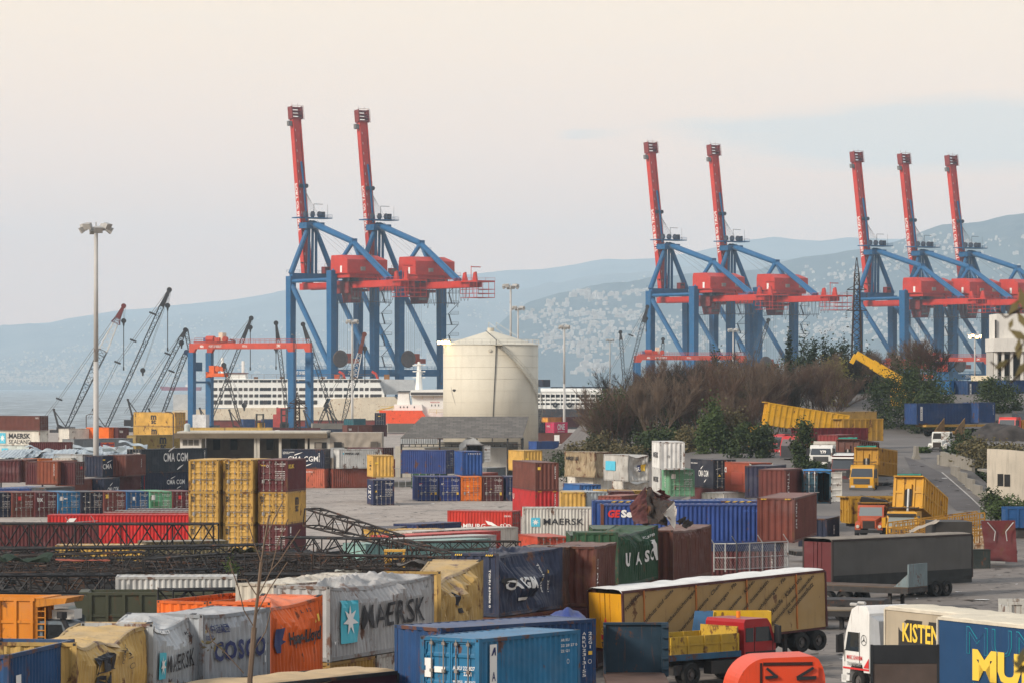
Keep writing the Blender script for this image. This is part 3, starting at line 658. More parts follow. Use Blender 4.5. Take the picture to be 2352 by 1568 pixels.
# ---- second line on the left
cont('dark slate container with white lettering and swooshes, upper of two', SLATE, 325, 1031, 5.8, 'L', us=476, L=12.19, H=2.9, marks=cma('s', .33, .45, .37, .37) + [('s', 'D', 'CMAU 448', .95, .45, .02, .45, TXT)] + [('e', 'T', 'CMAU 4432', .4, .80, .5, .06, TXT)])
cont('navy container with white lettering and swooshes, lower of two', NAVY, 325, None, 2.9, 'L', us=476, L=12.19, H=2.9, D=430, marks=cma('s', .38, .47, .27, .20), end='rib')
cont('navy container with white lettering just right of the big lamp mast', NAVY, 236, 1046, 5.2, 'L', us=289.5, D=420, H=2.59, end='rib', marks=cma('s', .0, .38, .83, .24) + [('s', 'R', 0, .0, .78, .1, .06, TXY)])
cont('maroon container between two navy lettered containers', BROWN, 290, 1043.5, 5.25, 'L', us=335, D=422, end='rib', marks=[('s', 'D', 'TGHU 81', .75, .4, .03, .4, TXT)])
cont('grey container with bare corrugated end left of the lamp mast', SILV, 190, 1048, 5.2, 'R', ue=227, D=428, end='rib')
cont('navy container with broken white lettering low beside the lamp mast', NAVY, 240, 1098, 2.59, 'L', ue=228, us=275, end='rib', marks=cma('s', .2, .30, .7, .28))
cont('maroon container low between navy and red ones', MAROON, 275, 1093, 2.59, 'L', us=332, end='rib', marks=[('s', 'D', 'FCIU 2', .85, .3, .03, .5, TXT)])
cont('narrow red container with a white letter low beside navy one', RED, 332, 1090.5, 2.59, 'L', us=346, end='rib', marks=[('s', 'T', 'D', .1, .1, .7, .25, TXT), ('s', 'R', 0, .1, .8, .8, .08, TXT)])
cont('rust brown container with ribbed end standing out left of the lamp mast', (.25, .075, .035), 132.5, 1059, 5.3, 'L', ue=85, D=386, end='rib', marks=[('e', 'D', 'CAXU 31', .80, .38, .05, .5, TXT)])
cont('navy container with bent door bars at the far left edge', NAVY, 0, 1055, 5.2, 'R', ue=23.5, dmg=lambda L, H: dentend(L, H, 3, .3, .1))
cont('dark slate container with bent door bars second from the left edge', SLATE, 23.7, 1055, 5.2, 'R', ue=45, dmg=lambda L, H: dentend(L, H, 4, .3, .1))
cont('dark brown buckled container beside the bent dark doors', MAROON, 45, 1055.5, 5.2, 'L', us=65, end='rib', dmg=lambda L, H: wrinkle(L, H, 5, .12))
cont('brown container with vertical white letters left of the rust one', BROWN, 65, 1054.8, 5.2, 'L', us=86, end='rib', marks=[('s', 'D', 'TEXA', .22, .42, .2, .4, TXT)])
cont('maroon container with red label on its door beside the lamp mast', MAROON, 172.5, 1060, 5.2, 'R', ue=194, marks=[('e', 'R', 0, .55, .68, .3, .12, TXR), ('e', 'T', 'TAL', .58, .70, .24, .07, TXT, {'off': .012})])
cont('orange container glimpsed behind the rust brown one', (.60, .19, .03), 88, 1052, 4.7, 'L', us=164, end='rib')
cont('white container glimpsed under the twisted tin roof', WHT, 166, 1050.5, 4.8, 'L', us=186, end='rib')
cont('blue container roof behind the row of coloured doors', BLUE, -62, 1121, 2.59, 'L', b=2, end='rib')
cont('bright blue container roof behind the row of coloured doors', (.03, .13, .33), 36, 1119.5, 2.59, 'L', us=104, end='rib')
cont('grey container roof behind the row of coloured doors', (.12, .13, .14), 106, 1119, 2.59, 'L', us=172, end='rib')
cont('dark brown container beside the foot of the big lamp mast', BROWN, 172.5, 1101, 2.59, 'L', us=212, end='rib')
# row of doors
row = [('navy container at the left end of the row of coloured doors', NAVY, doorset('CMAU 340922')), ('brown red container with a red label on its doors', (.20, .058, .042), doorset('TCLU 221083') + [('e', 'R', 0, .26, .68, .15, .15, TXR), ('e', 'T', 'TAL', .275, .72, .12, .07, TXT, {'off': .012})]),
       ('maroon container with white lettering across its doors', (.14, .03, .035), doorset('TEXU 290985') + [('e', 'T', 'tex', .08, .62, .26, .18, TXT, {'bold': .03}), ('e', 'O', 0, .30, .86, .08, .07, TXT)]), ('sky blue container in the row of coloured doors', SKYB, doorset('ARKU 223079') + [('e', 'R', 0, .06, .66, .17, .16, TXT), ('e', 'P', [(0, 0), (.7, 1), (1, 1), (1, 0), (.75, 0), (.7, .5), (.3, 0)], .09, .70, .1, .09, INKB, {'off': .012}), ('e', 'R', 0, .26, .71, .16, .05, TXT)]),
       ('navy container with a white round placard in the row of doors', (.022, .024, .05), doorset('ECMU 170264') + [('e', 'SW', 0, .06, .8, .18, .06, TXT), ('e', 'R', 0, .3, .57, .1, .03, TXT)]), ('red brown container with a yellow square emblem on its door', (.20, .06, .05), doorset('FCIU 300564') + [('e', 'R', 0, .06, .74, .16, .15, HAZ), ('e', 'T', 'F', .10, .76, .09, .11, INK, {'off': .012, 'shear': .3, 'bold': .05})]),
       ('mid blue container in the row of coloured doors', (.02, .12, .27), doorset('TOLU 816043', plac=False) + [('e', 'T', '1', .26, .68, .1, .11, TXT, {'bold': .04}), ('e', 'R', 0, .26, .65, .14, .02, TXT), ('e', 'R', 0, .1, .22, .12, .10, TXT)]), ('mint green container in the row of coloured doors', GREEN, doorset('BTGU 290865', plac=False) + [('e', 'R', 0, .06, .66, .18, .2, (lambda: TXT)()), ('e', 'R', 0, .05, .40, .34, .2, flat('dark green patch', (.03, .14, .05)))]),
       ('maroon container with a red label beside the yellow stack', (.16, .035, .04), doorset('TGHU 620187') + [('e', 'R', 0, .26, .68, .15, .15, TXR), ('e', 'T', 'TAL', .275, .72, .12, .07, TXT, {'off': .012})])]
for i, (lab, c, mk) in enumerate(row): cont(lab, c, -24 + 52.6 * i, 1130.2 - 0.35 * i, 2.59, 'R', ue=-24 + 52.6 * (i + 1) - 1.0, marks=mk, rust=.08)
# red forty foot and roofs
cont('long bright red container lying behind the scrap booms', RED, 109, 1181, 2.59, 'L', b=2.5, L=12.19, end='rib', rust=.05, marks=[('s', 'P', [(0, 0), (.35, 1), (1, 1), (.65, 0)], .13, .74, .075, .14, TXT)], dust=.2)
cont('faded red roofed container just behind the long bright red one', (.32, .10, .085), 236, None, 2.59, 'L', b=2.5, L=12.19, D=304.5, end='rib', dust=.7)
cont('grey roofed container second behind the long bright red one', (.22, .19, .18), 262, None, 2.59, 'L', b=2.5, L=12.19, D=308.5, end='rib', dust=.7)
cont('mauve grey roofed container farthest behind the long bright red one', (.17, .13, .14), 292, None, 2.59, 'L', b=2.5, L=12.19, D=313.0, end='rib', dust=.7)
cont('long maroon container behind the scrap booms at the left edge', MAROON, -132, 1204.5, 2.59, 'L', b=2, L=12.19, end='rib')
cont('yellow container with pale roof lying among the scrap booms', (.58, .38, .10), 127, 1251, 2.59, 'L', b=3, L=6.06, end='rib', dust=.6)
cont('olive drab container behind the scrap booms left of the yellow stack', (.20, .17, .10), 335, 1243, 2.59, 'L', b=20, L=6.06, end='rib', dust=.7)
# yellow stack
names = [['yellow container top of the left column of the yellow stack', 'yellow container middle of the left column of the yellow stack', 'yellow container bottom of the left column of the yellow stack'], ['yellow container top of the centre column of the yellow stack', 'yellow container middle of the centre column of the yellow stack', 'yellow container bottom of the centre column of the yellow stack'], ['maroon container on top of the right column of the yellow stack', 'yellow container sandwiched between two maroon ones in the stack', 'maroon container at the bottom right of the yellow stack']]
for c_, (U, us) in enumerate(((501.3, 543.5), (580.5, 622.5), (660.5, 703))):
    for t_ in range(3):
        yel = not (c_ == 2 and t_ != 1)
        mk = (msc('e', .07, .70, .15, .17) + doorset(('MEDU 298880', 'MEDU 123095', 'MEDU 649876', 'MEDU 207309', 'MEDU 614027', 'MEDU 310851', 'x', 'MSCU 160100', 'x')[c_ * 3 + t_], INK)) if yel else doorset(('GLDU 953005', 'CRXU 738128')[t_ // 2])
        if c_ == 2 and t_ == 0: mk += [('e', 'T', 'Touax', .06, .80, .2, .05, TXY, {'bold': .02}), ('s', 'T', 'KUK', .05, .72, .3, .13, TXY, {'bold': .04}), ('e', 'O', 0, .28, .76, .08, .08, TXT)]
        if c_ == 2 and t_ == 1: mk += msc('s', .40, .36, .2, .46)
        if c_ == 2 and t_ == 2: mk += [('s', 'R', 0, .12, .72, .07, .2, TXT), ('s', 'V', 'MRKS', .13, .2, .06, .5, TXT)]
        cont(names[c_][t_], (.58, .375, .105) if yel else (.145, .035, .04), U, None, 7.77 - 2.59 * t_, 'L', us=us, D=278, marks=mk, rust=.16)
# ---- middle of the yard
cont('navy container with big white lettering and swooshes beside the building', NAVY, 745.5, 1030.8, 5.18, 'R', us=647, marks=cma('s', .145, .37, .70, .27) + [('s', 'T', 'advanced container', .03, .82, .27, .06, TXT), ('s', 'T', 'light steel', .03, .74, .15, .06, TXT), ('s', 'D', 'ECMU 1724', .86, .35, .03, .45, TXT)])
cont('salmon orange container with a ribbed end under the navy lettered one', SALMON, 745.5, None, 2.59, 'R', us=647, D=464, end='rib', endcol=SLATE, rust=.2, marks=[('s', 'T', 'CAXU 497215', .52, .8, .2, .07, TXT)])  # end colour argument is slate, darker than the salmon sides
cont('pale grey container with small black lettering upon a red brown one', PALE, 779.3, 1028.5, 5.18, 'L', us=878, D=464, end='rib', rust=.14, marks=[('s', 'T', 'MAERSK LINE', .14, .73, .33, .10, INK, {'bold': .03}), ('s', 'S', 0, .07, .71, .05, .13, STARB), ('s', 'T', 'MRKU 260', .80, .80, .1, .1, GREYT)])
cont('red brown container under the pale grey lettered one', (.24, .07, .042), 765, None, 2.59, 'L', us=864, D=464, end='rib')
cont('maroon container peeping out behind the pale grey lettered one', MAROON, 879, 1027, 5.18, 'R', ue=904, D=475)
cont('yellow container standing on a navy one in the open yard', YEL, 857, 1045, 5.49, 'R', us=843, L=6.06, end='rib', rust=.06, marks=[('e', 'R', 0, .1, .62, .16, .07, TXY), ('s', 'V', 'CMA', .4, .3, .3, .45, INK)])
cont('navy container with white labels under the yellow one in the yard', (.022, .035, .10), 857, 1101.3, 2.9, 'R', us=843, L=6.06, H=2.9, marks=doorset('CMAU 800541') + [('e', 'SW', 0, .06, .78, .18, .06, TXT), ('e', 'P', [(0, 0), (1, 0), (.5, 1)], .1, .52, .09, .09, HAZ), ('s', 'V', 'CMC', .2, .2, .5, .6, TXT)])
rowb = [('blue container with red and white letters, leftmost of the yard row', (.025, .055, .20), 959.8, 1008.5, doorset('APHU 690186') + [('e', 'T', 'APL', .06, .62, .16, .08, TXT, {'shear': .2}), ('e', 'R', 0, .06, .70, .16, .02, TXR), ('e', 'P', [(0, 0), (1, 0), (.5, 1)], .62, .28, .09, .08, HAZ), ('e', 'R', 0, .82, .26, .1, .1, HAZ)]),
        ('blue container with white letters, left of the orange doors', (.022, .05, .22), 1010, 1057.5, doorset('APHU 698110') + [('e', 'T', 'APL', .06, .66, .16, .08, TXT, {'shear': .2}), ('e', 'R', 0, .82, .26, .1, .1, HAZ)]), ('orange container with black lettering in the yard row', (.80, .23, .02), 1059.3, 1107, doorset('HLBU 200172', INK) + [('e', 'T', 'Hapag-Lloyd', .05, .82, .36, .05, INK), ('e', 'P', [(0, 0), (1, 0), (.5, 1)], .28, .58, .1, .08, TXY)]),
        ('maroon container with yellow sticker in the yard row', MAROON, 1109, 1161, doorset('HLXU 842272') + [('e', 'R', 0, .80, .24, .12, .12, HAZ), ('e', 'P', [(0, 0), (1, 0), (.5, 1)], .36, .48, .09, .07, TXY), ('e', 'SW', 0, .07, .7, .16, .05, TXT)]), ('navy container at the right end of the yard row', (.02, .04, .12), 1163, 1211, doorset('SUDU 660124'))]
for lab, c, U, ue, mk in rowb: cont(lab, c, U, 1093.6, 2.9, 'R', us=U - 12.5, L=6.06, H=2.9, marks=mk, rust=.06)
cont('blue container with ribbed end set upon the orange doors container', (.018, .085, .27), 1061.8, 1035.8, 5.8, 'R', us=1043.5, L=6.06, H=2.9, end='rib', rust=.08, marks=[('e', 'T', '1 8 6 0 6 6', .3, .88, .6, .05, TXT)], endcol=None)
cont('blue container door end left of the blue ribbed upper container', (.028, .06, .20), 1024, 1034, 5.8, 'R', ue=1043, D=424, H=2.9, marks=doorset('APZU 31'))
cont('grey container with its door swung open inside the shed yard', (.13, .13, .13), 1070, 1020, 5.5, 'R', ue=1111, end='open', endcol=(.38, .38, .37))
cont('dark green container with white lettering low behind the yard row', DGREEN, 982, 1076, 2.59, 'L', us=1028, end='rib', marks=[('s', 'T', 'CAPITAL', .05, .62, .32, .18, TXT)])
cont('grey container low behind the maroon yard doors', (.20, .22, .23), 1118, 1074, 2.59, 'L', us=1162, end='rib')
cont('red roofed container low behind the maroon yard doors', (.35, .08, .06), 1109, 1081, 2.59, 'L', us=1144, D=440, end='rib')
cont('orange brown container behind the rail fence by the shed', (.32, .09, .05), 905, 1054, 2.59, 'R', ue=937, marks=[])
cont('brown container behind the rail fence under the shed roof', BROWN, 937, 1054, 2.59, 'L', us=960, D=523, end='rib')
cont('red container with white lettering and sail emblem beside pale roofs', (.50, .045, .025), 1176, 1173, 2.59, 'R', ue=1196, rust=.06, marks=[('s', 'T', 'HAMBURG', .10, .40, .49, .16, TXT), ('s', 'T', 'SÜD', .82, .40, .17, .19, TXT), ('s', 'P', [(0, 1), (.5, .75), (1, .1), (.75, 0), (.45, .3), (.2, .4)], .59, .45, .2, .22, TXT), ('s', 'T', 'SUDU 4310', .88, .8, .1, .06, TXT)], dust=.6)
cont('white roofed long container in front of the red lettered one', (.50, .46, .40), 950, 1220, 2.59, 'L', us=1190, L=12.19, end='rib', dust=.5)
cont('faded red roofed long container among pale roofs', (.52, .085, .07), 908, 1230, 2.59, 'L', us=1150, L=12.19, end='rib', dust=.25)
cont('grey white roofed long container among pale roofs', (.42, .42, .40), 880, 1239.5, 2.59, 'L', us=1140, L=12.19, end='rib', dust=.5)
cont('pale teal roofed long container nearest the scrap booms', (.26, .40, .37), 840, 1248, 2.59, 'L', us=1128, L=12.19, end='rib', dust=.4)
cont('small yellow container behind the pale roofs in the yard', YEL, 848, 1216, 2.59, 'L', b=16, end='rib', L=6.06)
cont('small navy container behind the pale roofs in the yard', NAVY, 905, 1214, 2.59, 'L', us=935, end='rib')
cont('long low navy container behind the white roof in the yard', (.03, .05, .14), 960, 1203, 2.59, 'L', us=1060, L=6.06, end='rib')
# ---- centre right block
cont('yellow container behind the big brown one near the brick wall', YEL, 1203.5, 1034, 5.49, 'R', ue=1245.5, end='rib', marks=[('e', 'R', 0, .1, .55, .16, .08, TXY)], rust=.08)
cont('big brown container on top of a red one', BROWN, 1229.8, 1061.3, 5.8, 'R', us=1177, L=12.19, H=2.9, end='rib', marks=[('e', 'R', 0, .1, .74, .12, .1, HAZ), ('e', 'D', 'GESU 94', .82, .42, .05, .45, TXT)])
cont('bright red container under the big brown one', (.42, .022, .025), 1229.8, None, 2.9, 'R', us=1177, L=12.19, H=2.9, D=356.5, end='rib', rust=.04, marks=hazard() + [('e', 'D', 'SUDU 5', .82, .3, .05, .6, TXT), ('s', 'T', 'U', .02, .6, .06, .2, TXT)])
for lab, c, U, ue, V, mk in (('yellow ribbed container end in the low row beside red', YEL, 1288, 1345, 1129.5, hazard()), ('pale blue grey ribbed container end in the low row', (.42, .46, .48), 1347, 1397.5, 1128.5, [('e', 'D', 'MSKU 4', .82, .3, .05, .6, INK)]), ('maroon ribbed container end in the low row', MAROON, 1400, 1456, 1127.5, [('e', 'D', 'MSKU', .9, .4, .05, .5, TXT)]), ('yellow ribbed container end at the right of the low row', YEL, 1457.5, 1497, 1126, hazard())):
    cont(lab, c, U, V, 3.1, 'R', ue=ue, H=2.9, end='rib', marks=mk, L=6.06)
cont('red brown container roof below the green container', (.27, .08, .06), 1428, 1138, 3.1, 'L', us=1476, H=2.9, end='rib')
cont('red roofed container glimpsed left of the mangled wreck', (.36, .07, .06), 1428, 1152, 3.3, 'L', us=1500, H=2.9, end='rib', D=300)
cont('maroon roofed container glimpsed right of the mangled wreck', MAROON, 1530, 1153, 3.7, 'R', ue=1592, H=2.9, end='rib', dust=.5)
cont('blue ribbed container end behind the long blue one, left of two', (.022, .085, .25), 1592, 1150, 3.85, 'R', ue=1660, H=2.9, end='rib', marks=hazard())
cont('blue ribbed container end behind the long blue one, right of two', (.022, .095, .28), 1661, 1148, 3.85, 'R', ue=1726, H=2.9, end='rib', marks=hazard())
cont('blue container with flat roof under the wrinkled tan one', (.025, .13, .33), 1331, 1112, 2.9, 'R', ue=1380, H=2.9, end='rib', marks=[('e', 'T', '4 1 1 0 0 0 8', .25, .78, .6, .06, TXT)])
cont('tan container with badly wrinkled walls by the leafless trees', (.36, .29, .19), 1365.5, 1037, 6.2, 'R', us=1296, H=2.9, end='rib', rust=.4, dmg=lambda L, H: wrinkle(L, H, 2, .22), marks=[('s', 'T', 'MAERSK LINE', .06, .66, .42, .15, INK, {'bold': .03})])
cont('white container under the wrinkled tan one', (.58, .56, .50), 1362, 1095, 3.3, 'R', us=1303, H=2.9, end='rib', rust=.2)
cont('grey container with crushed rounded end and blue yellow emblem', (.40, .39, .36), 1443.5, 1044, 6.2, 'R', ue=1490, H=2.9, end='rib', rust=.15, dmg=lambda L, H: dentend(L, H, 8, .7, .35), marks=[('e', 'R', 0, .50, .42, .17, .26, INKB), ('e', 'R', 0, .67, .42, .19, .26, TXY), ('e', 'T', 'P.O.', .36, .46, .3, .16, TXT), ('s', 'R', 0, .1, .4, .4, .35, STARB)])
cont('crumpled white container under the grey crushed one', (.55, .52, .46), 1443, 1103, 3.3, 'R', ue=1492, H=2.9, end='rib', rust=.3, dmg=lambda L, H: dentend(L, H, 9, .5, .45))
cont('white ribbed container topmost upon the green doors container', (.56, .56, .54), 1515, 1013.5, 8.3, 'R', us=1497, H=2.7, L=6.06, end='rib', rust=.16, marks=[('s', 'T', 'MAERSK', .2, .42, .6, .2, INK, {'bold': .03}), ('e', 'D', 'MSKU 7321', .82, .3, .04, .6, INK), ('e', 'P', [(.5, 0), (1, .5), (.5, 1), (0, .5)], .3, .42, .12, .12, GREYT)])
cont('mint green container with doors facing the yard', (.16, .33, .21), 1537.8, 1077, 5.6, 'R', us=1519.5, H=2.62, L=6.06, rust=.15, marks=doorset('WFHU 373740', plac=False) + [('e', 'R', 0, .06, .66, .18, .17, (TXT)), ('e', 'T', 'L', .1, .7, .08, .1, GREYT, {'off': .012}), ('s', 'D', 'WFHU 3737', .4, .3, .12, .6, TXT)])
cont('grey container side with black letters left of the green doors', (.44, .44, .42), 1516, 1073, 5.6, 'R', us=1497, D=345, H=2.62, L=6.06, end='rib', marks=[('s', 'T', 'MAERSK', .2, .42, .6, .2, INK, {'bold': .03})])
cont('navy container with white lettering right of the green doors', (.02, .024, .042), 1638.5, 1055, 6.2, 'R', us=1586, H=2.9, L=6.06, rust=.06, marks=cma('s', .36, .40, .42, .22) + [('s', 'T', 'clean container', .02, .84, .3, .05, TXT), ('e', 'P', [(0, 0), (1, 0), (.5, 1)], .22, .42, .12, .08, HAZ), ('e', 'SW', 0, .1, .66, .25, .05, TXT)] + doorset('ECMU 20', plac=False))
cont('maroon container under the navy lettered one', MAROON, 1638.5, None, 3.3, 'R', us=1586, H=2.9, L=6.06, D=351, end='rib')
orc = cont('orange brown container with crumpled pale end bearing a blue star', (.36, .085, .04), 1721, 1059, 6.2, 'R', us=1664.5, H=2.9, L=6.06, end='open0', rust=.08, marks=[('s', 'R', 0, .28, .25, .45, .42, flat('brick red patch', (.32, .055, .03))), ('s', 'T', 'CI', .0, .64, .08, .18, TXT, {'bold': .04})], D=337)
cont('white container under the orange brown one', (.60, .58, .52), 1663, 1131, 3.3, 'L', us=1728, H=2.9, end='rib', rust=.12)
# pale crumpled end hung on the orange container
f9 = dentend(6.06, 2.9, 14, .55, .55); m9 = MB()
m9.grid(lambda u, v: (lambda y, z: (f9(3.06 + 0.05 * math.sin(y * 16), y, z)[0] + 0.05, y, f9(3.05, y, z)[2] + (0.75 * math.sin(math.pi * u) if v < 0.02 else 0) * 0.9))(lerp(-1.22, 1.22, u), lerp(0.02, 2.88, v)), 40, 24)
pe = m9.build('crumpled_end', cmat((.44, .41, .35), .3), orc)
for q, mt, nm in ((star7(7), STARB, 'panel'), (star7(7, .4), TXT, 'star')):
    vs, fs = (([(0, 0), (1, .1), (.8, .5), (1, 1), (.1, .9), (.25, .5)], [(0, 1, 2, 3, 4, 5)]) if nm == 'panel' else (q[0] + [(.5, .5)], q[1]))
    vs, fs = slice_geo([((x - .5) * (1.15 if nm == 'panel' else .8) - .35, (y - .5) * (1.3 if nm == 'panel' else .85) + 1.45) for x, y in vs], fs, .15, .15)
    MB().add([(lambda w: (f9(3.06 + 0.05 * math.sin(y * 16), y, z)[0] + 0.09 + (.03 if nm == 'star' else 0), y, w))(f9(3.05, y, z)[2]) for y, z in vs], fs).build(nm, mt, orc)
cont('long blue container with red and white initials across the centre', (.030, .075, .25), 1379.3, 1157, 5.8, 'L', us=1809.5, L=12.19, rust=.10, end='rib', dust=.2, marks=[('s', 'T', 'GE', .04, .66, .068, .20, TXR, {'bold': .05, 'shear': .15}), ('s', 'T', 'Seaco', .112, .66, .15, .20, TXT, {'bold': .05}), ('s', 'T', '05 531 7', .78, .80, .12, .06, flat('faded blue mark', (.05, .12, .40))), ('s', 'R', 0, .935, .66, .01, .05, HAZ), ('s', 'R', 0, .0, .0, .018, 1.0, pm('rusty plate', (.17, .07, .04), .9, .3, .4))])
cont('maroon container under the long blue one behind the mesh fence', MAROON, 1379.3, None, 3.2, 'L', us=1809.5, L=12.19, D=231.5, H=2.59, end='rib', marks=[('s', 'D', 'UESU', .93, .2, .008, .5, TXT), ('s', 'T', 'APL', .83, .85, .03, .07, TXT, {'bold': 0}), ('s', 'R', 0, .6, .80, .38, .19, flat('navy band', (.02, .028, .07)))])
cont('blue container behind the long blue one beside pale lettered container', (.025, .085, .27), 1362, 1148, 5.8, 'L', b=1, L=12.19, D=238.5, rust=.05, end='rib', marks=hazard('s'))
cont('pale container with blue star panel and bold black lettering in mid yard', (.47, .46, .42), 1202, 1164.5, 3.1, 'L', b=2, L=6.06, H=2.59, rust=.12, end='rib', marks=star('s', .11, .36, .13, .30) + [('s', 'T', 'MAERSK', .287, .42, .578, .215, INK, {'bold': .012, 'sp': 1.05}), ('s', 'T', 'MRKU 901 9585', .815, .84, .09, .05, GREYT), ('s', 'T', '2261', .82, .76, .04, .05, GREYT)])
cont('orange red container doors in front of the pale lettered one', (.50, .085, .04), 1235, 1232, 2.45, 'R', ue=1308, rust=.15, marks=[])
cont('green container end with white number in the damaged row', (.022, .085, .035), 1310, 1229, 5.7, 'R', us=1300, rust=.1, marks=hazard() + [('e', 'T', 'UACU 007089', .27, .80, .62, .10, TXT, {'sp': 1.3})], end='rib')
cont('green container end glimpsed behind the green numbered one', (.025, .09, .04), 1362, 1214, 5.4, 'R', us=1352, end='door')
cont('brown red container at the right end of the long blue one', (.17, .05, .035), 1825, 1143, 6.4, 'L', ue=1739, H=2.9, L=12.19, end='rib', marks=hazard() + [('s', 'D', 'TRIU 547', .05, .3, .05, .6, TXT)], dust=.3)
cont('dark indigo container with white edge behind the open container', (.035, .035, .075), 1772, 1069, 6.5, 'L', us=1806, H=2.9, end='rib', marks=[('s', 'R', 0, .04, .2, .04, .7, TXT)])
cont('red brown container with white marks behind the open container', (.17, .052, .04), 1805, 1077, 6.4, 'L', us=1842, H=2.9, end='rib', marks=[('s', 'D', 'TTNU', .1, .3, .1, .6, TXT)])
opc = cont('blue container standing open with black interior and white swung door', (.06, .15, .20), 1846, 1097, 6.2, 'R', ue=1916, H=2.9, D=306, end='open0', rust=.4)
inst('door', door_mesh(2.9), [cmat((.07, .15, .19), .4), STEELD], opc, (3.0, -1.06, 0))
for y in (.3, .8): inst('locking_bar', bar_mesh(2.9), TXT, opc.children[-1], (0, y, 0))
dw = inst('door', door_mesh(2.9), [cmat((.62, .60, .54), .1), STEELD], opc, (3.03, 1.2, 0), 0.35)
MB().box(-2.9, 2.95, -1.12, 1.12, .16, .2).build('floor', pm('container plywood', (0.09, 0.06, 0.04), 0.9), opc)
MB().grid(lambda u, v: (lerp(3.04, 1.2, v), lerp(-1.24, 1.24, u), 2.96 + 0.10 * math.sin(math.pi * u) - (0.3 if v == 0 else 0) + 0.05 * math.sin(u * 19 + v * 4) * (1 - v)), 24, 8).build('tarpaulin', pm('bright blue tarp', (.06, .22, .45), .5, .2), opc)
cont('navy container with white mark in front of the orange bonnet truck', NAVY, 1900, 1190, 2.6, 'L', ue=1880, us=1928, end='rib', marks=[('s', 'T', 'H', .5, .45, .1, .3, TXT)])
cont('pinkish red roofed container beside the small navy one', (.36, .085, .065), 1879, 1192.5, 2.3, 'R', ue=1899, end='rib')
# ---- upper yard on the right
cont('red container with bright roof among the parked tippers', (.26, .045, .045), 1924, 998, 8.1, 'L', ue=1878, end='rib', dust=.25)
cont('yellow container behind the tipper trailers under the trees', (.55, .36, .11), 1886, 949, 10.4, 'L', us=2014, L=12.19, D=430, end='rib', marks=[('s', 'T', 'M', .14, .0, .03, .2, INK), ('s', 'T', 'B', .19, .0, .03, .2, INK)])
arc = cont('long blue container with white vertical name strip on a yellow trailer', (.020, .065, .18), 2106, 928, 11.2, 'L', us=2247.5, L=12.19, H=2.9, D=480, end='rib', rust=.05, marks=[('s', 'R', 0, .055, .18, .035, .66, TXT), ('s', 'V', 'SACRA'[::-1], .06, .20, .025, .55, INK, {'off': .02}), ('s', 'D', 'ARKU 4410', .94, .4, .012, .5, TXT)])
cont('blue container standing right behind the long blue lettered one', (.020, .075, .21), 2248, 924, 11.3, 'L', us=2286, L=6.06, H=2.9, D=486, end='rib', marks=[('s', 'D', 'ARKU 77', .85, .4, .04, .5, TXT)])
for lab, c, U, us, V, D, mk in (('dull red container at the left of the far row behind bushes', BROWN, 1994, 2026, 872, 560, []), ('dark blue container with a white square in the far row', (.02, .04, .11), 2027, 2065, 872, 560, [('s', 'R', 0, .7, .3, .15, .4, TXT)]), ('long indigo container in the far row behind bushes', (.025, .04, .10), 2066, 2180, 872, 560, []), ('bright blue ribbed container in the far row', (.02, .16, .36), 2181, 2222, 873, 540, [('s', 'R', 0, .8, .2, .02, .7, TXT)]), ('dark blue container with vertical white strip in the far row', (.018, .065, .16), 2223, 2310, 874, 540, [('s', 'R', 0, .05, .1, .04, .75, TXT), ('s', 'V', 'ARK', .055, .15, .03, .6, INK, {'off': .02})]), ('deep blue container at the right edge of the far row', (.02, .075, .20), 2311, 2375, 872, 545, [])):
    z = EYE - (V - VH) * D / F
    cont(lab, c, U, V, z, 'L', us=us, D=D, L=12.19 if us - U > 80 else 6.06, H=2.9, end='rib', marks=mk)
# ================================================================ the wall of blast-damaged containers in front
def wall(label, col, near, far, zt=6.0, lower=None, **kw):
    r = cont(label, col, near[0], near[1], zt, 'L', far=far, **kw)
    if lower:
        H = kw.get('H', 2.9); D1 = DZ(near[1], zt); D2 = DZ(far[1], zt); z2 = zt - H - 0.02
        cont(lower[0], lower[1], near[0], VH + (EYE - z2) * F / D1, z2, 'L', far=(far[0], VH + (EYE - z2) * F / D2), H=2.9, end='rib', rust=.3)
    return r
wall('blue open topped container in the bottom left corner', (.020, .085, .20), (20, 1503), (172, 1467), H=2.9, end='rib', roofless=True, rust=.14, lower=None,
     marks=[('s', 'R', 0, .10, .12, .075, .66, TXT), ('s', 'V', 'ARKAS', .11, .16, .055, .55, INKB, {'off': .024}), ('s', 'T', 'KU', .87, .83, .06, .05, TXT), ('s', 'T', '0110', .86, .75, .09, .05, TXT), ('s', 'T', '21', .87, .67, .05, .05, TXT), ('s', 'R', 0, .88, .45, .02, .09, GREYT)])
wall('crumpled sand yellow container with twisted black logo, front left', (.52, .36, .13), (175, 1475), (350, 1428), H=2.9, end='rib', rust=.2, lower=('yellow container under the crumpled sand yellow one', YEL),
     dmg=lambda L, H: dent(L, H, 2.2, .28, .5, .4, .18, .76, .02), marks=msc('s', .24, .44, .30, .42) + [('s', 'D', 'MEDU', .60, .72, .035, .2, INK), ('s', 'D', '2261', .70, .74, .035, .18, INK), ('s', 'O', 0, .70, .60, .05, .07, INK)])
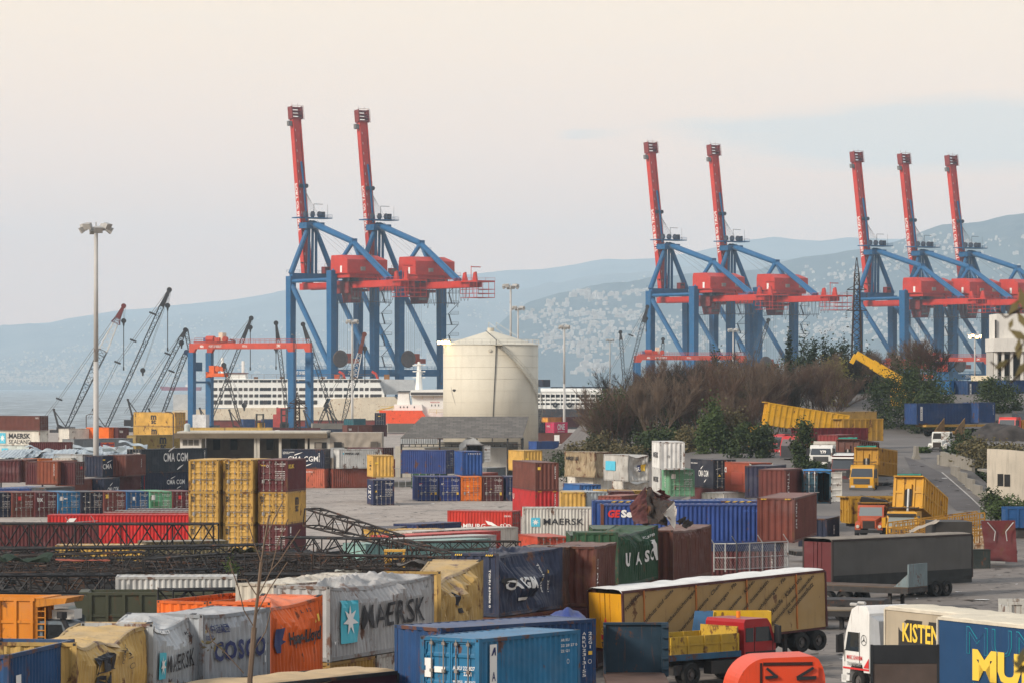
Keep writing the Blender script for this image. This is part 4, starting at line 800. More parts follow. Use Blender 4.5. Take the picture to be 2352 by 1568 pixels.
wall('buckled silver container with star panel, beside the sand yellow one', (.38, .40, .41), (352, 1431), (452, 1408), H=2.9, end='rib', rust=.12, lower=('grey container under the buckled silver one', GREY),
     dmg=lambda L, H: dent(L, H, 3.7, .10, .45, .35, .5, .76), marks=[('s', 'R', 0, .11, .36, .15, .32, flat('turquoise panel', (.06, .42, .52))), ('s', 'S', 0, .125, .40, .12, .24, TXT), ('s', 'T', 'MAERSK', .29, .42, .62, .22, INK, {'bold': .01, 'sp': 1.06}), ('s', 'R', 0, .0, .935, .58, .05, TXT), ('s', 'T', 'RKU 9654658', .02, .942, .54, .036, INK, {'sp': 1.2}), ('s', 'T', 'K', .80, .83, .05, .04, INK), ('s', 'T', '551', .82, .77, .1, .04, INK)])
wall('grey container with navy lettering and Chinese characters', (.30, .32, .34), (466, 1411), (621, 1394), H=2.9, end='rib', rust=.2, lower=('brown container under the grey lettered one', BROWN),
     dmg=lambda L, H: dent(L, H, 5.1, .12, .1, .12, .15, .8), marks=[('s', 'T', 'COSCO', .16, .44, .76, .24, INKB, {'bold': .04, 'sp': 1.15}), ('s', 'T', '中远集团', .12, .78, .27, .11, INKB, {'bold': .01}), ('s', 'T', 'cosco', .03, .70, .12, .06, INKB), ('s', 'R', 0, .91, .50, .012, .08, TXT), ('s', 'R', 0, .91, .36, .012, .08, TXT)])
wall('bright orange container with navy lettering and torn top edge', (.70, .16, .025), (622, 1382), (741, 1365), H=2.9, end='rib', rust=.12, lower=('pink brown container under the bright orange one', (.28, .12, .09)),
     dmg=lambda L, H: dent(L, H, 6.6, .22, .42, .5, .5, .72), marks=[('s', 'P', [(.25, 0), (.6, 0), (.62, .3), (1, .42), (.75, .5), (1, 1), (.2, .92), (0, .3)], .06, .37, .22, .34, INKB), ('s', 'T', 'Hapag-Lloyd', .34, .40, .62, .23, INK, {'bold': .04}), ('s', 'T', 'L 12', .72, .86, .13, .05, INK), ('s', 'R', 0, .90, .70, .03, .10, TXY), ('s', 'P', [(0, 0), (1, 0), (.5, 1)], .83, .70, .04, .05, TXY)])
wall('big grey crumpled container with star panel and tall black lettering', (.33, .33, .325), (758, 1346), (997, 1318), H=2.9, end='rib', rust=.28, lower=None,
     dmg=lambda L, H: dent(L, H, 9.3, .20, .32, .42, .75, .78), marks=[('s', 'R', 0, .10, .22, .155, .60, flat('turquoise panel', (.06, .42, .52))), ('s', 'S', 0, .112, .32, .13, .44, TXT), ('s', 'T', 'MAERSK', .305, .38, .60, .36, INK, {'bold': .005, 'sp': 1.08}), ('s', 'T', '61', .925, .85, .02, .05, INK), ('s', 'P', [(0, 1), (.5, .8), (1, 1), (.5, 0)], .03, .22, .02, .05, TXT)])
for n_, f_, lab, c_ in (((758, 1346), (862, 1333.8), 'rusty ochre container propping the big grey crumpled one', (.34, .21, .05)), ((866, 1333.4), (940, 1324.6), 'grey white container beneath the big grey crumpled one', (.42, .40, .36)), ((943, 1324), (997, 1318), 'red brown container beneath the right end of the crumpled grey one', BROWN)):
    z2 = 3.08; cont(lab, c_, n_[0], VH + (EYE - z2) * F / DZ(n_[1], 6.0), z2, 'L', far=(f_[0], VH + (EYE - z2) * F / DZ(f_[1], 6.0)), H=2.9, end='rib', rust=.45)
wall('sand coloured container with its top collapsed inward', (.46, .32, .12), (1013, 1311), (1110, 1284), H=2.9, end='rib', rust=.28, lower=('ochre container under the collapsed sand coloured one', YEL),
     dmg=lambda L, H: dent(L, H, 12.4, .55, .95, 1.0, .25, .66), marks=[('s', 'P', [(0, 1), (.9, 1), (.55, 0), (.3, .1)], .44, .46, .10, .30, INK), ('s', 'P', [(0, .2), (1, 0), (.8, 1), (.2, .9)], .50, .31, .06, .10, INK)])
wall('navy container with caved-in side and torn white letters', (.030, .042, .085), (1146, 1271), (1292, 1256), H=2.9, end='rib', rust=.12, lower=('dark red container under the caved-in navy one', MAROON), dust=.25,
     dmg=lambda L, H: dent(L, H, 15.5, .75, .30, 1.0, .55, .58), marks=hazard() + [('s', 'T', 'CMA', .10, .42, .28, .17, TXT, {'bold': .04}), ('s', 'T', 'CGM', .41, .40, .17, .20, TXT, {'bold': .04}), ('s', 'R', 0, .32, .22, .12, .05, TXT), ('s', 'P', [(0, .3), (.4, 0), (1, .5), (.6, 1), (.1, .8)], .04, .52, .2, .11, BLACK, {'nm': 'torn_hole'}), ('s', 'R', 0, .80, .62, .03, .06, HAZ), ('s', 'R', 0, .70, .50, .03, .05, HAZ), ('s', 'D', 'TGHU 6385', .73, .30, .02, .5, TXT), ('s', 'D', '22G1', .80, .30, .02, .2, TXT), ('e', 'D', 'TGHU 639606 0', .80, .15, .04, .6, TXT)])
wall('dark brown scorched container right of the caved-in navy one', (.085, .045, .035), (1294, 1256), (1333, 1250), H=2.9, end='rib', rust=.5, dmg=lambda L, H: wrinkle(L, H, 17, .1), lower=('brown container under the dark scorched one', BROWN))
wall('rust brown container left of the green lettered one', (.13, .043, .03), (1372, 1254), (1417, 1243), H=2.9, end='rib', rust=.5, dmg=lambda L, H: wrinkle(L, H, 18, .05), lower=('maroon container under the rust brown one', MAROON), marks=[('e', 'D', 'GLDU 128 0', .25, .2, .06, .65, TXT), ('s', 'D', 'GLDU', .03, .3, .03, .5, TXT)])
wall('green dented container with spaced white letters', (.020, .080, .034), (1420, 1222), (1512, 1205), H=2.95, end='rib', rust=.06, dust=.15, lower=('brown container under the green dented one', BROWN),
     dmg=lambda L, H: dent(L, H, 21.2, .20, .40, .55, .25, .74), marks=[('s', 'T', 'U', .18, .36, .12, .27, TXT, {'bold': .04}), ('s', 'T', 'A', .45, .36, .10, .25, TXT, {'bold': .04}), ('s', 'T', 'S', .68, .37, .07, .24, TXT, {'bold': .04}), ('s', 'T', 'C', .80, .38, .08, .24, TXT, {'bold': .04}), ('s', 'P', [(0, 1), (.6, 1), (1, 0), (.7, 0)], .82, .36, .16, .42, TXT), ('s', 'T', 'UACU 007089', .70, .84, .24, .05, TXT)])
wall('rusty red brown container with a pale corner post', (.14, .050, .034), (1546, 1217), (1634, 1203), zt=5.7, H=2.9, end='rib', rust=.4, ue=None, lower=('rusty container under the one with a pale corner post', BROWN), dmg=lambda L, H: dent(L, H, 25.4, .10, .22, .1, .1, .85), marks=[('e', 'R', 0, .42, .02, .12, .92, flat('pale post paint', (.5, .48, .44)), {'nm': 'corner_post'})])
# the two sky blue containers at the bottom centre
AP = [(0, 0), (.55, 1), (.9, 1), (1, 0), (.75, 0), (.68, .45), (.3, 0)]
wall('sky blue container with doors facing left, bottom centre', (.028, .19, .34), (1100.5, 1467), (1333, 1445), zt=5.5, H=2.59, rust=.14, dust=.3, lower=('blue container beneath the sky blue one at bottom centre', BLUE),
     marks=[('e', 'R', 0, .06, .49, .14, .24, TXT), ('e', 'P', AP, .085, .60, .08, .09, INKB, {'off': .012}), ('e', 'R', 0, .235, .555, .18, .075, TXT), ('e', 'T', 'ARKAS', .245, .57, .155, .045, INKB, {'off': .012, 'bold': .02}), ('e', 'T', 'ARKU', .55, .60, .15, .05, TXT), ('e', 'T', '222827 0', .72, .60, .25, .05, TXT), ('e', 'T', '22G1', .73, .53, .13, .05, TXT)] + [('e', 'T', a, .55, .44 - .08 * k, .16, .03, TXT) for k, a in enumerate(('MAX. GROSS', 'TARE', 'NET', 'CU. CAP'))] + [('e', 'T', a, .75, .44 - .08 * k, .18, .03, TXT) for k, a in enumerate(('30.480 KGS', '2.185 KGS', '28.295 KGS', '33.2 CU M'))] +
     [('s', 'R', 0, .10, .08, .068, .84, TXT), ('s', 'V', 'ARK', .113, .12, .045, .48, INKB, {'off': .024}), ('s', 'P', AP, .112, .78, .045, .10, INKB, {'off': .024}), ('s', 'T', 'AR KU', .80, .87, .085, .035, TXT), ('s', 'T', '22 28 27 0', .80, .80, .165, .035, TXT), ('s', 'T', '22 G1', .80, .73, .085, .035, TXT), ('s', 'O', 0, .86, .58, .025, .06, TXT)])
wall('deep blue container just behind the sky blue one', (.018, .075, .19), (1013, 1442), (1369, 1420), zt=5.5, H=2.59, rust=.12, dust=.3, lower=('blue container beneath the deep blue one at bottom centre', BLUE), end='rib',
     marks=[('s', 'V', 'ARKU2313155', .905, .22, .03, .62, TXT), ('s', 'V', '22G1', .945, .60, .03, .24, TXT), ('s', 'R', 0, .948, .52, .025, .05, HAZ), ('s', 'O', 0, .945, .40, .025, .06, TXT)])
# pale twenty foot container behind the olive tipper, with container door debris
cont('pale ribbed container with black number behind the olive tipper trailer', (.47, .47, .45), 265, 1324, 4.1, 'L', b=4, L=6.06, end='rib', rust=.16, dust=.5, marks=[('s', 'T', 'MRKU', .79, .68, .045, .10, INK), ('s', 'T', '963 4062', .795, .50, .08, .10, INK), ('s', 'T', '2261', .795, .32, .04, .10, INK), ('s', 'R', 0, .1, .72, .016, .14, GREYT)])
cont('rusty brown container under the pale ribbed one', BROWN, 265, None, 1.5, 'L', b=4, D=DZ(1324, 4.1), L=6.06, H=1.5, end='rib', rust=.4)
cont('orange open container edge behind the grey lettered one', (.72, .17, .02), 474, 1381, 4.6, 'L', us=640, end='rib', roofless=True, rust=.06)
cont('white long container with rusty roof behind the big grey crumpled one', (.50, .46, .38), 662, 1340, 5.4, 'L', us=860, L=9.0, end='rib', rust=.3, dmg=lambda L, H: dent(L, H, 31, .1, .12, .1, .3, .8))
# mangled container wreck on top -------------------------------------
wr = thing('container_wreck', 'mangled red brown container wreck flung on top of the damaged row', 'wreck', P(1500, 1210, 186))
WD = 186.0
def wp(U, V, d): return P(U, V, WD + d) - Vector(wr.location)
def patch(name, a, b, c, d, mat, n=12, amp=0.12, seed=0):
    a, b, c, d = [wp(*q) for q in (a, b, c, d)]; N = (b - a).cross(d - a).normalized()
    def f(u, v):
        p = a.lerp(b, u).lerp(d.lerp(c, u), v); e = 1.0
        return p + N * (amp * (mnoise.noise((u * 5 + seed, v * 2.5, seed)) + 0.4 * mnoise.noise((u * 13 + seed, v * 4, 2))))
    return MB().grid(f, n, n).build(name, mat, wr)
wb = pm('wreck red brown', (.13, .045, .04), .75, .3, .35); wd = pm('wreck scorched steel', (.050, .038, .032), .85, .3, .3); wc = pm('wreck pale paint', (.42, .37, .31), .7, .15, .12)
patch('torn_wall', (1446, 1160, 0), (1455, 1203, -1), (1489, 1200, -.5), (1484, 1114, 1.5), wb, seed=1)
patch('inner_wall', (1489, 1118, 1.5), (1470, 1202, -.4), (1535, 1206, -.5), (1520, 1150, 1.2), wd, seed=2, amp=.3)
patch('folded_roof', (1486, 1112, 1.2), (1497, 1148, 2.5), (1550, 1152, 2.2), (1512, 1136, 3.2), wb, seed=3, amp=.25)
patch('torn_panel', (1498, 1146, 1.2), (1512, 1200, -1.2), (1528, 1178, -1.6), (1549, 1150, 1.0), wd, seed=4, amp=.2)
patch('pale_end', (1524, 1178, -1.6), (1550, 1216, -1.8), (1555, 1170, -.2), (1549, 1151, .9), wc, seed=5, amp=.06)
patch('curled_scrap', (1510, 1120, 2), (1522, 1146, 2.4), (1533, 1150, 2.6), (1530, 1130, 2.8), wb, seed=6, amp=.3, n=8)
patch('loose_sheet', (1553, 1195, 0), (1576, 1212, 0), (1594, 1202, 1), (1572, 1186, 1), wd, seed=7, amp=.3, n=8)
# blue tarpaulin heap
def heap(name, label, cat, U0, U1, V0, V1, D, depth, mat, seed, h=None):
    c = P((U0 + U1) / 2, V1, D); w = (U1 - U0) / F * D; h = h or (V1 - V0) / F * D
    t = thing(name, label, cat, c) if False else None
    m = MB().grid(lambda u, v: ((u - .5) * w, (v - .5) * depth, h * (math.sin(math.pi * u) * math.sin(math.pi * v)) ** 0.5 * (0.75 + 0.5 * mnoise.noise((u * 3 + seed, v * 3, seed))) + 0.06 * h * mnoise.noise((u * 14, v * 12, seed)) + .02), 40, 24)
    o = m.build(name, mat, None, True, c); return tag(o, label, cat)
heap('tarpaulin', 'crumpled blue tarpaulin under the caved-in navy container', 'tarpaulin', 1255, 1350, 1392, 1432, 148, 5, pm('blue tarp', (.02, .045, .19), .5, .25), 3)

# ================================================================ scrap crane booms
SCRAP = pm('burnt scrap steel', (.040, .032, .028), .8, .35, .25); SCRAPB = pm('black boom paint', (.018, .017, .018), .6, .3, .12)
def lattice(m, a, b, w, h, bays, r=0.05, r2=0.03, w2=None, h2=None, faces='tbns', up=(0, 0, 1)):
    a = Vector(a); b = Vector(b); d = (b - a).normalized(); up = Vector(up)
    x = d.cross(up)
    if x.length < .05: x = d.cross(Vector((0, 1, 0)))
    x.normalize(); y = x.cross(d); w2 = w if w2 is None else w2; h2 = h if h2 is None else h2
    def q(t, sx, sy): return a.lerp(b, t) + x * (sx * lerp(w, w2, t) / 2) + y * (sy * lerp(h, h2, t) / 2)
    C4 = ((-1, -1), (1, -1), (1, 1), (-1, 1))
    for s in C4: m.tube(q(0, *s), q(1, *s), r, 5)
    for k in range(bays):
        t0, t1 = k / bays, (k + 1) / bays
        for i in range(4):
            s0, s1 = C4[i], C4[(i + 1) % 4]
            if k % 2: s0, s1 = s1, s0
            m.tube(q(t0, *s0), q(t1, *s1), r2, 4, cap=False)
            if k % 3 == 0: m.tube(q(t0, *s0), q(t0, *s1), r2, 4, cap=False)
    for i in range(4): m.tube(q(1, *C4[i]), q(1, *C4[(i + 1) % 4]), r2, 4)
    return m
def boom(label, a, b, w=1.5, h=1.5, bays=12, mat=SCRAP, r=.06, r2=.035, **kw):
    a = Vector(a); b = Vector(b); c = (a + b) / 2; m = MB(); lattice(m, a - c, b - c, w, h, bays, r, r2, **kw)
    return tag(m.build('lattice_boom', mat, None, False, c), label, 'crane boom', 'scrapped lattice crane booms')
boom('long black lattice boom section lying across the red container', P(-30, 1229, 238), P(496, 1230, 236), 1.7, 1.65, 15, SCRAPB, .075, .05)
boom('rusty lattice boom propped up at a slant right of the yellow stack', P(716, 1186, 232), P(914, 1242, 226), 1.4, 1.15, 9, SCRAP, .07, .045, w2=1.0, h2=.7)
boom('black lattice boom below the slanting one', P(655, 1252, 224), P(880, 1256, 222), 1.5, 1.1, 9, SCRAPB, .07, .045)
boom('tapered lattice jib lying before the faded maroon container', P(915, 1262, 220), P(1032, 1281, 212), 1.2, 1.3, 6, SCRAP, .07, .045, w2=.7, h2=.6)
boom('slender lattice boom laid toward the sand coloured container', P(905, 1253, 221), P(1190, 1251, 224), 1.0, .5, 14, SCRAP, .06, .03)
boom('dense rusty lattice boom in the heap below the yellow stack', P(578, 1292, 208), P(732, 1296, 206), 1.6, 1.2, 9)
boom('low lattice boom with side plates in the middle of the heap', P(728, 1288, 204), P(990, 1292, 206), 1.5, .75, 12)
boom('long black double boom across the whole heap', P(-30, 1272, 226), P(600, 1262, 224), 1.4, .7, 20, SCRAPB, .075, .04)
boom('rusty lattice boom at the left edge under the double boom', P(-30, 1300, 214), P(330, 1288, 216), 1.6, 1.2, 14)
boom('black lattice boom section in front left of the heap', P(-20, 1339, 192), P(262, 1338, 194), 1.6, .95, 10, SCRAPB, .07, .045)
boom('black lattice boom end resting over the olive tipper', P(380, 1372, 166), P(655, 1368, 170), 1.4, .75, 8, SCRAPB, .065, .045)
boom('black bar boom behind the white rusty roofed container', P(560, 1330, 188), P(848, 1330, 188), 1.4, .6, 10, SCRAPB, .07, .04)
brg = random.Random(4)
words = ['short', 'bent', 'twisted', 'long', 'thin', 'heavy', 'broken', 'tilted', 'rusted', 'flattened', 'narrow', 'stubby', 'sagging', 'burnt', 'dusty', 'crooked', 'loose', 'stripped']
for i in range(18):
    U0 = -20 + i * 50 + brg.uniform(-30, 30); U1 = U0 + brg.uniform(110, 300); V0 = brg.uniform(1268, 1330); D = 8000 * (EYE - brg.uniform(1.0, 2.6)) / (V0 - VH)
    V1 = V0 + brg.uniform(-16, 16); D1 = D + brg.uniform(-8, 8)
    near = ('at the left end of the heap', 'under the long black boom', 'below the yellow roofed container', 'in front of the yellow stack', 'in the middle of the heap', 'at the right end of the heap')[min(5, i // 3)]
    boom('%s lattice boom piece %s' % (words[i], near), P(U0, V0, D), P(U1, V1, D1), brg.uniform(.8, 1.5), brg.uniform(.5, 1.2), brg.randint(6, 14), (SCRAP, SCRAPB)[i % 2], .06, .035)
# loose scrap between the booms
srg = random.Random(9)
def scrap(label, U, V, D, w, h, d, mat, rot, seed, name='scrap_plate'):
    c = P(U, V, D); m = MB().grid(lambda u, v: ((u - .5) * w + .05 * mnoise.noise((u * 4, v * 4, seed)), (v - .5) * d, h * abs(mnoise.noise((u * 2.2 + seed, v * 1.7, seed))) * 1.6 + .1 * mnoise.noise((u * 7, v * 7, seed))), 12, 8)
    m.xf(Matrix.Rotation(rot, 4, 'Z') @ Matrix.Rotation(srg.uniform(-.5, .3), 4, 'X'))
    return tag(m.build(name, mat, None, False, c), label, 'scrap', 'loose scrap in the boom heap')
SP = [('olive green bent sheet on the heap under the black boom', 565, 1270, 214, 2.6, .9, 1.5, pm('olive sheet', (.075, .07, .035), .8)), ('long faded pink beam lying on the scrap heap', 190, 1286, 205, 4.8, .15, .3, pm('faded pink beam', (.32, .11, .08), .8)), ('dark green engine housing at the left of the heap', 60, 1292, 204, 4.5, 1.2, 1.6, pm('dark green housing', (.025, .045, .03), .8)),
      ('pale broken sheet on the heap near the small tree', 800, 1313, 196, 2.2, .3, .8, pm('pale sheet', (.42, .42, .38), .8)), ('rust brown scrap mound in the middle of the heap', 430, 1292, 205, 5, .8, 2, pm('rust mound', (.085, .055, .035), .95, .4)), ('black tyre like scrap bundle under the yellow stack', 690, 1275, 215, 2.2, .9, 1.5, BLACK),
      ('brown scrap bundle behind the pale ribbed container', 300, 1318, 196, 5, .8, 1.5, pm('brown scrap', (.05, .038, .03), .95, .4)), ('dark plate with holes beside the small tree', 650, 1292, 203, 2.4, .7, .8, SCRAP), ('grey jagged scrap beside the yellow cab', 960, 1300, 200, 3.5, .9, 1.6, pm('grey jagged', (.12, .11, .10), .9, .4)), ('dark tangle of scrap at the lower left', 110, 1330, 196, 6, .7, 2, SCRAP), ('dark tangle of scrap below the pink beam', 520, 1310, 198, 6, .8, 2, SCRAP), ('dark tangle of scrap left of the white roofed container', 740, 1318, 196, 6, .8, 2, SCRAP)]
for i, (lab, U, V, D, w, h, d, mt) in enumerate(SP):
    if not lab.startswith(('dark tangle', 'brown scrap', 'rust brown')): scrap(lab, U, V, D, w * .7, h * .45, d * .5, mt, srg.uniform(-.3, .3), i * 3.3)
tg = MB()
for i in range(2600):
    U = srg.uniform(-20, 1000) if i % 4 else srg.uniform(-20, 720); V = srg.triangular(1258, 1340, 1298) if U < 600 else srg.triangular(1262, 1335, 1300)
    z = srg.triangular(.1, 2.6, .6); p = P(U, V, DZ(V, z)); ln = srg.choice((.5, .8, 1.2, 2.0, 3.0, 4.5)); an = srg.uniform(-.5, .5) if i % 3 else srg.uniform(0, 3.1)
    q = p + Vector((math.cos(an) * ln, math.sin(an) * ln, srg.gauss(0, .30 if ln < 1 else .10) * ln)); q.z = max(.05, q.z)
    tg.tube(p, q, srg.uniform(.02, .055), 4, cap=False, mi=srg.choice((0, 0, 0, 1, 1, 2)))
for i in range(160):
    U = srg.uniform(-20, 960); V = srg.uniform(1268, 1345); z = srg.uniform(.1, 1.4); p = P(U, V, DZ(V, z)); w_ = srg.uniform(.2, .9); h_ = srg.uniform(.15, .6)
    a_ = srg.uniform(0, 3.1); M = Matrix.Translation(p) @ Matrix.Rotation(a_, 4, 'Z') @ Matrix.Rotation(srg.uniform(-.8, .8), 4, 'X')
    tg.add([M @ Vector(v) for v in ((-w_, 0, -h_), (w_, 0.1, -h_ * .6), (w_ * .7, .1, h_), (-w_ * .8, 0, h_ * .5))], [(0, 1, 2, 3)], srg.choice((0, 0, 1, 2, 2)))
tag(tg.build('scrap_tangle', [SCRAP, SCRAPB, pm('brown rust bar', (.085, .05, .032), .9, .3, .3)]), 'dense tangle of burnt bars and cut steel filling the boom heap', 'scrap', None, 'stuff')
tag(MB().grid(lambda u, v: (lambda p, k: (p.x, p.y, .05 + k * (.6 + .7 * mnoise.noise((p.x * .3, p.y * .3, 2)))))(G(lerp(-30, 960, u), lerp(1370, 1290, v) if u < .6 else lerp(1350, 1290, v), 0), (math.sin(math.pi * u) * math.sin(math.pi * v)) ** .5), 80, 20).build('scrap_bed', pm('oily scrap bed', (.045, .037, .031), .95, .4, bump=.6)), 'dark oily bed of crushed scrap under the boom heap', 'scrap', None, 'stuff')
# a yellow excavator cab stripped in the heap
ex = thing('machine_cab', 'stripped yellow machine cab standing in the scrap heap', 'machine cab', P(907, 1303, 212))
ym = pm('machine yellow', (.55, .33, .06), .6, .2, .35)
m = MB()
for x in (-.55, .55):
    for y in (-.5, .5): m.beam((x, y, 0), (x, y, 1.0), .12)
m.box(-.65, .65, -.6, .6, 1.0, 1.12); m.box(-.62, .62, .40, .5, 0, .55); m.box(-.62, -.5, -.5, .5, 0, .5)
m.build('cab_frame', ym, ex); MB().box(-.2, .35, -.1, .3, 0, .5).build('seat', BLACK, ex); MB().box(-1.2, 1.2, -.9, .9, -1.4, -.02).build('chassis', SCRAP, ex)
# ---------------------------------------------------------------- fences
def fence(label, pts, h, n, barbs=True, mid=False, mesh=False):
    a = Vector(pts[0]); f = thing('chain_link_fence', label, 'fence', a)
    for (p, q), k in zip(zip(pts, pts[1:]), n):
        p = Vector(p) - a; q = Vector(q) - a
        r = MB(); r.tube(p + Vector((0, 0, h)), q + Vector((0, 0, h)), .03, 5); r.tube(p + Vector((0, 0, .15)), q + Vector((0, 0, .15)), .025, 5)
        if mid: r.tube(p + Vector((0, 0, h * .5)), q + Vector((0, 0, h * .5)), .025, 5)
        r.build('rail', GALV, f)
        for i in range(k + 1):
            c = p.lerp(q, i / k); m = MB(); m.tube(c, c + Vector((0, 0, h)), .04, 6)
            if barbs and i % 2 == 0: m.tube(c + Vector((0, 0, h)), c + Vector((-.3, -.25, h + .45)), .03, 5)
            m.build('post', GALV, f)
        if mesh:
            w = MB(); d = q - p; nn = int(d.length / .16)
            for i in range(nn):
                for s in (0, 1):
                    c0 = p + d * (i / nn); c1 = p + d * min(1, (i + 6) / nn) if s else p + d * max(0, (i - 6) / nn)
                    hh = h * min(1, abs((c1 - c0).length) / (d.length * 6 / nn))
                    w.tube(c0 + Vector((0, 0, .15)), c1 + Vector((0, 0, hh)), .006, 3, cap=False)
            w.build('wire_mesh', GALV, f)
    return f
fence('grey mesh fence running behind the long black boom at left', [G(40, 1262, .05), G(436, 1232, .1)], 2.0, [14], True, True)
fence('mesh fence with leaning barbed posts behind the slanting boom', [G(795, 1292, .05), G(1100, 1290, .05)], 2.2, [6])
fence('framed mesh fence in front of the maroon container below the long blue one', [P(1640, 1312, 205) , P(1692, 1312, 204), P(1810, 1306, 207)], 1.65, [2, 4], True, True, True)
# ================================================================ quay cranes
CBLUE = pm('crane blue', (.0125, .128, .270), .5, .10, .03, .3, streak=.12); CRED = pm('crane red', (.52, .046, .022), .5, .14, .03, .3, streak=.15)
CREDD = pm('crane dark red', (.24, .035, .030), .6, .2, .1, .3); CDARK = pm('crane machinery', (.05, .055, .075), .6, .2); CABLE = flat('steel cable', (.12, .12, .12), .6)
TH = R(35.5); WD_ = Vector((-math.sin(TH), math.cos(TH), 0)); RD_ = Vector((math.cos(TH), math.sin(TH), 0))
def rails(m, pts, h=1.1, r=.05, mi=0, step=3.0):
    for a, b in zip(pts, pts[1:]):
        a = Vector(a); b = Vector(b); n = max(1, int((b - a).length / step))
        m.tube(a + Vector((0, 0, h)), b + Vector((0, 0, h)), r, 3, mi=mi, cap=False); m.tube(a + Vector((0, 0, h * .5)), b + Vector((0, 0, h * .5)), r * .8, 3, mi=mi, cap=False)
        for i in range(n + 1):
            c = a.lerp(b, i / n); m.tube(c, c + Vector((0, 0, h)), r, 3, mi=mi, cap=False)
def make_sts():
    """local frame: x along the rails, y toward the water, origin under the middle of the landside rail"""
    r = thing('quay_crane', 'x', 'crane'); r['label'] = ''
    X = 10.0; GY = 30.0; S = 3.0
    # legs
    for nm, x, y in (('leg', -X, 0), ('leg', X, 0), ('leg', -X, GY), ('leg', X, GY)):
        m = MB(); m.beam((x, y, 2), (x, y, 57.5 if y == 0 else 56), 2.3, 2.9, w2=2.6, h2=3.6)
        for k in range(4): m.box(x - 1.0, x + 1.0, y - 6 + 3.2 * k, y - 3.4 + 3.2 * k, .2, 1.7) if False else None
        m.build(nm, CBLUE, r)
        b = MB(); b.box(x - 6, x + 6, y - .8, y + .8, .1, 2.2); b.build('bogie', CREDD, r)
    # lower portal frame
    m = MB()
    for y in (0, GY):
        m = MB(); m.beam((-X + 1, y, 17.8), (X - 1, y, 17.8), 1.6, 2.6); rails(m, [(-X, y, 19.2), (X, y, 19.2)]); m.build('portal_beam', CBLUE, r)
    for x in (X, -X):
        m = MB(); m.beam((x, 1.2, 17.8), (x, GY - 1.2, 17.8), 1.6, 2.8); rails(m, [(x, 1, 19.2), (x, GY - 1, 19.2)]); f = m.build('portal_beam', CBLUE, r)
    put_text(f, 'PORT OF BEIRUT', (-X - .85, GY - 3, 17.0), (0, -1, 0), (0, 0, 1), 12, 1.5, TXT); put_text(f, 'ZPMC', (-3, -.82, 17.1), (1, 0, 0), (0, 0, 1), 4.2, 1.5, TXT)
    # upper portal and braces
    m = MB(); m.beam((-X, 0, 55.8), (X, 0, 55.8), 2.0, 3.0); m.build('portal_beam', CBLUE, r); m = MB(); m.beam((-X, GY, 55.6), (X, GY, 55.6), 2.2, 3.4)
    rails(m, [(-X - 2, GY, 57.4), (X + 2, GY, 57.4)]); m.build('portal_beam', CBLUE, r)
    for x in (-X, X):
        m = MB(); m.tube((x, GY, 53.5), (x, 1.0, 20), 1.05, 10); m.build('diagonal_brace', CBLUE, r)
        m = MB(); m.tube((x, GY, 54.0), (x, 0, 54.0), .75, 8); m.build('tie_pipe', CBLUE, r)
    # mast over the waterside legs, land pyramid, stays
    A = Vector((0, GY + .5, 78.5)); N = Vector((0, 0, 69))
    for x in (-X, X):
        m = MB(); m.tube((x, GY, 57), A + Vector((x * .12, 0, -2)), 1.15, 10, r2=.95); m.build('mast_leg', CBLUE, r)
        m = MB(); m.tube((x, 0, 56), N + Vector((x * .05, 0, -.8)), .85, 10); m.build('pyramid_leg', CBLUE, r)
        m = MB(); m.tube(A + Vector((x * .07, 0, -1)), N + Vector((x * .03, 0, 0)), 1.1, 10); m.tube(N + Vector((x * .03, 0, 0)), (x * .10, -26, 53.8), .85, 10); m.build('backstay', CBLUE, r)
    m = MB(); m.tube(N, (0, -9, 56), .7, 8); m.build('pyramid_leg', CBLUE, r)
    m = MB(); m.box(-3, 3, -2, 2, 61.6, 61.9); rails(m, [(-3, -2, 61.9), (3, -2, 61.9), (3, 2, 61.9)]); m.box(-.6, .6, -.6, .6, 56, 61.6); m.beam(N + Vector((0, 0, -1.6)), N + Vector((0, 0, 1.2)), 2.4, 2.4); rails(m, [(-4, -1.5, 66.2), (4, -1.5, 66.2)]); m.build('service_platform', CBLUE, r)
    m = MB(); m.box(-4.2, 4.2, GY - 2.6, GY + 3.2, 75.2, 77.6); m.box(-7.5, 7.5, GY - 3.2, GY + 3.4, 79.2, 79.6); rails(m, [(-7.5, GY - 3.2, 79.6), (7.5, GY - 3.2, 79.6), (7.5, GY + 3.4, 79.6)]); rails(m, [(-6, GY - 3, 75.4), (-2, GY - 3, 75.4)])
    m.build('apex_frame', CBLUE, r)
    m = MB()
    for x in (-3.2, 0.2, 3.4): m.wheel((x, GY, 80.9), 1.25, .7, (1, 0, 0), 12)
    m.box(4.4, 5.6, GY - .8, GY + .8, 79.6, 82); m.tube((.8, GY, 79.6), (.8, GY, 85), .12, 4); m.tube((.8, GY, 85), (5, GY, 85), .1, 4); m.tube((7.2, GY, 79), (7.2, GY, 85), .06, 4)
    m.build('sheave_block', CDARK, r)
    # vertical columns behind the boom foot
    m = MB()
    for x in (-1.2, .6, 2.4): m.beam((x, GY + 1.0, 54), (x * .9, GY + .5, 76), .7, .9)
    m.build('hoist_column', CBLUE, r)
    # stairs up the right landside leg
    m = MB()
    for k in range(8):
        z0 = 20 + k * 4.2; y0, y1 = ((-1.8, -4.4) if k % 2 else (-4.4, -1.8))
        m.beam((X + 2.0, y0, z0), (X + 5.0 if k % 2 else X + 2.4, y1, z0 + 4.2), .5, .2); m.box(X + 1.2, X + 5.2, -4.6, -1.6, z0 - .1, z0 + .05); rails(m, [(X + 1.4, -4.5, z0), (X + 5.2, -4.5, z0)], 1.1, .06)
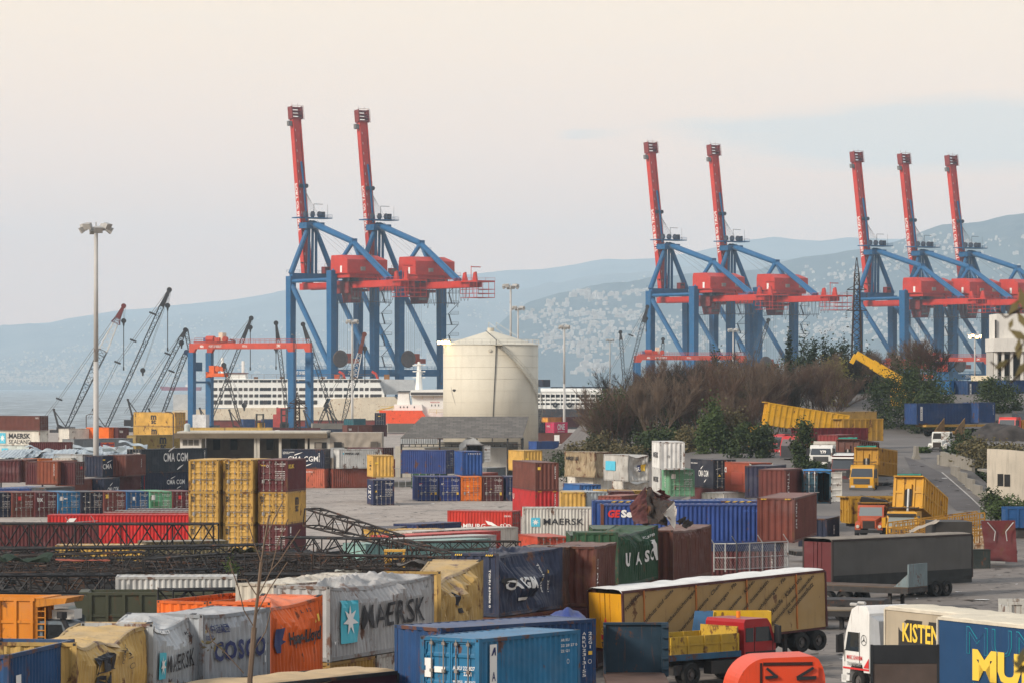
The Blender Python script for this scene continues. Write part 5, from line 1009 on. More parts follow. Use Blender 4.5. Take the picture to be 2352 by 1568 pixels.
    m.build('stair', CDARK, r)
    # girder with tail platform
    m = MB()
    for x in (-2.6, 2.6): m.box(x - .55, x + .55, -38, GY + 4.5, 50.7, 53.3)
    for y in (-36, -20, -4, 12, 26): m.box(-2.05, 2.05, y - .5, y + .5, 51.2, 52.8)
    rails(m, [(-3.6, -38, 53.2), (-3.6, 2, 53.2)]); rails(m, [(-3.6, 10, 53.2), (-3.6, GY + 4, 53.2)])
    g = m.build('girder', CRED, r)
    m = MB(); m.box(-4.4, 4.4, -45, -33, 52.6, 53.2)
    for z in (46.6, 48.2, 49.8): 
        for a, b in (((-4.2, -45), (4.2, -45)), ((-4.2, -45), (-4.2, -34)), ((4.2, -45), (4.2, -34))): m.tube((*a, z), (*b, z), .13, 4)
    for x in (-4.2, -1.4, 1.4, 4.2): m.tube((x, -45, 46.6), (x, -45, 53), .13, 4); m.tube((x, -34, 48.2), (x, -34, 53), .13, 4)
    for y in (-43, -40, -37): m.tube((-4.2, y, 46.6), (-4.2, y, 53), .13, 4)
    m.box(-4.2, 4.2, -45, -36, 46.5, 46.7); rails(m, [(-4.4, -33, 53.2), (-4.4, -45, 53.2), (4.4, -45, 53.2)])
    for y in (-35, -42):
        m.ext([(-3.2, y - 1.2, 53.2), (-3.2, y + 1.6, 53.2), (-3.2, y + .8, 56.2), (-3.2, y - .4, 56.6)], (.8, 0, 0))
    m.tube((-2, -38, 53), (-2, -38, 59), .15, 4); m.beam((-2, -38, 58.6), (2.4, -38, 58.6), .5, .35)
    m.build('tail_platform', CRED, r)
    # machinery house
    w2 = 9.3; y0, y1 = -10.3, 1.7; z0, z1 = 56.2, 61.6; zr = 63.4
    m = MB()
    m.add([(-w2, y0, z0), (w2, y0, z0), (w2, y1, z0), (-w2, y1, z0), (-w2, y0, z1), (w2, y0, z1), (w2, y1, z1), (-w2, y1, z1), (-w2, y0 + 3.5, zr), (w2 - 2.5, y0 + 3.5, zr), (w2 - 2.5, y1 - .5, zr), (-w2, y1 - .5, zr)],
          [(0, 1, 5, 4), (1, 2, 6, 5), (2, 3, 7, 6), (3, 0, 4, 8, 11, 7), (4, 5, 9, 8), (5, 6, 10, 9), (6, 7, 11, 10), (8, 9, 10, 11), (3, 2, 1, 0)])
    m.box(-w2 + 1, w2 - 1, y0 - .0, y1, 54.6, 56.15); m.box(-w2 - .4, w2 + .4, y0 - 1.3, y0, 56.0, 56.25); rails(m, [(-w2, y0 - 1.3, 56.2), (w2 + 2, y0 - 1.3, 56.2)], 1.1, .05); m.box(w2, w2 + 2.2, y0 - 1.3, y0 + 2, 56, 56.2)
    h = m.build('machine_house', CRED, r)
    MB().box(-w2 - .06, -w2, -6.4, -5.2, 56.6, 59.2).build('door', WHITE, h)
    m = MB(); m.box(-3.2, -1.2, y0 - .5, y0, 57.2, 58.8); m.build('air_conditioner', pm('ac grey', (.30, .28, .25), .7), h); m = MB(); m.box(4.2, 6.6, y0 - .5, y0, 57.2, 58.8); m.build('air_conditioner', pm('ac grey', (.30, .28, .25), .7), h)
    m = MB()
    for x in (-7, -3.6, -.2, 3.2): m.wheel((x, -8, 54.0), .9, .5, (1, 0, 0), 10)
    m.box(-5, 7, -9, 0, 53.2, 54.6); m.build('hoist_machinery', CDARK, r)
    m = MB(); m.beam((3.5, -10.8, 56), (5.6, -10.8, 52.6), .9, .12); m.build('ladder', CRED, r)
    # small operator hut on the upper portal
    m = MB(); m.box(4, 6.6, GY - 3, GY - .5, 57.3, 60); rails(m, [(4, GY - 3, 60), (6.6, GY - 3, 60)]); hut = m.build('hut', CREDD, r); MB().box(4.3, 6.2, GY - 3.06, GY - 3, 58.6, 59.6).build('window', GLASS, hut)
    # trolley with cab, head block ropes
    m = MB(); m.box(-4.6, 4.6, -4, 6, 49.4, 50.5); m.box(-5, -3.9, -4.5, 6.5, 48.6, 53.6); rails(m, [(-5, -4.5, 53.6), (-5, 6.5, 53.6)]); m.build('trolley', CREDD, r)
    m = MB(); m.hexa([(-3.2, -3.2, 45), (1.2, -3.2, 45), (1.2, 2.0, 45), (-3.2, 2.0, 45), (-3.8, -4, 49.3), (1.6, -4, 49.3), (1.6, 2.6, 49.3), (-3.8, 2.6, 49.3)]); cb = m.build('operator_cab', CREDD, r); MB().box(-3.0, 1.0, -3.62, -3.4, 46.2, 48.0).build('window', GLASS, cb)
    m = MB()
    for x in (-3, -2, 2, 3):
        for y in (4, 7, 9): m.tube((x, y, 49.4), (x, y, 24), .05, 3, cap=False)
    m.build('hoist_rope', CABLE, r)
    m = MB(); m.box(-6, 6, -.8 + 6, 1.0 + 6, 21.5, 23.4); m.box(-1.5, 3, 5, 8, 23.4, 25.4); m.box(-6.2, -5, 5.2, 7.8, 20.6, 25.5); m.build('spreader', pm('spreader orange', (.50, .10, .03), .6, .2, .2), r)
    # festoon loops below the tail
    m = MB()
    for k in range(17):
        y = -3 - k * 2.3; dz = (6.6 + 1.2 * math.sin(k * 2.1)) if k > 2 else 4.5
        if k > 13: dz = 5.2
        pts = [(-4.8, y - 1.05 + 2.1 * t / 8, 50.5 - dz * (1 - abs(t - 4) / 4) ** .35) for t in range(9)]; m.path(pts, .09, 4)
    m.build('festoon_cable', flat('festoon rubber', (.05, .05, .055), .7), r)
    m = MB(); m.box(-5.2, -4.4, -34, 4, 44.8, 45.0); rails(m, [(-5.2, 4, 45), (-5.2, -20, 45)]); m.build('service_walkway', CDARK, r)
    # cable reel
    m = MB(); m.torus((-X + 3, -1.6, 23.2), 2.2, 3.4, .9, 20); m.wheel((-X + 3, -1.6, 23.2), 2.3, .3, (0, 1, 0), 16)
    m.build('cable_reel', pm('reel steel', (.13, .10, .09), .7), r)
    # raised boom
    bt = R(82); by = GY + 3.0; bz = 51.2; L_ = 74.0
    bd = Vector((0, math.cos(bt), math.sin(bt))); bn = Vector((0, math.sin(bt), -math.cos(bt)))   # bn: upper side when lowered -> away from land
    def bp(t, x, n): return Vector((x, by, bz)) + bd * t + bn * n
    m = MB()
    for x in (-1.75, 1.75):
        q = [bp(0, x - .18, -1.2), bp(0, x + .18, -1.2), bp(0, x + .18, 1.3), bp(0, x - .18, 1.3)]; m.hexa(q + [p + bd * (L_ - 4.6) for p in q])
    q = [bp(0, -1.57, -.75), bp(0, 1.57, -.75), bp(0, 1.57, -.4), bp(0, -1.57, -.4)]; m.hexa(q + [p + bd * (L_ - 4.6) for p in q])
    for k in range(15):
        t = 5 + k * 4.2
        for x in (-1.2, 1.86): q = [bp(t, x, -1.24), bp(t, x + .14, -1.24), bp(t + 1.0, x + .14, -1.24), bp(t + 1.0, x, -1.24)]; m.add(q, [(0, 1, 2, 3)], 1)
    bo = m.build('boom', [CRED, WHITE], r, fix=True)
    m = MB()
    for x in (-1.45, 1.45): q = [bp(1, x - .1, -1.0), bp(1, x + .1, -1.0), bp(1, x + .1, -.72), bp(1, x - .1, -.72)]; m.hexa(q + [p + bd * 62 for p in q])
    m.build('boom_rail', CREDD, bo, fix=True)
    v, f = textgeo('PORT OF BEIRUT', 0, .02); m = MB()
    m.add([bp(23.2 + (1 - x) * 19.5, -1.96, -.75 + 1.7 * y) for x, y in v], [g_[::-1] for g_ in f]); m.build('lettering', TXT, bo)
    m = MB()
    for x in (-2.4, 2.4): q = [bp(L_ - 5.0, x - .25, -1.9), bp(L_ - 5.0, x + .25, -1.9), bp(L_ - 5.0, x + .25, 1.2), bp(L_ - 5.0, x - .25, 1.2)]; m.hexa(q + [p + bd * 5.0 for p in q])
    for t in (L_ - 4.6, L_ - 3.2, L_ - 1.9, L_ - .5):
        for n in (-1.6, -.2, .9): m.beam(bp(t, -2.2, n), bp(t, 2.2, n), .5, .4)
    m.build('boom_tip', CREDD, bo, fix=True)
    m = MB()
    for n in (-1.9, 1.2): m.path([bp(L_ - 5.4, 3.0, n), bp(L_ + .3, 3.0, n), bp(L_ + .3, -2.6, n)], .07, 3)
    for k in range(5): m.tube(bp(L_ - 5 + k, 3.0, -1.9), bp(L_ - 5 + k, 3.0, 1.2), .05, 3)
    for x in (-1.2, 1.5): m.tube(bp(L_, x, 0), bp(L_ + 1.8, x * 1.1, 0), .05, 3)
    for n in (-.2, .5): m.tube(bp(6, 2.5, n), bp(L_ - 6, 2.5, n), .05, 3, cap=False)
    for k in range(27): m.tube(bp(6 + k * 2.3, 1.9, -.6), bp(6 + k * 2.3, 2.55, .55), .05, 3, cap=False)
    m.build('tip_railing', CREDD, bo)
    m = MB(); q = [bp(L_ - 7.8, -3.9, -.9), bp(L_ - 7.8, -2.3, -.9), bp(L_ - 7.8, -2.3, .5), bp(L_ - 7.8, -3.9, .5)]; m.hexa(q + [p + bd * 1.9 for p in q]); m.build('tip_basket', pm('basket mesh grey', (.20, .19, .18), .7), bo, fix=True)
    for t in (10.4, 25.5):
        m = MB(); m.beam(bp(t, -2.9, -.6), bp(t, 1.9, -.9), .8, .5); m.build('boom_bracket', CREDD, bo)
    # folded forestay, sheaves and rope fan
    m = MB()
    m.beam(bp(51.5, .35, -1.35), bp(42, .45, -1.9), .62, .5); m.beam(bp(42, .45, -1.9), bp(27.5, .9, -1.3), .7, .5); fs_ = m.build('forestay', CBLUE, r)
    m = MB(); 
    for x in (-.9, 1.6): m.wheel(bp(41.5, x, -1.9), .9, .35, (0, 1, .1), 12)
    m.build('forestay_sheave', CDARK, r)
    m = MB()
    for k in range(7): m.tube(bp(41, 1.5, -1.2) - bd * (k * .3), A + Vector((-1.5 + k * .9, 0, 1.4)), .05, 3, cap=False)
    for x in (-2.5, 2.5): m.tube(A + Vector((x, 0, 0)), (x, -3, 63), .05, 3, cap=False); m.tube(A + Vector((x, 0, 0)), (x, 3, 63), .05, 3, cap=False)
    m.build('boom_hoist_rope', CABLE, r)
    return r
proto = make_sts()
cl = [(811, 1365, 1.0, 'tall red and blue quay crane farthest left, boom raised, behind the lattice cranes'), (966, 1382, 1.0, 'red and blue quay crane with raised boom just left of the pale tank'), (1636, 1481, .95, 'red and blue quay crane with raised boom above the left end of the leafless trees'),
      (1782, 1497, .95, 'red and blue quay crane with raised boom just left of the lattice pylon'), (2116, 1518, .937, 'red and blue quay crane with raised boom rising right behind the lattice pylon'), (2226, 1532, .937, 'red and blue quay crane, middle of the three at far right'), (2336, 1543, .937, 'red and blue quay crane at the far right, cut by the picture edge')]
for i, (U, D, zs, lab) in enumerate(cl):
    o = proto if i == 0 else copy_tree(proto)
    o.location = ((U - CU) / F * D, D, .8); o.rotation_euler = (0, 0, TH); o.scale = (1, 1, zs); tag(o, lab, 'crane', 'ship to shore cranes along the quay')
c0 = Vector(proto.location)
m = MB(); q = [c0 + RD_ * a + WD_ * b for a, b in ((-60, -55), (420, -55), (420, 34), (-60, 34))]
m.hexa([(p.x, p.y, -6) for p in q] + [(p.x, p.y, .8) for p in q]); tag(m.build('crane_quay', CONC), kind='structure')

# ================================================================ rubber tyred gantry cranes
def make_rtg(label, c, rz, span, h, depth, letters=True):
    r = thing('gantry_crane', label, 'gantry crane', c, rz)
    o2 = pm('gantry orange red', (.50, .075, .035), .55, .15, .08, .3)
    for x in (-span / 2, span / 2):
        for y in (-depth / 2, depth / 2):
            m = MB(); m.beam((x, y, 1.6), (x, y, h - 2.6), 1.9, 1.5); m.build('leg', CBLUE, r)
        m = MB(); m.box(x - .7, x + .7, -depth / 2 - 1, depth / 2 + 1, .9, 1.7); m.box(x - .5, x + .5, -depth / 2, depth / 2, h * .55, h * .55 + .6); m.build('sill_beam', CBLUE, r)
        for y in (-depth / 2 - .3, depth / 2 + .3):
            m = MB(); m.torus((x, y, .8), .35, .8, .5, 16, ax='x'); m.build('wheel', TYRE, r)
    for y in (-depth / 2, depth / 2):
        m = MB(); m.box(-span / 2 - .6, span / 2 + .6, y - .5, y + .5, h - 1.6, h)
        for s in (-1, 1): m.ext([(s * (span / 2 + .65), y - .5, h - 3.2), (s * (span / 2 - .65), y - .5, h - 3.2), (s * (span / 2 - 1.6), y - .5, h - 1.6), (s * (span / 2 + .65), y - .5, h - 1.6)], (0, 1.0, 0))
        rails(m, [(-span / 2, y - .5, h), (span / 2, y - .5, h)], 1.1, .05, step=1.8)
        g = m.build('girder', o2, r)
        if letters and y < 0:
            put_text(g, '40t', (-span / 2 + 3.2, y - .5, h - 1.25), (1, 0, 0), (0, 0, 1), 1.3, .8, TXT, bold=.04); put_text(g, 'PORT OF BEIRUT', (-span / 2 + 6.4, y - .5, h - 1.2), (1, 0, 0), (0, 0, 1), 4.4, .7, TXT); put_text(g, 'RTG16', (-span / 2 + 18.2, y - .5, h - 1.2), (1, 0, 0), (0, 0, 1), 1.6, .7, TXT); put_text(g, 'ZPMC', (span / 2 - 5.0, y - .5, h - 1.2), (1, 0, 0), (0, 0, 1), 1.3, .8, TXT, bold=.03)
    t = MB(); t.box(-span / 2 + .8, -span / 2 + 9, -depth / 2 - .3, depth / 2 + .3, h + .1, h + .5); t.wheel((-span / 2 + 4.2, -1, h + 1.3), .9, 2.6, (1, 0, 0), 12); t.box(-span / 2 + 5.8, -span / 2 + 7.6, -1.5, 1, h + .5, h + 1.7); t.wheel((-span / 2 + 9.4, -1, h + 1.2), .8, 1.0, (0, 1, 0), 12); rails(t, [(-span / 2 + 1, -depth / 2, h + .5), (-span / 2 + 9, -depth / 2, h + .5)]); tr = t.build('trolley', o2, r)
    MB().box(-span / 2 + 2.0, -span / 2 + 3.2, -1.6, .6, h + .5, h + 1.7).build('motor', CBLUE, tr); MB().box(-span / 2 + 7.0, -span / 2 + 8.4, -1, 1, h + .5, h + 3.1).build('control_cabinet', pm('cream cabinet', (.62, .50, .38), .6), tr)
    s = MB(); s.box(-span / 2 + 2.8, -span / 2 + 9.0, -1.2, 1.2, h - 9.6, h - 8.6); s.box(-span / 2 + 3.6, -span / 2 + 5.4, -1, 1, h - 8.6, h - 6.4); s.wheel((-span / 2 + 6.4, -.5, h - 7.3), .8, .8, (0, 1, 0), 12); s.wheel((-span / 2 + 8.0, -.5, h - 7.3), .8, .8, (0, 1, 0), 12); s.box(-span / 2 + 2.6, -span / 2 + 3.2, -1.2, 1.2, h - 9.9, h - 8.2)
    s.build('spreader', pm('spreader bright orange', (.72, .15, .02), .6, .2, .1), r)
    m = MB()
    for x in (3.4, 5, 7, 8.4): m.tube((-span / 2 + x, -.8, h), (-span / 2 + x, -.8, h - 7), .03, 3, cap=False)
    m.build('hoist_rope', CABLE, r)
    m = MB(); m.box(-span / 2 - .8, -span / 2 + .2, -depth / 2 + 2, -depth / 2 + 5, h - 8, h - 5.4); m.build('electric_cabinet', CBLUE, r)
    return r
# legs at U 432-446 / 470-486 and 666-680 / 702-717
gD = 1010.0; gs = F / gD
gc = P(575, 984, gD); rt = make_rtg('red and blue rubber tyred gantry crane in front of the big white ship', (gc.x, gD, .2), R(-30), 35.0, 25.6, 9.0)
m = MB(); m.box(-16.6, -11.9, -5.4, -3.6, 1.0, 5.0); m.build('electric_house', pm('white corrugated cabin', (.55, .55, .54), .6), rt)
m = MB(); m.box(11.4, 16.4, -5.2, -3.0, 1.5, 5.2); m.box(12.4, 16, -5, -3.2, 5.2, 7); m.build('power_pack', pm('red power pack', (.34, .045, .04), .6, .2, .1), rt)
for U, V, D, sp, rz, lab in ((1585, 818, 1300, 40, R(4), 'red gantry crane beam behind the left part of the leafless trees'), (2090, 838, 1250, 24, R(6), 'red gantry crane beam in front of the right quay cranes'), (2180, 822, 1330, 30, R(-3), 'red gantry crane beam with a lit lamp among the right quay crane legs')):
    z = EYE - (V - VH) / F * D; c = P(U, VH, D); make_rtg(lab, (c.x, D, .3), rz, sp, z, 9, True)
# ================================================================ helpers for the terrain
def hit(U, V):
    """where the sight line through a survey point meets the ground"""
    lo = 150.0
    for k in range(2400):
        D = 150 + k * 0.25; p = P(U, V, D)
        if p.z <= gz(p.x, p.y): return p
    return G(U, V, 0) if V > VH else P(U, V, 700)
# ================================================================ crawler cranes with lattice booms
LB = pm('boom dark steel', (.030, .028, .030), .7, .2, .12); LBR = pm('boom red tip', (.16, .025, .022), .6); LBW = pm('boom white paint', (.60, .60, .58), .6); LBB = pm('boom navy', (.025, .05, .11), .6)
def crawler(label, foot, tip, D, w=1.9, segs=((0, 1, None),), pend=(), hooks=(), bays=26, solid=0.0, tipmat=None, base=-2.8, jib=None, dD=0.0):
    f = P(foot[0], foot[1], D); t = P(tip[0], tip[1], D + dD); g = Vector((f.x, f.y, base)); r = thing('crawler_crane', label, 'crane', g, 0, 'lattice boom cranes on the quay')
    a = f - g; b = t - g; segs = [(s0, s1, m_) for s0, s1, m_ in segs]
    for s0, s1, mt in segs:
        m = MB(); p = a.lerp(b, s0); q = a.lerp(b, s1); e = 1 - solid
        wa = w * min(1, .35 + s0 * 5) if s0 < .13 else w; wb = w if s1 < .75 else w * .55
        lattice(m, p, a.lerp(b, min(s1, e)), wa, wa, max(3, int(bays * (min(s1, e) - s0))), .10, .055, wb, wb, up=(0, 1, 0)); m.build('boom', mt or LB, r)
    m = MB(); d = (b - a).normalized(); e = a.lerp(b, 1 - max(solid, .04)); m.beam(e, b, w * .6, w * .6, w2=.55, h2=.8); m.wheel(b, .75, .5, (0, 1, 0), 10); m.build('boom_tip', tipmat or LB, r)
    if pend:
        m = MB(); ps = [P(u, v, D + dD * .5) - g for u, v in pend]
        for o in (-.35, .35):
            for p, q in zip([b] + ps, ps): m.tube(p + Vector((o, 0, 0)), q + Vector((o, 0, 0)), .07, 3, cap=False)
        m.build('pendant_line', CABLE, r)
        m = MB()
        for p in ps[:-1]: m.beam(p + Vector((-.9, 0, .35)), p + Vector((.9, 0, -.35)), .5, .5)
        m.build('pendant_bridle', LB, r)
    for (u, v0, v1) in hooks:
        p = P(u, v0, D + dD) - g; q = P(u, v1, D + dD) - g; m = MB()
        m.tube(b, p, .05, 3, cap=False); m.tube(b + Vector((.5, 0, 0)), p + Vector((.2, 0, 0)), .05, 3, cap=False); m.build('hoist_rope', CABLE, r)
        m = MB(); m.wheel(p, .75, .5, (0, 1, 0), 10); m.beam(p, p + Vector((0, 0, -1.6)), .9, .5, w2=.3, h2=.3)
        if abs(v1 - v0) > 6: m.tube(p + Vector((0, 0, -1.6)), q, .12, 4); m.beam(q + Vector((0, 0, 1)), q, .4, .4)
        m.build('hook_block', LB, r)
    if jib:
        m = MB(); ps = [P(u, v, D + dD) - g for u, v in jib]
        for p, q in zip(ps, ps[1:]): lattice(m, p, q, 1.2, 1.2, 7, .1, .05, .8, .8, up=(0, 1, 0))
        m.build('fly_jib', LB, r)
    m = MB(); m.box(-2.6, 2.4, -1.8, 1.8, 1.6, 4.4); m.box(-4.6, -2.6, -1.6, 1.6, 1.8, 3.6); m.beam((-2.2, -.8, 4.2), (-3.6, -.8, 9.5), .35); m.beam((-2.2, .8, 4.2), (-3.6, .8, 9.5), .35); m.beam((.2, -.8, 4.2), (-3.6, -.8, 9.5), .25); m.beam((-3.6, -1, 9.5), (-3.6, 1, 9.5), .5); m.beam((-2.5, 0, 5), tuple(a * .999), .5) if a.z > 3 else None
    m.build('crane_house', pm('crane house dark', (.05, .045, .045), .7, .2, .2), r)
    for y in (-2.2, 2.2):
        m = MB(); m.box(-3.6, 3.6, y - .45, y + .45, .1, 1.3); m.build('crawler_track', LB, r)
    return r
crawler('lattice crane with red tip and white middle section behind the big lamp mast', (152, 984), (284, 703), 1010, 2.5, ((0, .64, None), (.64, .86, LBW), (.86, 1, LBR)), ((136, 916), (106, 954)), ((284, 737, 850),), 26, .10, LBR)
crawler('tallest dark lattice crane, boom leaning right, with two hooks', (243, 984), (389, 666), 1000, 2.3, ((0, 1, None),), ((350, 720), (306, 782), (270, 832), (205, 960)), ((385, 702, 806), (328, 850, 862)), 30, .12)
crawler('dark lattice crane with hanging jib left of the red gantry crane', (322, 960), (426, 758), 1020, 2.2, ((0, 1, None),), ((385, 812), (288, 948)), ((417, 787, 800),), 24, .08, None, 0, [(427, 757), (436, 806)])
crawler('thick navy lattice crane boom just left of the gantry leg', (370, 960), (428, 808), 1030, 2.4, ((0, 1, None),), ((394, 852), (345, 935)), (), 20, .03, LBB)
crawler('dark lattice crane with striped tip rising behind the red gantry', (486, 960), (577, 731), 1060, 2.0, ((0, 1, None),), ((535, 782), (480, 870)), ((575, 752, 850),), 24, .20)
crawler('slender lattice boom in front of the white ship, hung with a grab', (556, 984), (514, 838), 985, 1.5, ((0, 1, None),), (), ((561, 930, 934),), 16, .05)
crawler('narrow lattice crane boom leaning left beside the right gantry legs', (664, 984), (634, 742), 1070, 2.2, ((0, 1, None),), (), ((634, 800, 848),), 24, .16)
crawler('lattice crane boom crossing in front of the leftmost quay crane', (775, 984), (696, 745), 1075, 2.4, ((0, 1, None),), ((740, 850),), (), 26, .14)
crawler('pale lattice crane with brown bent tip beside the slender lamp mast', (784, 984), (837, 768), 1040, 2.1, ((0, .55, None), (.55, 1, LBW)), ((760, 905),), ((838, 800, 880),), 22, .20, pm('boom brown tip', (.16, .05, .03), .7))
crawler('short black crane boom leaning left behind the concrete blocks', (728, 984), (750, 932), 960, 1.5, ((0, 1, None),), (), (), 8, .2)
crawler('dark lattice crane with hook left of the second pair of quay cranes', (1440, 880), (1487, 705), 1240, 2.4, ((0, 1, None),), ((1449, 770), (1396, 862)), ((1484, 732, 762),), 22, .2, None, 2)
crawler('upright lattice crane boom left of the leafless trees', (1434, 880), (1425, 763), 1260, 2.2, ((0, 1, None),), (), (), 14, .15, None, 2)
crawler('small lattice crane boom between the legs of the third quay crane', (1520, 860), (1523, 779), 1300, 1.9, ((0, 1, None),), (), (), 10, .12, None, 2)
crawler('lattice crane boom between the legs of the fourth quay crane', (1738, 820), (1765, 735), 1300, 2.0, ((0, 1, None),), ((1730, 800),), (), 12, .1, None, 2)

# ================================================================ ships
SHW = pm('ship white', (.76, .75, .70), .6, .06, .0, .2, streak=.12); SHC = pm('ship cream rusty', (.60, .51, .38), .7, .12, .22, .25, streak=.5, rustcol=(.28, .12, .04)); SHR = pm('ship red boot', (.22, .045, .030), .8, .25, .25, .3); SHG = pm('ship grey', (.42, .43, .43), .6, .1)
sD = 1150.0; k_ = sD / F
def sx(U): return (U - CU) * k_
def sz(V, D=sD): return EYE - (V - VH) / F * D
sh = thing('livestock_ship', 'big white ship with rows of dark square openings behind the red gantry', 'ship', (sx(650), sD, -1.5))
ox = sx(650); Z = lambda V: sz(V) + 1.5
def slab(name, pts, y0, y1, mat, par, D=sD, o=ox):
    m = MB(); m.ext([((U - CU) * D / F - o, y0, EYE - (V - VH) / F * D + 1.5) for U, V in pts], (0, y1 - y0, 0)); return m.build(name, mat, par, fix=True)
slab('hull', [(392, 964), (396, 942), (560, 936), (748, 934), (760, 915), (905, 910), (925, 930), (905, 964)], 0, 24, SHC, sh)
slab('boot_top', [(400, 992), (393, 963.9), (904, 963.9), (895, 992)], .4, 23.6, SHR, sh)
slab('superstructure', [(486, 935.8), (486, 872), (868, 871), (882, 905), (882, 914), (750, 915), (740, 935.8)], 1.5, 22, SHW, sh)
slab('bow_cover', [(866, 905), (868, 870), (950, 871), (958, 905)], 6, 20, SHG, sh)
slab('deck_edge', [(484, 871.6), (484, 870), (868, 869), (868, 870.6)], 1.0, 22.4, SHW, sh)
slab('wheelhouse', [(395, 941), (395, 905), (428, 905), (432, 941)], 4, 18, SHG, sh)
slab('bridge_house', [(515, 869.5), (515, 857), (560, 857), (562, 869.5)], 5, 17, SHW, sh); slab('bridge_roof', [(512, 856.8), (512, 855), (562, 855), (562, 856.8)], 4.5, 17.5, pm('dark red roof', (.15, .03, .03), .6), sh)
wm = MB(); wm.ext([(-.62, 0, -.42), (.50, 0, -.42), (.62, 0, -.2), (.62, 0, .42), (-.50, 0, .42), (-.62, 0, .2)], (0, .3, 0)); wmesh = wm.mesh('window')
wpos = []
for V, sc in ((874.5, .75), (879.5, .0), (893, 1.0), (908, 1.0), (923, 1.35)):
    if sc == 0: continue
    U = 494
    while U < 875:
        if not (V > 915 and U > 735): wpos.append((U, V, sc))
        U += 12.2 if int(U / 12.2) % 7 else 8.6
rest = MB(); wpos = sorted(wpos, key=lambda t: -t[2])
for i, (U, V, sc) in enumerate(wpos):
    c = Vector((sx(U) - ox, 1.38, Z(V)))
    if i < 98:
        o = inst('window', wmesh, GLASS, sh, c); o.scale = (1.0, 1, sc * 1.2)
    else: rest.add([(c.x + v[0] * 1.0, c.y + v[1], c.z + v[2] * sc * 1.2) for v in wm.v], wm.f)
ro = rest.build('window_opening', GLASS, sh); ro['kind'] = 'stuff'
m = MB(); rails(m, [(sx(490) - ox, 2, Z(869.5)), (sx(866) - ox, 2, Z(868.5))], 1.4, .06, step=4)
for U in (580, 640, 700, 735, 780, 810): m.box(sx(U) - ox, sx(U + 8) - ox, 6, 10, Z(870), Z(865))
m.build('deck_rail', pm('deck rust brown', (.18, .10, .06), .7), sh)
for U, c_, nm in ((765, (.45, .10, .03), 'deck_box'), (880, (.30, .15, .05), 'deck_box')): slab(nm, [(U, 871), (U, 859), (U + 12, 859), (U + 12, 871)], 8, 12, pm('deck box %s' % U, c_, .7), sh)
for U in (776, 852):
    m = MB(); m.path([(sx(U) - ox, 7, Z(852)), (sx(U + 10) - ox, 7, Z(858)), (sx(U + 14) - ox, 7, Z(870))], .45, 6); m.build('davit', CRED, sh)
m = MB(); m.tube((sx(505) - ox, 10, Z(857)), (sx(505) - ox, 10, Z(820)), .5, 6); m.tube((sx(553) - ox, 10, Z(857)), (sx(553) - ox, 10, Z(828)), .5, 6); m.build('mast', SHW, sh)
# supply vessel
vD = 985.0; sv = thing('supply_vessel', 'orange hulled supply vessel with white bridge beside the pale tank', 'ship', ((945 - CU) * vD / F, vD, -1.5)); vo = (945 - CU) * vD / F
def sl(name, pts, y0, y1, mat): return slab(name, pts, y0, y1, mat, sv, vD, vo)
SVO = pm('vessel orange', (.78, .12, .035), .55, .08, .08)
sl('hull', [(872, 992), (871, 942), (968, 942), (980, 960), (1012, 961), (1040, 992)], 0, 13, SVO)
sl('deck_house', [(902, 941.8), (905, 928), (968, 928), (971, 941.8)], 2, 11, SHW); sl('upper_house', [(946, 959), (946, 908), (1020, 908), (1020, 959)], 3, 12, SHW)
br = sl('bridge', [(941, 907.8), (943, 895), (1022, 893), (1022, 907.8)], 1.5, 12.5, SHW)
vz = lambda V: EYE - (V - VH) / F * vD + 1.5
m = MB(); m.box((943 - CU) * vD / F - vo, (1020 - CU) * vD / F - vo, 1.35, 1.5, vz(906), vz(900)); m.build('window', GLASS, br)
sl('funnel', [(911, 928), (914, 900), (938, 900), (941, 928)], 3, 9, SHW); sl('funnel_top', [(908, 899.8), (916, 897), (941, 897), (943, 899.8)], 2.5, 9.5, BLACK)
m = MB(); cx = (961 - CU) * vD / F - vo; m.tube((cx, 6, vz(894)), (cx, 6, vz(830)), 1.1, 8, r2=.35); 
for V in (838, 852, 866): m.beam((cx - 1.8, 6, vz(V)), (cx + 1.8, 6, vz(V)), .3); m.box(cx - .6, cx + .6, 5.4, 6.6, vz(V), vz(V - 4))
m.build('mast', SHW, sv)
m = MB(); rails(m, [((875 - CU) * vD / F - vo, .3, vz(942)), ((905 - CU) * vD / F - vo, .3, vz(942))], 1.2, .06); rails(m, [((945 - CU) * vD / F - vo, 2.5, vz(915)), ((1020 - CU) * vD / F - vo, 2.5, vz(915))], 1.2, .06); rails(m, [((985 - CU) * vD / F - vo, 2, vz(950)), ((1020 - CU) * vD / F - vo, 2, vz(950))], 1.2, .07, step=1.5); m.tube((cx - 3, 4, vz(925)), (cx - 12, 4, vz(943)), .15, 4); m.build('rail', pm('yellow rail', (.55, .42, .08), .6), sv)
put_text(sv, 'PREVENT POLLUTION', ((988 - CU) * vD / F - vo, 2.98, vz(924.5)), (1, 0, 0), (0, 0, 1), 2.6, .35, TXR)
for U, V in ((918, 934), (926, 934), (934, 934), (950, 934), (990, 930), (998, 930), (1006, 930)):
    m = MB(); m.box((U - CU) * vD / F - vo, (U + 2 - CU) * vD / F - vo, 1.9 if U < 970 else 2.9, 2.0 if U < 970 else 3.0, vz(V + 2), vz(V - 2)); m.build('porthole', GLASS, sv)
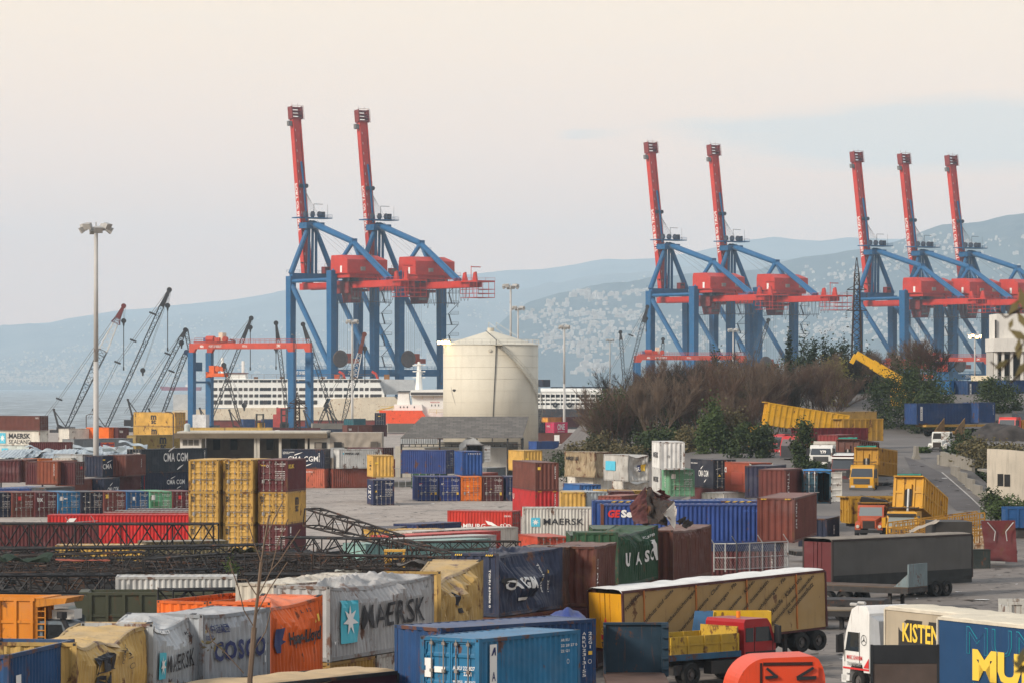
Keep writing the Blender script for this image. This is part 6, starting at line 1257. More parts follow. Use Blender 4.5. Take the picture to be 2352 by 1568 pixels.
# white frame decked ship right of the tank
rD = 1120.0; rs = thing('livestock_carrier', 'white open-decked ship with round vents, right of the pale tank', 'ship', ((1310 - CU) * rD / F, rD, -1.5)); rox = (1310 - CU) * rD / F
rz_ = lambda V: EYE - (V - VH) / F * rD + 1.5; rx = lambda U: (U - CU) * rD / F - rox
for V0, V1 in ((916, 912), (924.5, 919.5), (938, 929), (905, 902)):
    m = MB(); m.box(rx(1200), rx(1430), 0, 14, rz_(V0), rz_(V1)); m.build('deck', SHW, rs)
m = MB(); m.box(rx(1200), rx(1430), 2, 12, rz_(944), rz_(905)); m.build('inner_wall', pm('ship dark interior', (.06, .06, .07), .8), rs)
m = MB(); m.box(rx(1200), rx(1430), -.3, 14, rz_(985), rz_(938)); m.build('hull', pm('dark hull', (.05, .045, .05), .7, .2, .2), rs)
for k in range(14):
    U = 1240 + k * 11.5; m = MB(); m.box(rx(U), rx(U + 2), -.2, .5, rz_(938), rz_(902)); m.beam((rx(U + 1), .1, rz_(929)), (rx(U + 8), .1, rz_(938)), .3); m.build('frame_post', SHW, rs)
for k in range(12):
    U = 1246 + k * 11.7; m = MB(); m.tube((rx(U), 1, rz_(903)), (rx(U), 1, rz_(897)), .6, 8); m.tube((rx(U) - .6, .8, rz_(898)), (rx(U) + 1.1, .8, rz_(898)), 1.0, 8); m.build('vent', SHW, rs)
for U in (1256, 1288): 
    m = MB(); m.box(rx(U), rx(U + 20), 1, 4, rz_(896), rz_(894)); m.build('awning', SHW, rs)
for U in (1275, 1308):
    m = MB(); m.torus((rx(U), -.4, rz_(929)), .35, .85, .3, 12); m.build('tyre_fender', BLACK, rs)
# containers aboard and beyond
for U, us, V, D, lab, mk in ((1246, 1264, 871, 1210, 'dark navy container high beside the top of the tank stair', []), (1265, 1310, 888, 1215, 'dark navy container beyond the white decked ship, left', []), (1311, 1366, 887.5, 1215, 'long navy container with white lettering beyond the white decked ship', [('s', 'T', 'CMA CGM', .48, .25, .40, .35, TXT, {'bold': .02})]), (1367, 1400, 888, 1215, 'navy container beyond the white decked ship, beside the trees', [])):
    z = EYE - (V - VH) / F * D; cont(lab, (.022, .030, .055), U, V, z, 'L', us=us, D=D, L=6.06 if us - U < 50 else 12.19, end='rib', marks=mk)
# far red tanker
fD = 5200.0; ft = thing('tanker', 'distant dull red tanker on the bay beyond the gantry leg', 'ship', ((410 - CU) * fD / F, fD, -1.5)); fo = (410 - CU) * fD / F; fk = fD / F
m = MB(); m.ext([((U - CU) * fk - fo, 0, EYE - (V - VH) * fk + 1.5) for U, V in ((372, 896), (366, 886.5), (392, 888), (460, 888), (458, 896))], (0, 30, 0)); m.build('hull', pm('tanker red', (.28, .03, .06), .7), ft, fix=True)
m = MB(); m.box((425 - CU) * fk - fo, (445 - CU) * fk - fo, 5, 25, EYE + 1.5 - 4.3 * fk, EYE + 1.5 + 2 * fk); m.build('bridge_house', SHW, ft)

# ================================================================ storage tank
tD = 751.0; tR = 10.25; tk = thing('storage_tank', 'tall pale cream storage tank with conical roof and outside stair', 'tank', ((1127 - CU) * tD / F, tD + tR * 0, 0))
tkm, tnt, tb = newmat('cream tank paint'); L = tnt.links.new
n1 = noise4(tnt, .25, 5, rnd=False); n2 = noise4(tnt, .9, 5, (1, 1, .12), rnd=False); n3 = noise4(tnt, .35, 6, rnd=False, rough=.7)
c = mixc(tnt, rampv(tnt, n1, .3, .7), (.52, .48, .385), (.58, .54, .44)); c = mixc(tnt, rampv(tnt, n2, .52, .8, 0, .5), c, (.38, .345, .27)); c = mixc(tnt, rampv(tnt, n3, .66, .72, 0, .35), c, (.40, .30, .16))
L(c, tb.inputs['Base Color']); tb.inputs['Roughness'].default_value = .75
zt_ = 22.3; zc = 25.3
m = MB(); m.tube((0, 0, 0), (0, 0, zt_), tR, 64); o = m.build('shell', tkm, tk); 
for p in o.data.polygons: p.use_smooth = abs(p.normal.z) < .5
for k in range(1, 9):
    m = MB(); m.tube((0, 0, k * 2.5), (0, 0, k * 2.5 + .07), tR + .025, 64, cap=False); m.build('plate_seam', pm('tank seam', (.49, .45, .36), .8), tk)
m = MB(); m.tube((0, 0, zt_), (0, 0, zc), tR + .15, 48, r2=.6); m.tube((0, 0, zc), (0, 0, zc + .7), .7, 12); m.build('roof', tkm, tk)
def ring(m, r, z, rad, n=48):
    for k in range(n): m.tube((r * math.cos(2 * math.pi * k / n), r * math.sin(2 * math.pi * k / n), z), (r * math.cos(2 * math.pi * (k + 1) / n), r * math.sin(2 * math.pi * (k + 1) / n), z), rad, 4, cap=False)
m = MB()
for z in (.55, 1.15): ring(m, tR + .2, zt_ + z, .035)
for k in range(36): a = 2 * math.pi * k / 36; m.tube(((tR + .2) * math.cos(a), (tR + .2) * math.sin(a), zt_), ((tR + .2) * math.cos(a), (tR + .2) * math.sin(a), zt_ + 1.15), .035, 4)
m.path([(-.4, -1, zc + .6), (-.4, -2.4, zc + 1.8), (2.6, -tR * .7, zt_ + 1.6 + .8)], .05, 4); m.path([(1.2, -1, zc + .6), (1.2, -2.4, zc + 1.8), (5.6, -tR * .78, zt_ + 1.8)], .05, 4)
m.build('railing', pm('pale railing', (.5, .48, .42), .6), tk)
m = MB(); a0, a1 = R(-82), R(24); n = 46
for k in range(n):
    t = k / n; a = lerp(a0, a1, t); z = lerp(zt_ - .2, 4.5, t); ca, sa = math.cos(a), math.sin(a)
    m.hexa([(q[0], q[1], zz) for zz in (z, z + .06) for q in ((tR * ca, tR * sa), ((tR + 1) * ca, (tR + 1) * sa), ((tR + 1) * math.cos(a + .05), (tR + 1) * math.sin(a + .05)), (tR * math.cos(a + .05), tR * math.sin(a + .05)))])
    if k % 2 == 0: m.tube(((tR + 1) * ca, (tR + 1) * sa, z), ((tR + 1) * ca, (tR + 1) * sa, z + 1.1), .03, 3)
    b_ = lerp(a0, a1, (k + 1) / n); z2 = lerp(zt_ - .2, 4.5, (k + 1) / n)
    for h in (.55, 1.1, -.15): m.tube(((tR + 1) * ca, (tR + 1) * sa, z + h), ((tR + 1) * math.cos(b_), (tR + 1) * math.sin(b_), z2 + h), .035, 3, cap=False)
m.box(.8, 2.6, -tR - 1.3, -tR + .2, zt_ - .15, zt_); m.build('stair', pm('stair cream', (.42, .39, .31), .7), tk)
m = MB(); m.path([(1.25, -tR * 1.0 - .02, zt_ + 1), (1.1, -tR - .06, zt_ - 4), (.7, -tR - .06, 10), (.3, -tR - .08, 0)], .09, 5); m.path([(-1, -3, zc), (1.25, -tR, zt_ + 1)], .08, 5); m.build('pipe', BLACK, tk)
m = MB(); m.path([(-tR * .98, -2.0, zt_), (-tR * .80, -tR * .62, 12), (-4.6, -tR * .92, 0)], .035, 4); m.build('cable', CABLE, tk)
m = MB(); vs = [(-7.75 + .35 * math.cos(t) * (1 + .3 * math.sin(3 * t)), -6.86, 12.6 + .28 * math.sin(t)) for t in [2 * math.pi * k / 14 for k in range(14)]]; m.add([(x, -math.sqrt(max(0, (tR + .03) ** 2 - x * x)), z) for x, y, z in vs], [tuple(range(14))]); m.build('hole', BLACK, tk)
m = MB(); m.wheel((-.1, -tR - .05, zt_ - 1.2), .35, .3, (0, 1, 0), 12); m.build('vent_cap', tkm, tk)
lf = MB()
for k in range(4): lf.box(-tR - 1.1 + k * .72, -tR - .62 + k * .72, -4.6, -4.3, zt_ + .25, zt_ + .75)
lf.build('lit_lamp', glow('warm flood light', (1.0, .62, .22), 22), tk); m = MB(); m.box(-tR - 1.2, -tR + 1.8, -4.3, -4.2, zt_ + .1, zt_ + .2); m.tube((-tR + .2, -4.2, zt_ - 1.8), (-tR + .2, -4.2, zt_ + .8), .06, 4); m.build('lamp_bracket', GALV, tk)

# ================================================================ high lamp masts
LAMPM = pm('flood lamp grey', (.34, .33, .31), .5, .1)
def mast(label, U, Vtop, D, headw, r0, r1, base=0.0, nl=8, lit=None, arms=2):
    x = (U - CU) / F * D; zt = EYE - (Vtop - VH) / F * D; r = thing('lamp_mast', label, 'lamp mast', (x, D, base)); h = zt - base
    m = MB(); m.tube((0, 0, 0), (0, 0, h * .5), r0, 14, r2=(r0 + r1) / 2); m.tube((0, 0, h * .5), (0, 0, h), (r0 + r1) / 2 * .97, 14, r2=r1); po = m.build('pole', pm('mast galvanised', (.40, .39, .37), .6, .08, .03, .4), r)
    for p in po.data.polygons: p.use_smooth = abs(p.normal.z) < .5
    w = headw / 2; m = MB(); ringr = w * .62
    for k in range(12): a, b = 2 * math.pi * k / 12, 2 * math.pi * (k + 1) / 12; m.tube((ringr * math.cos(a), ringr * math.sin(a), h - .2), (ringr * math.cos(b), ringr * math.sin(b), h - .2), .05, 4)
    for k in range(4): a = math.pi * k / 2 + .3; m.tube((0, 0, h - .1), (ringr * math.cos(a), ringr * math.sin(a), h - .2), .05, 4)
    m.tube((0, 0, h), (0, 0, h + .5), .08, 5); m.build('head_frame', GALV, r)
    for k in range(nl):
        a = 2 * math.pi * (k + .35) / nl; ca, sa = math.cos(a), math.sin(a); c = Vector((w * .78 * ca, w * .78 * sa, h - .35 + (.35 if k % 2 else -.1)))
        q = MB(); d = Vector((ca, sa, -.55)).normalized(); q.beam(c - d * .35, c + d * .3, w * .36, w * .26, w2=w * .5, h2=w * .36); lo_ = q.build('flood_lamp', LAMPM, r)
        if lit: MB().beam(c + d * .26, c + d * .30, w * .5, w * .34).build('lit_lens', lit, lo_)
    return r
mast('tall grey lamp mast with a ring of floodlights, nearest, at left', 220.5, 520, 428, 4.3, .38, .24, 0, 8)
mast('lamp mast with floodlights standing left of the tank before the ship', 809, 737, 875, 3.4, .34, .22, 0, 8)
mast('highest lamp mast above the pale tank roof', 1173, 656, 870, 4.4, .34, .24, 0, 8); mast('lower lamp mast above the pale tank roof', 1190, 706, 1000, 4.2, .34, .24, 0, 8)
mast('lamp mast rising right of the pale tank', 1296, 749, 850, 2.9, .34, .22, 0, 8); mast('small far lamp mast left of the leafless trees', 1401, 780, 1500, 3.8, .35, .25, 0, 8)
mast('far lamp mast before the third quay crane', 1684, 757, 1180, 4.0, .35, .24, 2, 8); mast('lamp mast with its floodlights lit orange at far right', 2239, 770, 1000, 3.6, .3, .2, 2, 8, glow('orange flood light', (1.0, .55, .16), 30))
def lamp_post(label, U, V0, V1, D, arm, lit=None):
    b = P(U, V1, D); r = thing('street_lamp', label, 'street lamp', b); h = (V1 - V0) / F * D; m = MB(); m.tube((0, 0, -4), (0, 0, h * .9), .09, 6); m.path([(0, 0, h * .9), (arm * .3, 0, h * .98), (arm, 0, h)], .07, 5); m.build('pole', pm('lamp post brown', (.12, .10, .09), .7), r)
    m = MB(); m.beam((arm, 0, h), (arm * 1.35, 0, h - .06), .35, .16); m.build('lamp_head', lit or LAMPM, r)
lamp_post('curved street lamp on the flat building roof edge', 398, 945, 998, 470, -1.1); lamp_post('tall thin street lamp in front of the right gantry leg', 680, 768, 985, 900, -.9)
lamp_post('small lit street lamp in front of the sea', 198, 950, 985, 660, 1.6, glow('white lamp glow', (1, .9, .75), 12))

# ================================================================ pylons and yellow jib
def pylon(label, U, Vt, Vb, D, wb, wt, mat, arms, base):
    x = (U - CU) / F * D; zt = EYE - (Vt - VH) / F * D; r = thing('lattice_pylon', label, 'pylon', (x, D, base)); h = zt - base
    m = MB(); lattice(m, (0, 0, 0), (0, 0, h * .90), wb, wb, 22, .10, .06, wt, wt); lattice(m, (0, 0, h * .9), (0, 0, h), wt, wt, 3, .06, .03, .1, .1); m.build('tower', mat, r)
    for z, w in arms:
        m = MB(); zz = h * z; m.beam((-w, 0, zz), (w, 0, zz), .16); m.tube((-w, 0, zz), (0, 0, zz + .9), .05, 4); m.tube((w, 0, zz), (0, 0, zz + .9), .05, 4); a = m.build('cross_arm', mat, r)
        for s in (-1, 1):
            i = MB()
            for k in range(4): i.wheel((s * w, 0, zz - .3 - k * .32), .17, .12, (0, 0, 1), 8)
            i.build('insulator', pm('insulator', (.10, .07, .06), .4), a)
PYM = pm('pylon rust', (.055, .038, .032), .85, .2, .3)
pylon('dark lattice power pylon rising left of the three right quay cranes', 1968, 592, 920, 600, 2.5, .75, PYM, ((.80, 1.7), (.67, 1.8), (.735, .1)), 8)
pylon('short rusty power pylon before the long low building', 683, 900, 1060, 560, 1.2, .6, PYM, ((.80, 1.6), (.86, 1.3)), 0)
yb = thing('telescopic_boom', 'yellow telescopic crane boom sticking out above the right trees', 'crane boom', P(2062, 872, 526))
a = Vector((0, 0, 0)); b = P(1966, 814, 526) - Vector(yb.location)
YJ = pm('jib yellow', (.70, .42, .03), .5, .12, .15)
m = MB(); m.beam(a - (b * .12), a.lerp(b, .62), 1.25, 1.5); m.build('outer_section', YJ, yb); m = MB(); m.beam(a.lerp(b, .62), b, 1.0, 1.2); m.build('inner_section', YJ, yb)
m = MB(); m.beam(b, b + Vector((-.7, 0, -1.3)), .8, .6); m.build('jib_head', YJ, yb); m = MB(); m.box(-1.0, 2.5, -1.2, 1.2, -5.2, -1.2); m.build('crane_body', YJ, yb)
# ================================================================ buildings and yard structures
PLAST = pm('weathered plaster', (.46, .43, .37), .9, .14, 0, .4, streak=.6); DARKIN = pm('dark interior', (.035, .032, .03), .9); WPL = pm('white plaster', (.60, .58, .53), .9, .1, 0, .4, streak=.3)
def bx(name, mat, par, x0, x1, y0, y1, z0, z1): return MB().box(x0, x1, y0, y1, z0, z1).build(name, mat, par)
def site(name, label, cat, U, D, z=0.0, rz=0.0): return thing(name, label, cat, ((U - CU) / F * D, D, z), rz)
bD = 485.0; s_ = F / bD; lb = site('long_building', 'long low concrete building with a flat overhanging roof behind the yard', 'building', 400, bD)
def lx(U): return (U - 400) / s_
def lz(V): return EYE - (V - VH) / s_
bx('roof', pm('old concrete roof', (.19, .155, .11), .9, .15, 0, .5, streak=.5), lb, 0, lx(752), -.5, 12, lz(1005.5), lz(994)); bx('roof_edge', PLAST, lb, .4, lx(750), -.1, 11.5, lz(993.9), lz(990))
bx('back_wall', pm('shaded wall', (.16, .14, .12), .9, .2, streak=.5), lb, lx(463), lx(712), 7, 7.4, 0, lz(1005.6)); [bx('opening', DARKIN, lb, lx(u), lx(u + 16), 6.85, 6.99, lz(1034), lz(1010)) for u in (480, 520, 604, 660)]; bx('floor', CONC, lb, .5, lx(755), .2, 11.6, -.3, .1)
w = bx('wall', WPL, lb, lx(413), lx(462), .4, 7, 0, lz(1005.6))
for k in range(3): bx('lattice_window', pm('lattice window', (.16, .15, .13), .8), w, lx(419 + 13 * k), lx(430 + 13 * k), .35, .395, lz(1022), lz(1009))
w = bx('wall', PLAST, lb, lx(711), lx(758), .4, 9, 0, lz(1005.6)); o = bx('window', DARKIN, w, lx(722), lx(750), .3, .39, lz(1029), lz(1015)); bx('curtain', pm('torn curtain', (.25, .22, .19), .9), o, lx(724), lx(739), .24, .295, lz(1029), lz(1016))
for U in (583, 590, 640, 700): bx('column', PLAST, lb, lx(U), lx(U + 6), .3, .9, 0, lz(1005.6))
w = bx('annex', pm('canvas covered wall', (.40, .35, .29), .9, .12, streak=.5), lb, lx(759), lx(876), .6, 9, 0, lz(993)); 
MB().grid(lambda u, v: (lerp(lx(758), lx(877), u), .35 + .12 * mnoise.noise((u * 9, v * 2, 1)), lerp(lz(1028), lz(993.5), v) + .25 * math.sin(u * 7) * (1 - v) * .6), 50, 14).build('canvas', pm('grey canvas', (.36, .32, .27), .9, .15), w)
bx('window', DARKIN, w, lx(767), lx(785), .1, .2, lz(1027), lz(1014)); bx('window', pm('broken pane', (.14, .12, .10), .8), w, lx(851), lx(868), .1, .2, lz(1027), lz(1013))
bx('metal_box', pm('zinc box', (.30, .31, .31), .6), lb, lx(760), lx(792), -1.2, .0, lz(1050), lz(1027))
wt = site('water_tank', 'pale plastic water tank on the flat building roof', 'water tank', 430, bD + 2, lz(990)); m = MB(); m.tube((0, 0, 0), (0, 0, .95), .42, 14); m.tube((0, 0, .95), (0, 0, 1.12), .40, 14, r2=.15); m.build('tank_shell', pm('tank plastic', (.42, .46, .44), .5), wt)
# metal shed with slate roof
hD = 515.0; s2 = F / hD; sd_ = site('open_shed', 'open steel shed with a grey slate roof in front of the pale tank', 'shed', 920, hD)
hx = lambda U: (U - 920) / s2; hz_ = lambda V: EYE - (V - VH) / s2
sl_, slt, slb = newmat('slate roof'); tcs = nd(slt, 'ShaderNodeTexCoord'); bk = nd(slt, 'ShaderNodeTexBrick', inp={'Color1': (.085, .076, .066, 1), 'Color2': (.14, .125, .11, 1), 'Mortar': (.05, .045, .04, 1), 'Scale': 1.0, 'Mortar Size': .03, 'Brick Width': 1.1, 'Row Height': .7})
slt.links.new(tcs.outputs['Object'], bk.inputs['Vector']); slt.links.new(bk.outputs[0], slb.inputs['Base Color']); slb.inputs['Roughness'].default_value = .9
m = MB(); m.hexa([(0, -.4, hz_(1006)), (hx(1200), -.4, hz_(1005)), (hx(1215), 9, hz_(989) + 1.9), (hx(965), 9, hz_(989) + 1.9)] + [(0, -.4, hz_(1005)), (hx(1200), -.4, hz_(1004)), (hx(1215), 9, hz_(988) + 2), (hx(965), 9, hz_(988) + 2)]); m.build('roof', sl_, sd_)
ZINC = pm('zinc sheet', (.30, .31, .31), .5, .2, .06, streak=.3)
m = MB(); q = corr(0, hx(1005), .35, .1); m.add([(x, -.35 - d, z) for z in (hz_(1018), hz_(1006.2)) for x, d in q], [(i, i + 1, len(q) + i + 1, len(q) + i) for i in range(len(q) - 1)]); m.build('fascia', ZINC, sd_)
for U in (922, 1010, 1095, 1166, 1198):
    m = MB(); m.beam((hx(U), 0, 0), (hx(U), 0, hz_(1006)), .28); m.build('post', STEELD, sd_)
m = MB(); m.box(0, hx(1200), -.15, .05, hz_(1020), hz_(1018.5)); m.box(0, hx(1200), -.15, .05, hz_(1026), hz_(1024.5))
for k in range(20): m.box(hx(925 + 14 * k), hx(927 + 14 * k), -.1, 0, hz_(1024.6), hz_(1019.9))
m.build('truss', STEELD, sd_)
bx('end_gable', pm('gable zinc', (.13, .14, .145), .7, .2, .1), sd_, hx(1199), hx(1203), 0, 8.6, 0, hz_(1005)); bx('back_wall', PLAST, sd_, hx(940), hx(1190), 8, 8.4, 0, hz_(1016))
o = bx('office', WPL, sd_, hx(975), hx(1165), 3, 7.6, 0, hz_(1030)); bx('office_roof', WPL, sd_, hx(972), hx(1168), 2.7, 7.9, hz_(1030), hz_(1028)); bx('ledge', GALV, sd_, hx(912), hx(1030), -.5, 1.5, hz_(1042), hz_(1041))
bx('side_wall', PLAST, sd_, hx(905), hx(952), 5, 5.3, 0, hz_(1025))
m = MB(); m.grid(lambda u, v: (hx(1055) + u * 3.4, -.5 + .3 * math.sin(u * 5), hz_(1020) + 1.1 * math.sin(math.pi * u) - v * 1.1), 12, 4); m.build('torn_sheet', ZINC, sd_)
def wallthing(name, label, cat, pts, h, t, mat, z0=None, cap=0):
    b = Vector(pts[0]); r = thing(name, label, cat, b); m = MB()
    for p, q in zip(pts, pts[1:]):
        p = Vector(p) - b; q = Vector(q) - b; m.beam(p + Vector((0, 0, h / 2 - .3)), q + Vector((0, 0, h / 2 - .3)), t, h + .6)
    m.build('wall_body', mat, r); return r
BLK, blt, blb = newmat('block wall'); tcs = nd(blt, 'ShaderNodeTexCoord'); mpb = nd(blt, 'ShaderNodeMapping'); mpb.inputs['Rotation'].default_value = (R(90), 0, 0); bk = nd(blt, 'ShaderNodeTexBrick', inp={'Color1': (.27, .25, .22, 1), 'Color2': (.36, .34, .30, 1), 'Mortar': (.20, .19, .17, 1), 'Scale': 1.0, 'Mortar Size': .03, 'Brick Width': .8, 'Row Height': .4})
blt.links.new(tcs.outputs['Object'], mpb.inputs[0]); blt.links.new(mpb.outputs[0], bk.inputs['Vector']); blt.links.new(bk.outputs[0], blb.inputs['Base Color'])
wallthing('block_wall', 'grey concrete block wall behind the yellow container at centre', 'wall', [P(1180, 1080, 478), P(1302, 1078, 482)], 2.9, .3, BLK)
wallthing('low_wall', 'low concrete wall under the rail fence by the shed', 'wall', [G(900, 1118), G(1010, 1116)], .7, .4, CONC); fence('rail fence on the low concrete wall by the shed', [G(900, 1118, .7) + Vector((0, 0, .0)), G(1010, 1116, .7)], 2.4, [7], False, True)
wallthing('quay_block', 'grey concrete block wall by the quay left of the slender mast', 'wall', [P(716, 985, 930), P(806, 985, 935)], 1.6, 1, CONC); wallthing('quay_block', 'grey concrete block wall in front of the orange vessel', 'wall', [P(889, 987, 925), P(966, 987, 930)], 1.8, 1, CONC)
# twisted tin roof shelter on the left
tr = site('tin_shelter', 'collapsed shelter with twisted tin roof sheets at far left', 'shelter', 0, 432)
TIN = pm('twisted tin', (.40, .45, .47), .35, .2, .05, metal=.3, streak=.2)
fx = lambda U: U / 18.5; fz = lambda V: EYE - (V - VH) / 18.5
trg = random.Random(3)
for k in range(11):
    U0 = -14 + k * 28; m = MB(); sd0 = k * 2.7; am = trg.choice((.1, .15, .5)); kk = trg.uniform(.7, 1.5)
    m.grid(lambda u, v: (fx(U0) + u * 2.4 * kk + .3 * v, -1 + v * 7, fz(1051) + .05 * (k % 3) + .9 * v + am * mnoise.noise((u * 2, v * 2.5, sd0)) * 1.6 + .04 * math.sin(u * 40)), 24, 12); m.build('roof_sheet', TIN, tr)
for U, V, s3 in ((85, 1032, 1.0), (195, 1030, .9), (262, 1032, 1.2), (300, 1020, 1.1)):
    m = MB(); m.grid(lambda u, v: (fx(U) + u * 3.2 * s3 - 1.5, v * 1.3, fz(V) + .25 - u * .55 + .6 * mnoise.noise((u * 2.5, v * 2, U)) * s3 + .2 * v), 16, 8); m.build('bent_sheet', TIN, tr)
m = MB(); m.box(fx(-10), fx(300), -1.1, -.9, fz(1054), fz(1052)); m.box(fx(-10), fx(190), -1.1, -.9, fz(1060), fz(1058.8))
for k in range(16): m.beam((fx(-5 + 13 * k), -1, fz(1060)), (fx(2 + 13 * k), -1, fz(1053)), .08)
m.build('truss', STEELD, tr)
for U in (5, 100, 185, 250): m = MB(); m.beam((fx(U), -1, 0), (fx(U), -1, fz(1053)), .2); m.build('post', STEELD, tr)
# ---- right: curved building, white building, ramp walls
CB = pm('cream concrete', (.47, .42, .34), .85, .1, 0, .5, streak=.75); cbD = 330.0; cb = site('curved_building', 'cream concrete building with a curved stained wall at the right edge', 'building', 2267, cbD)
cs = F / cbD
def cpt(t): a = t * .55; return Vector((9.5 * t, -2.0 * math.sin(t * 2.2) + 1.4 * t, 0))
ztop = lambda t: EYE - (1030 + 17 * ss(0, 1, t) - VH) / cs
m = MB(); n = 24
for k in range(n):
    p, q = cpt(k / n), cpt((k + 1) / n); z0, z1 = ztop(k / n), ztop((k + 1) / n); bk_ = Vector((.15, .5, 0))
    m.hexa([(p.x, p.y, 0), (q.x, q.y, 0), (q.x + .1, q.y + .5, 0), (p.x + .1, p.y + .5, 0), (p.x, p.y, z0), (q.x, q.y, z1), (q.x + .1, q.y + .5, z1), (p.x + .1, p.y + .5, z0)])
m.build('curved_wall', CB, cb); bx('roof', CONC, cb, .3, 9.6, 1.2, 9, 5.4, 5.6)
for t0, t1, V0, V1, mt in ((.10, .155, 1087, 1115, DARKIN), (.165, .22, 1088, 1116, DARKIN), (.36, .57, 1069, 1125, pm('recess plaster', (.36, .31, .25), .9, .15, streak=.6)), (.62, .70, 1092, 1121, pm('brown shutter', (.075, .045, .035), .7)), (.86, .97, 1095, 1121, pm('red shutter', (.12, .03, .03), .7))):
    m = MB(); p, q = cpt(t0), cpt(t1); m.hexa([(p.x, p.y - .03, EYE - (V1 - VH) / cs), (q.x, q.y - .03, EYE - (V1 - VH) / cs), (q.x, q.y + .1, EYE - (V1 - VH) / cs), (p.x, p.y + .1, EYE - (V1 - VH) / cs), (p.x, p.y - .03, EYE - (V0 - VH) / cs), (q.x, q.y - .03, EYE - (V0 - VH) / cs), (q.x, q.y + .1, EYE - (V0 - VH) / cs), (p.x, p.y + .1, EYE - (V0 - VH) / cs)]); m.build('window' if V1 < 1124 else 'doorway', mt, cb)
wD = 640.0; wb_ = site('white_building', 'white flat roofed building behind foliage at the right edge', 'building', 2280, wD); ws = F / wD; wx = lambda U: (U - 2280) / ws; wz = lambda V: EYE - (V - VH) / ws
bx('upper_floor', WPL, wb_, wx(2289), wx(2420), 0, 10, wz(777), wz(721)); bx('parapet_band', WPL, wb_, 0, wx(2420), -1.2, 10, wz(807), wz(777.2)); bx('lower_wall', pm('stained white wall', (.42, .40, .36), .9, .1, streak=.6), wb_, wx(2282), wx(2420), .8, 10, 0, wz(807.2))
for U in (2284, 2300, 2320, 2344): bx('column', WPL, wb_, wx(U), wx(U + 6), -.6, .4, 4, wz(807.2))
for U, w_ in ((2296, 22), (2322, 20), (2350, 14)): bx('opening', DARKIN, wb_, wx(U), wx(U + w_), .6, .79, wz(862), wz(813))
bx('pipe', STEELD, wb_, wx(2285), wx(2288), -.4, 0, wz(800), wz(735))
wallthing('cream_wall', 'low cream wall left of the white building', 'wall', [P(2232, 873, 650), P(2284, 873, 645)], .9, .4, pm('cream wall', (.58, .50, .36), .8))
# ramp: painted edge line, stepped parapet, kerb island, retaining walls
edge = [(1590, 895), (1680, 970), (1770, 1050), (1860, 1130), (1970, 1235)]
rp = [hit(1764 + x / 4, 861.3 + y / 4) for x, y in edge]
m = MB()
for p, q in zip(rp, rp[1:]):
    n = 10
    for k in range(n):
        a, b = p.lerp(q, k / n), p.lerp(q, (k + 1) / n); m.add([(c.x + o_, c.y, gz(c.x + o_, c.y) + .06) for c, o_ in ((a, 0), (b, 0), (b, .16), (a, .16))], [(0, 1, 2, 3)])
tag(m.build('road_line', pm('worn white line', (.34, .32, .30), .9, .3)), kind='structure')
m = MB()
rr = [hit(1764 + x / 4, 861.3 + y / 4) for x, y in ((1250, 745), (1290, 830), (1330, 900), (1420, 1000), (1560, 1100), (1730, 1240))]
for i in range(5):
    a0, a1, b0, b1 = rr[i], rr[i + 1], rp[min(i, 4)], rp[min(i + 1, 4)]
    for k in range(8):
        for j in range(6):
            def pp(u, v): l = a0.lerp(a1, v); r_ = b0.lerp(b1, v); p = l.lerp(r_, u); return (p.x, p.y, gz(p.x, p.y) + .03)
            m.add([pp(j / 6, k / 8), pp((j + 1) / 6, k / 8), pp((j + 1) / 6, (k + 1) / 8), pp(j / 6, (k + 1) / 8)], [(0, 1, 2, 3)])
tag(m.build('road', pm('ramp asphalt', (.120, .108, .105), .9, .15, 0, .3, streak=.3)), kind='structure')
par = [(1690, 850), (1755, 905), (1820, 965), (1890, 1025), (1960, 1085), (2035, 1145), (2160, 1212)]
for i, ((x0, y0), (x1, y1)) in enumerate(zip(par, par[1:])):
    p = hit(1764 + x0 / 4, 861.3 + (y0 + 55) / 4); q = hit(1764 + x1 / 4, 861.3 + (y1 + 40) / 4); q2 = Vector((q.x, q.y, p.z)); r = thing('parapet_block', '%s concrete parapet block stepping down beside the ramp' % ('topmost', 'second', 'third', 'fourth', 'fifth', 'lowest')[i], 'parapet', p, 0, 'stepped parapet of the ramp')
    d = q2 - p; m = MB(); m.beam(Vector((0, 0, -.9)), d + Vector((0, 0, -.9)), .28, 3.6); m.build('block', CONC, r)
b0 = hit(2155, 1066); wallthing('retaining_wall', 'tall concrete retaining wall below the white wrecked truck', 'wall', [Vector((b0.x, b0.y, b0.z - 2.5)), Vector((b0.x + 5.5, b0.y + 4, b0.z - 2.5))], 3.6, .4, CONC); wallthing('retaining_wall', 'short concrete wall end at the top of the ramp', 'wall', [Vector((b0.x + .2, b0.y - 1.5, b0.z - .5)), Vector((b0.x + 2.6, b0.y - 10, b0.z - 1.2))], 2.0, .4, CONC)
jb = hit(2107, 1054); jt = thing('road_barrier', 'upright concrete road barrier end at the top of the ramp', 'barrier', jb); m = MB(); m.ext([(-.5, 0, -.2), (.5, 0, -.2), (.22, 0, .5), (.14, 0, 1.5), (-.14, 0, 1.5), (-.22, 0, .5)], (0, 2.5, 0)); m.build('barrier_body', CONC, jt)
jb = hit(1842, 1062); bx('block_body', CONC, thing('concrete_block', 'pale concrete block behind the small bush beside the white truck', 'block', jb), -.9, .9, -.4, .4, -.2, 1.25)

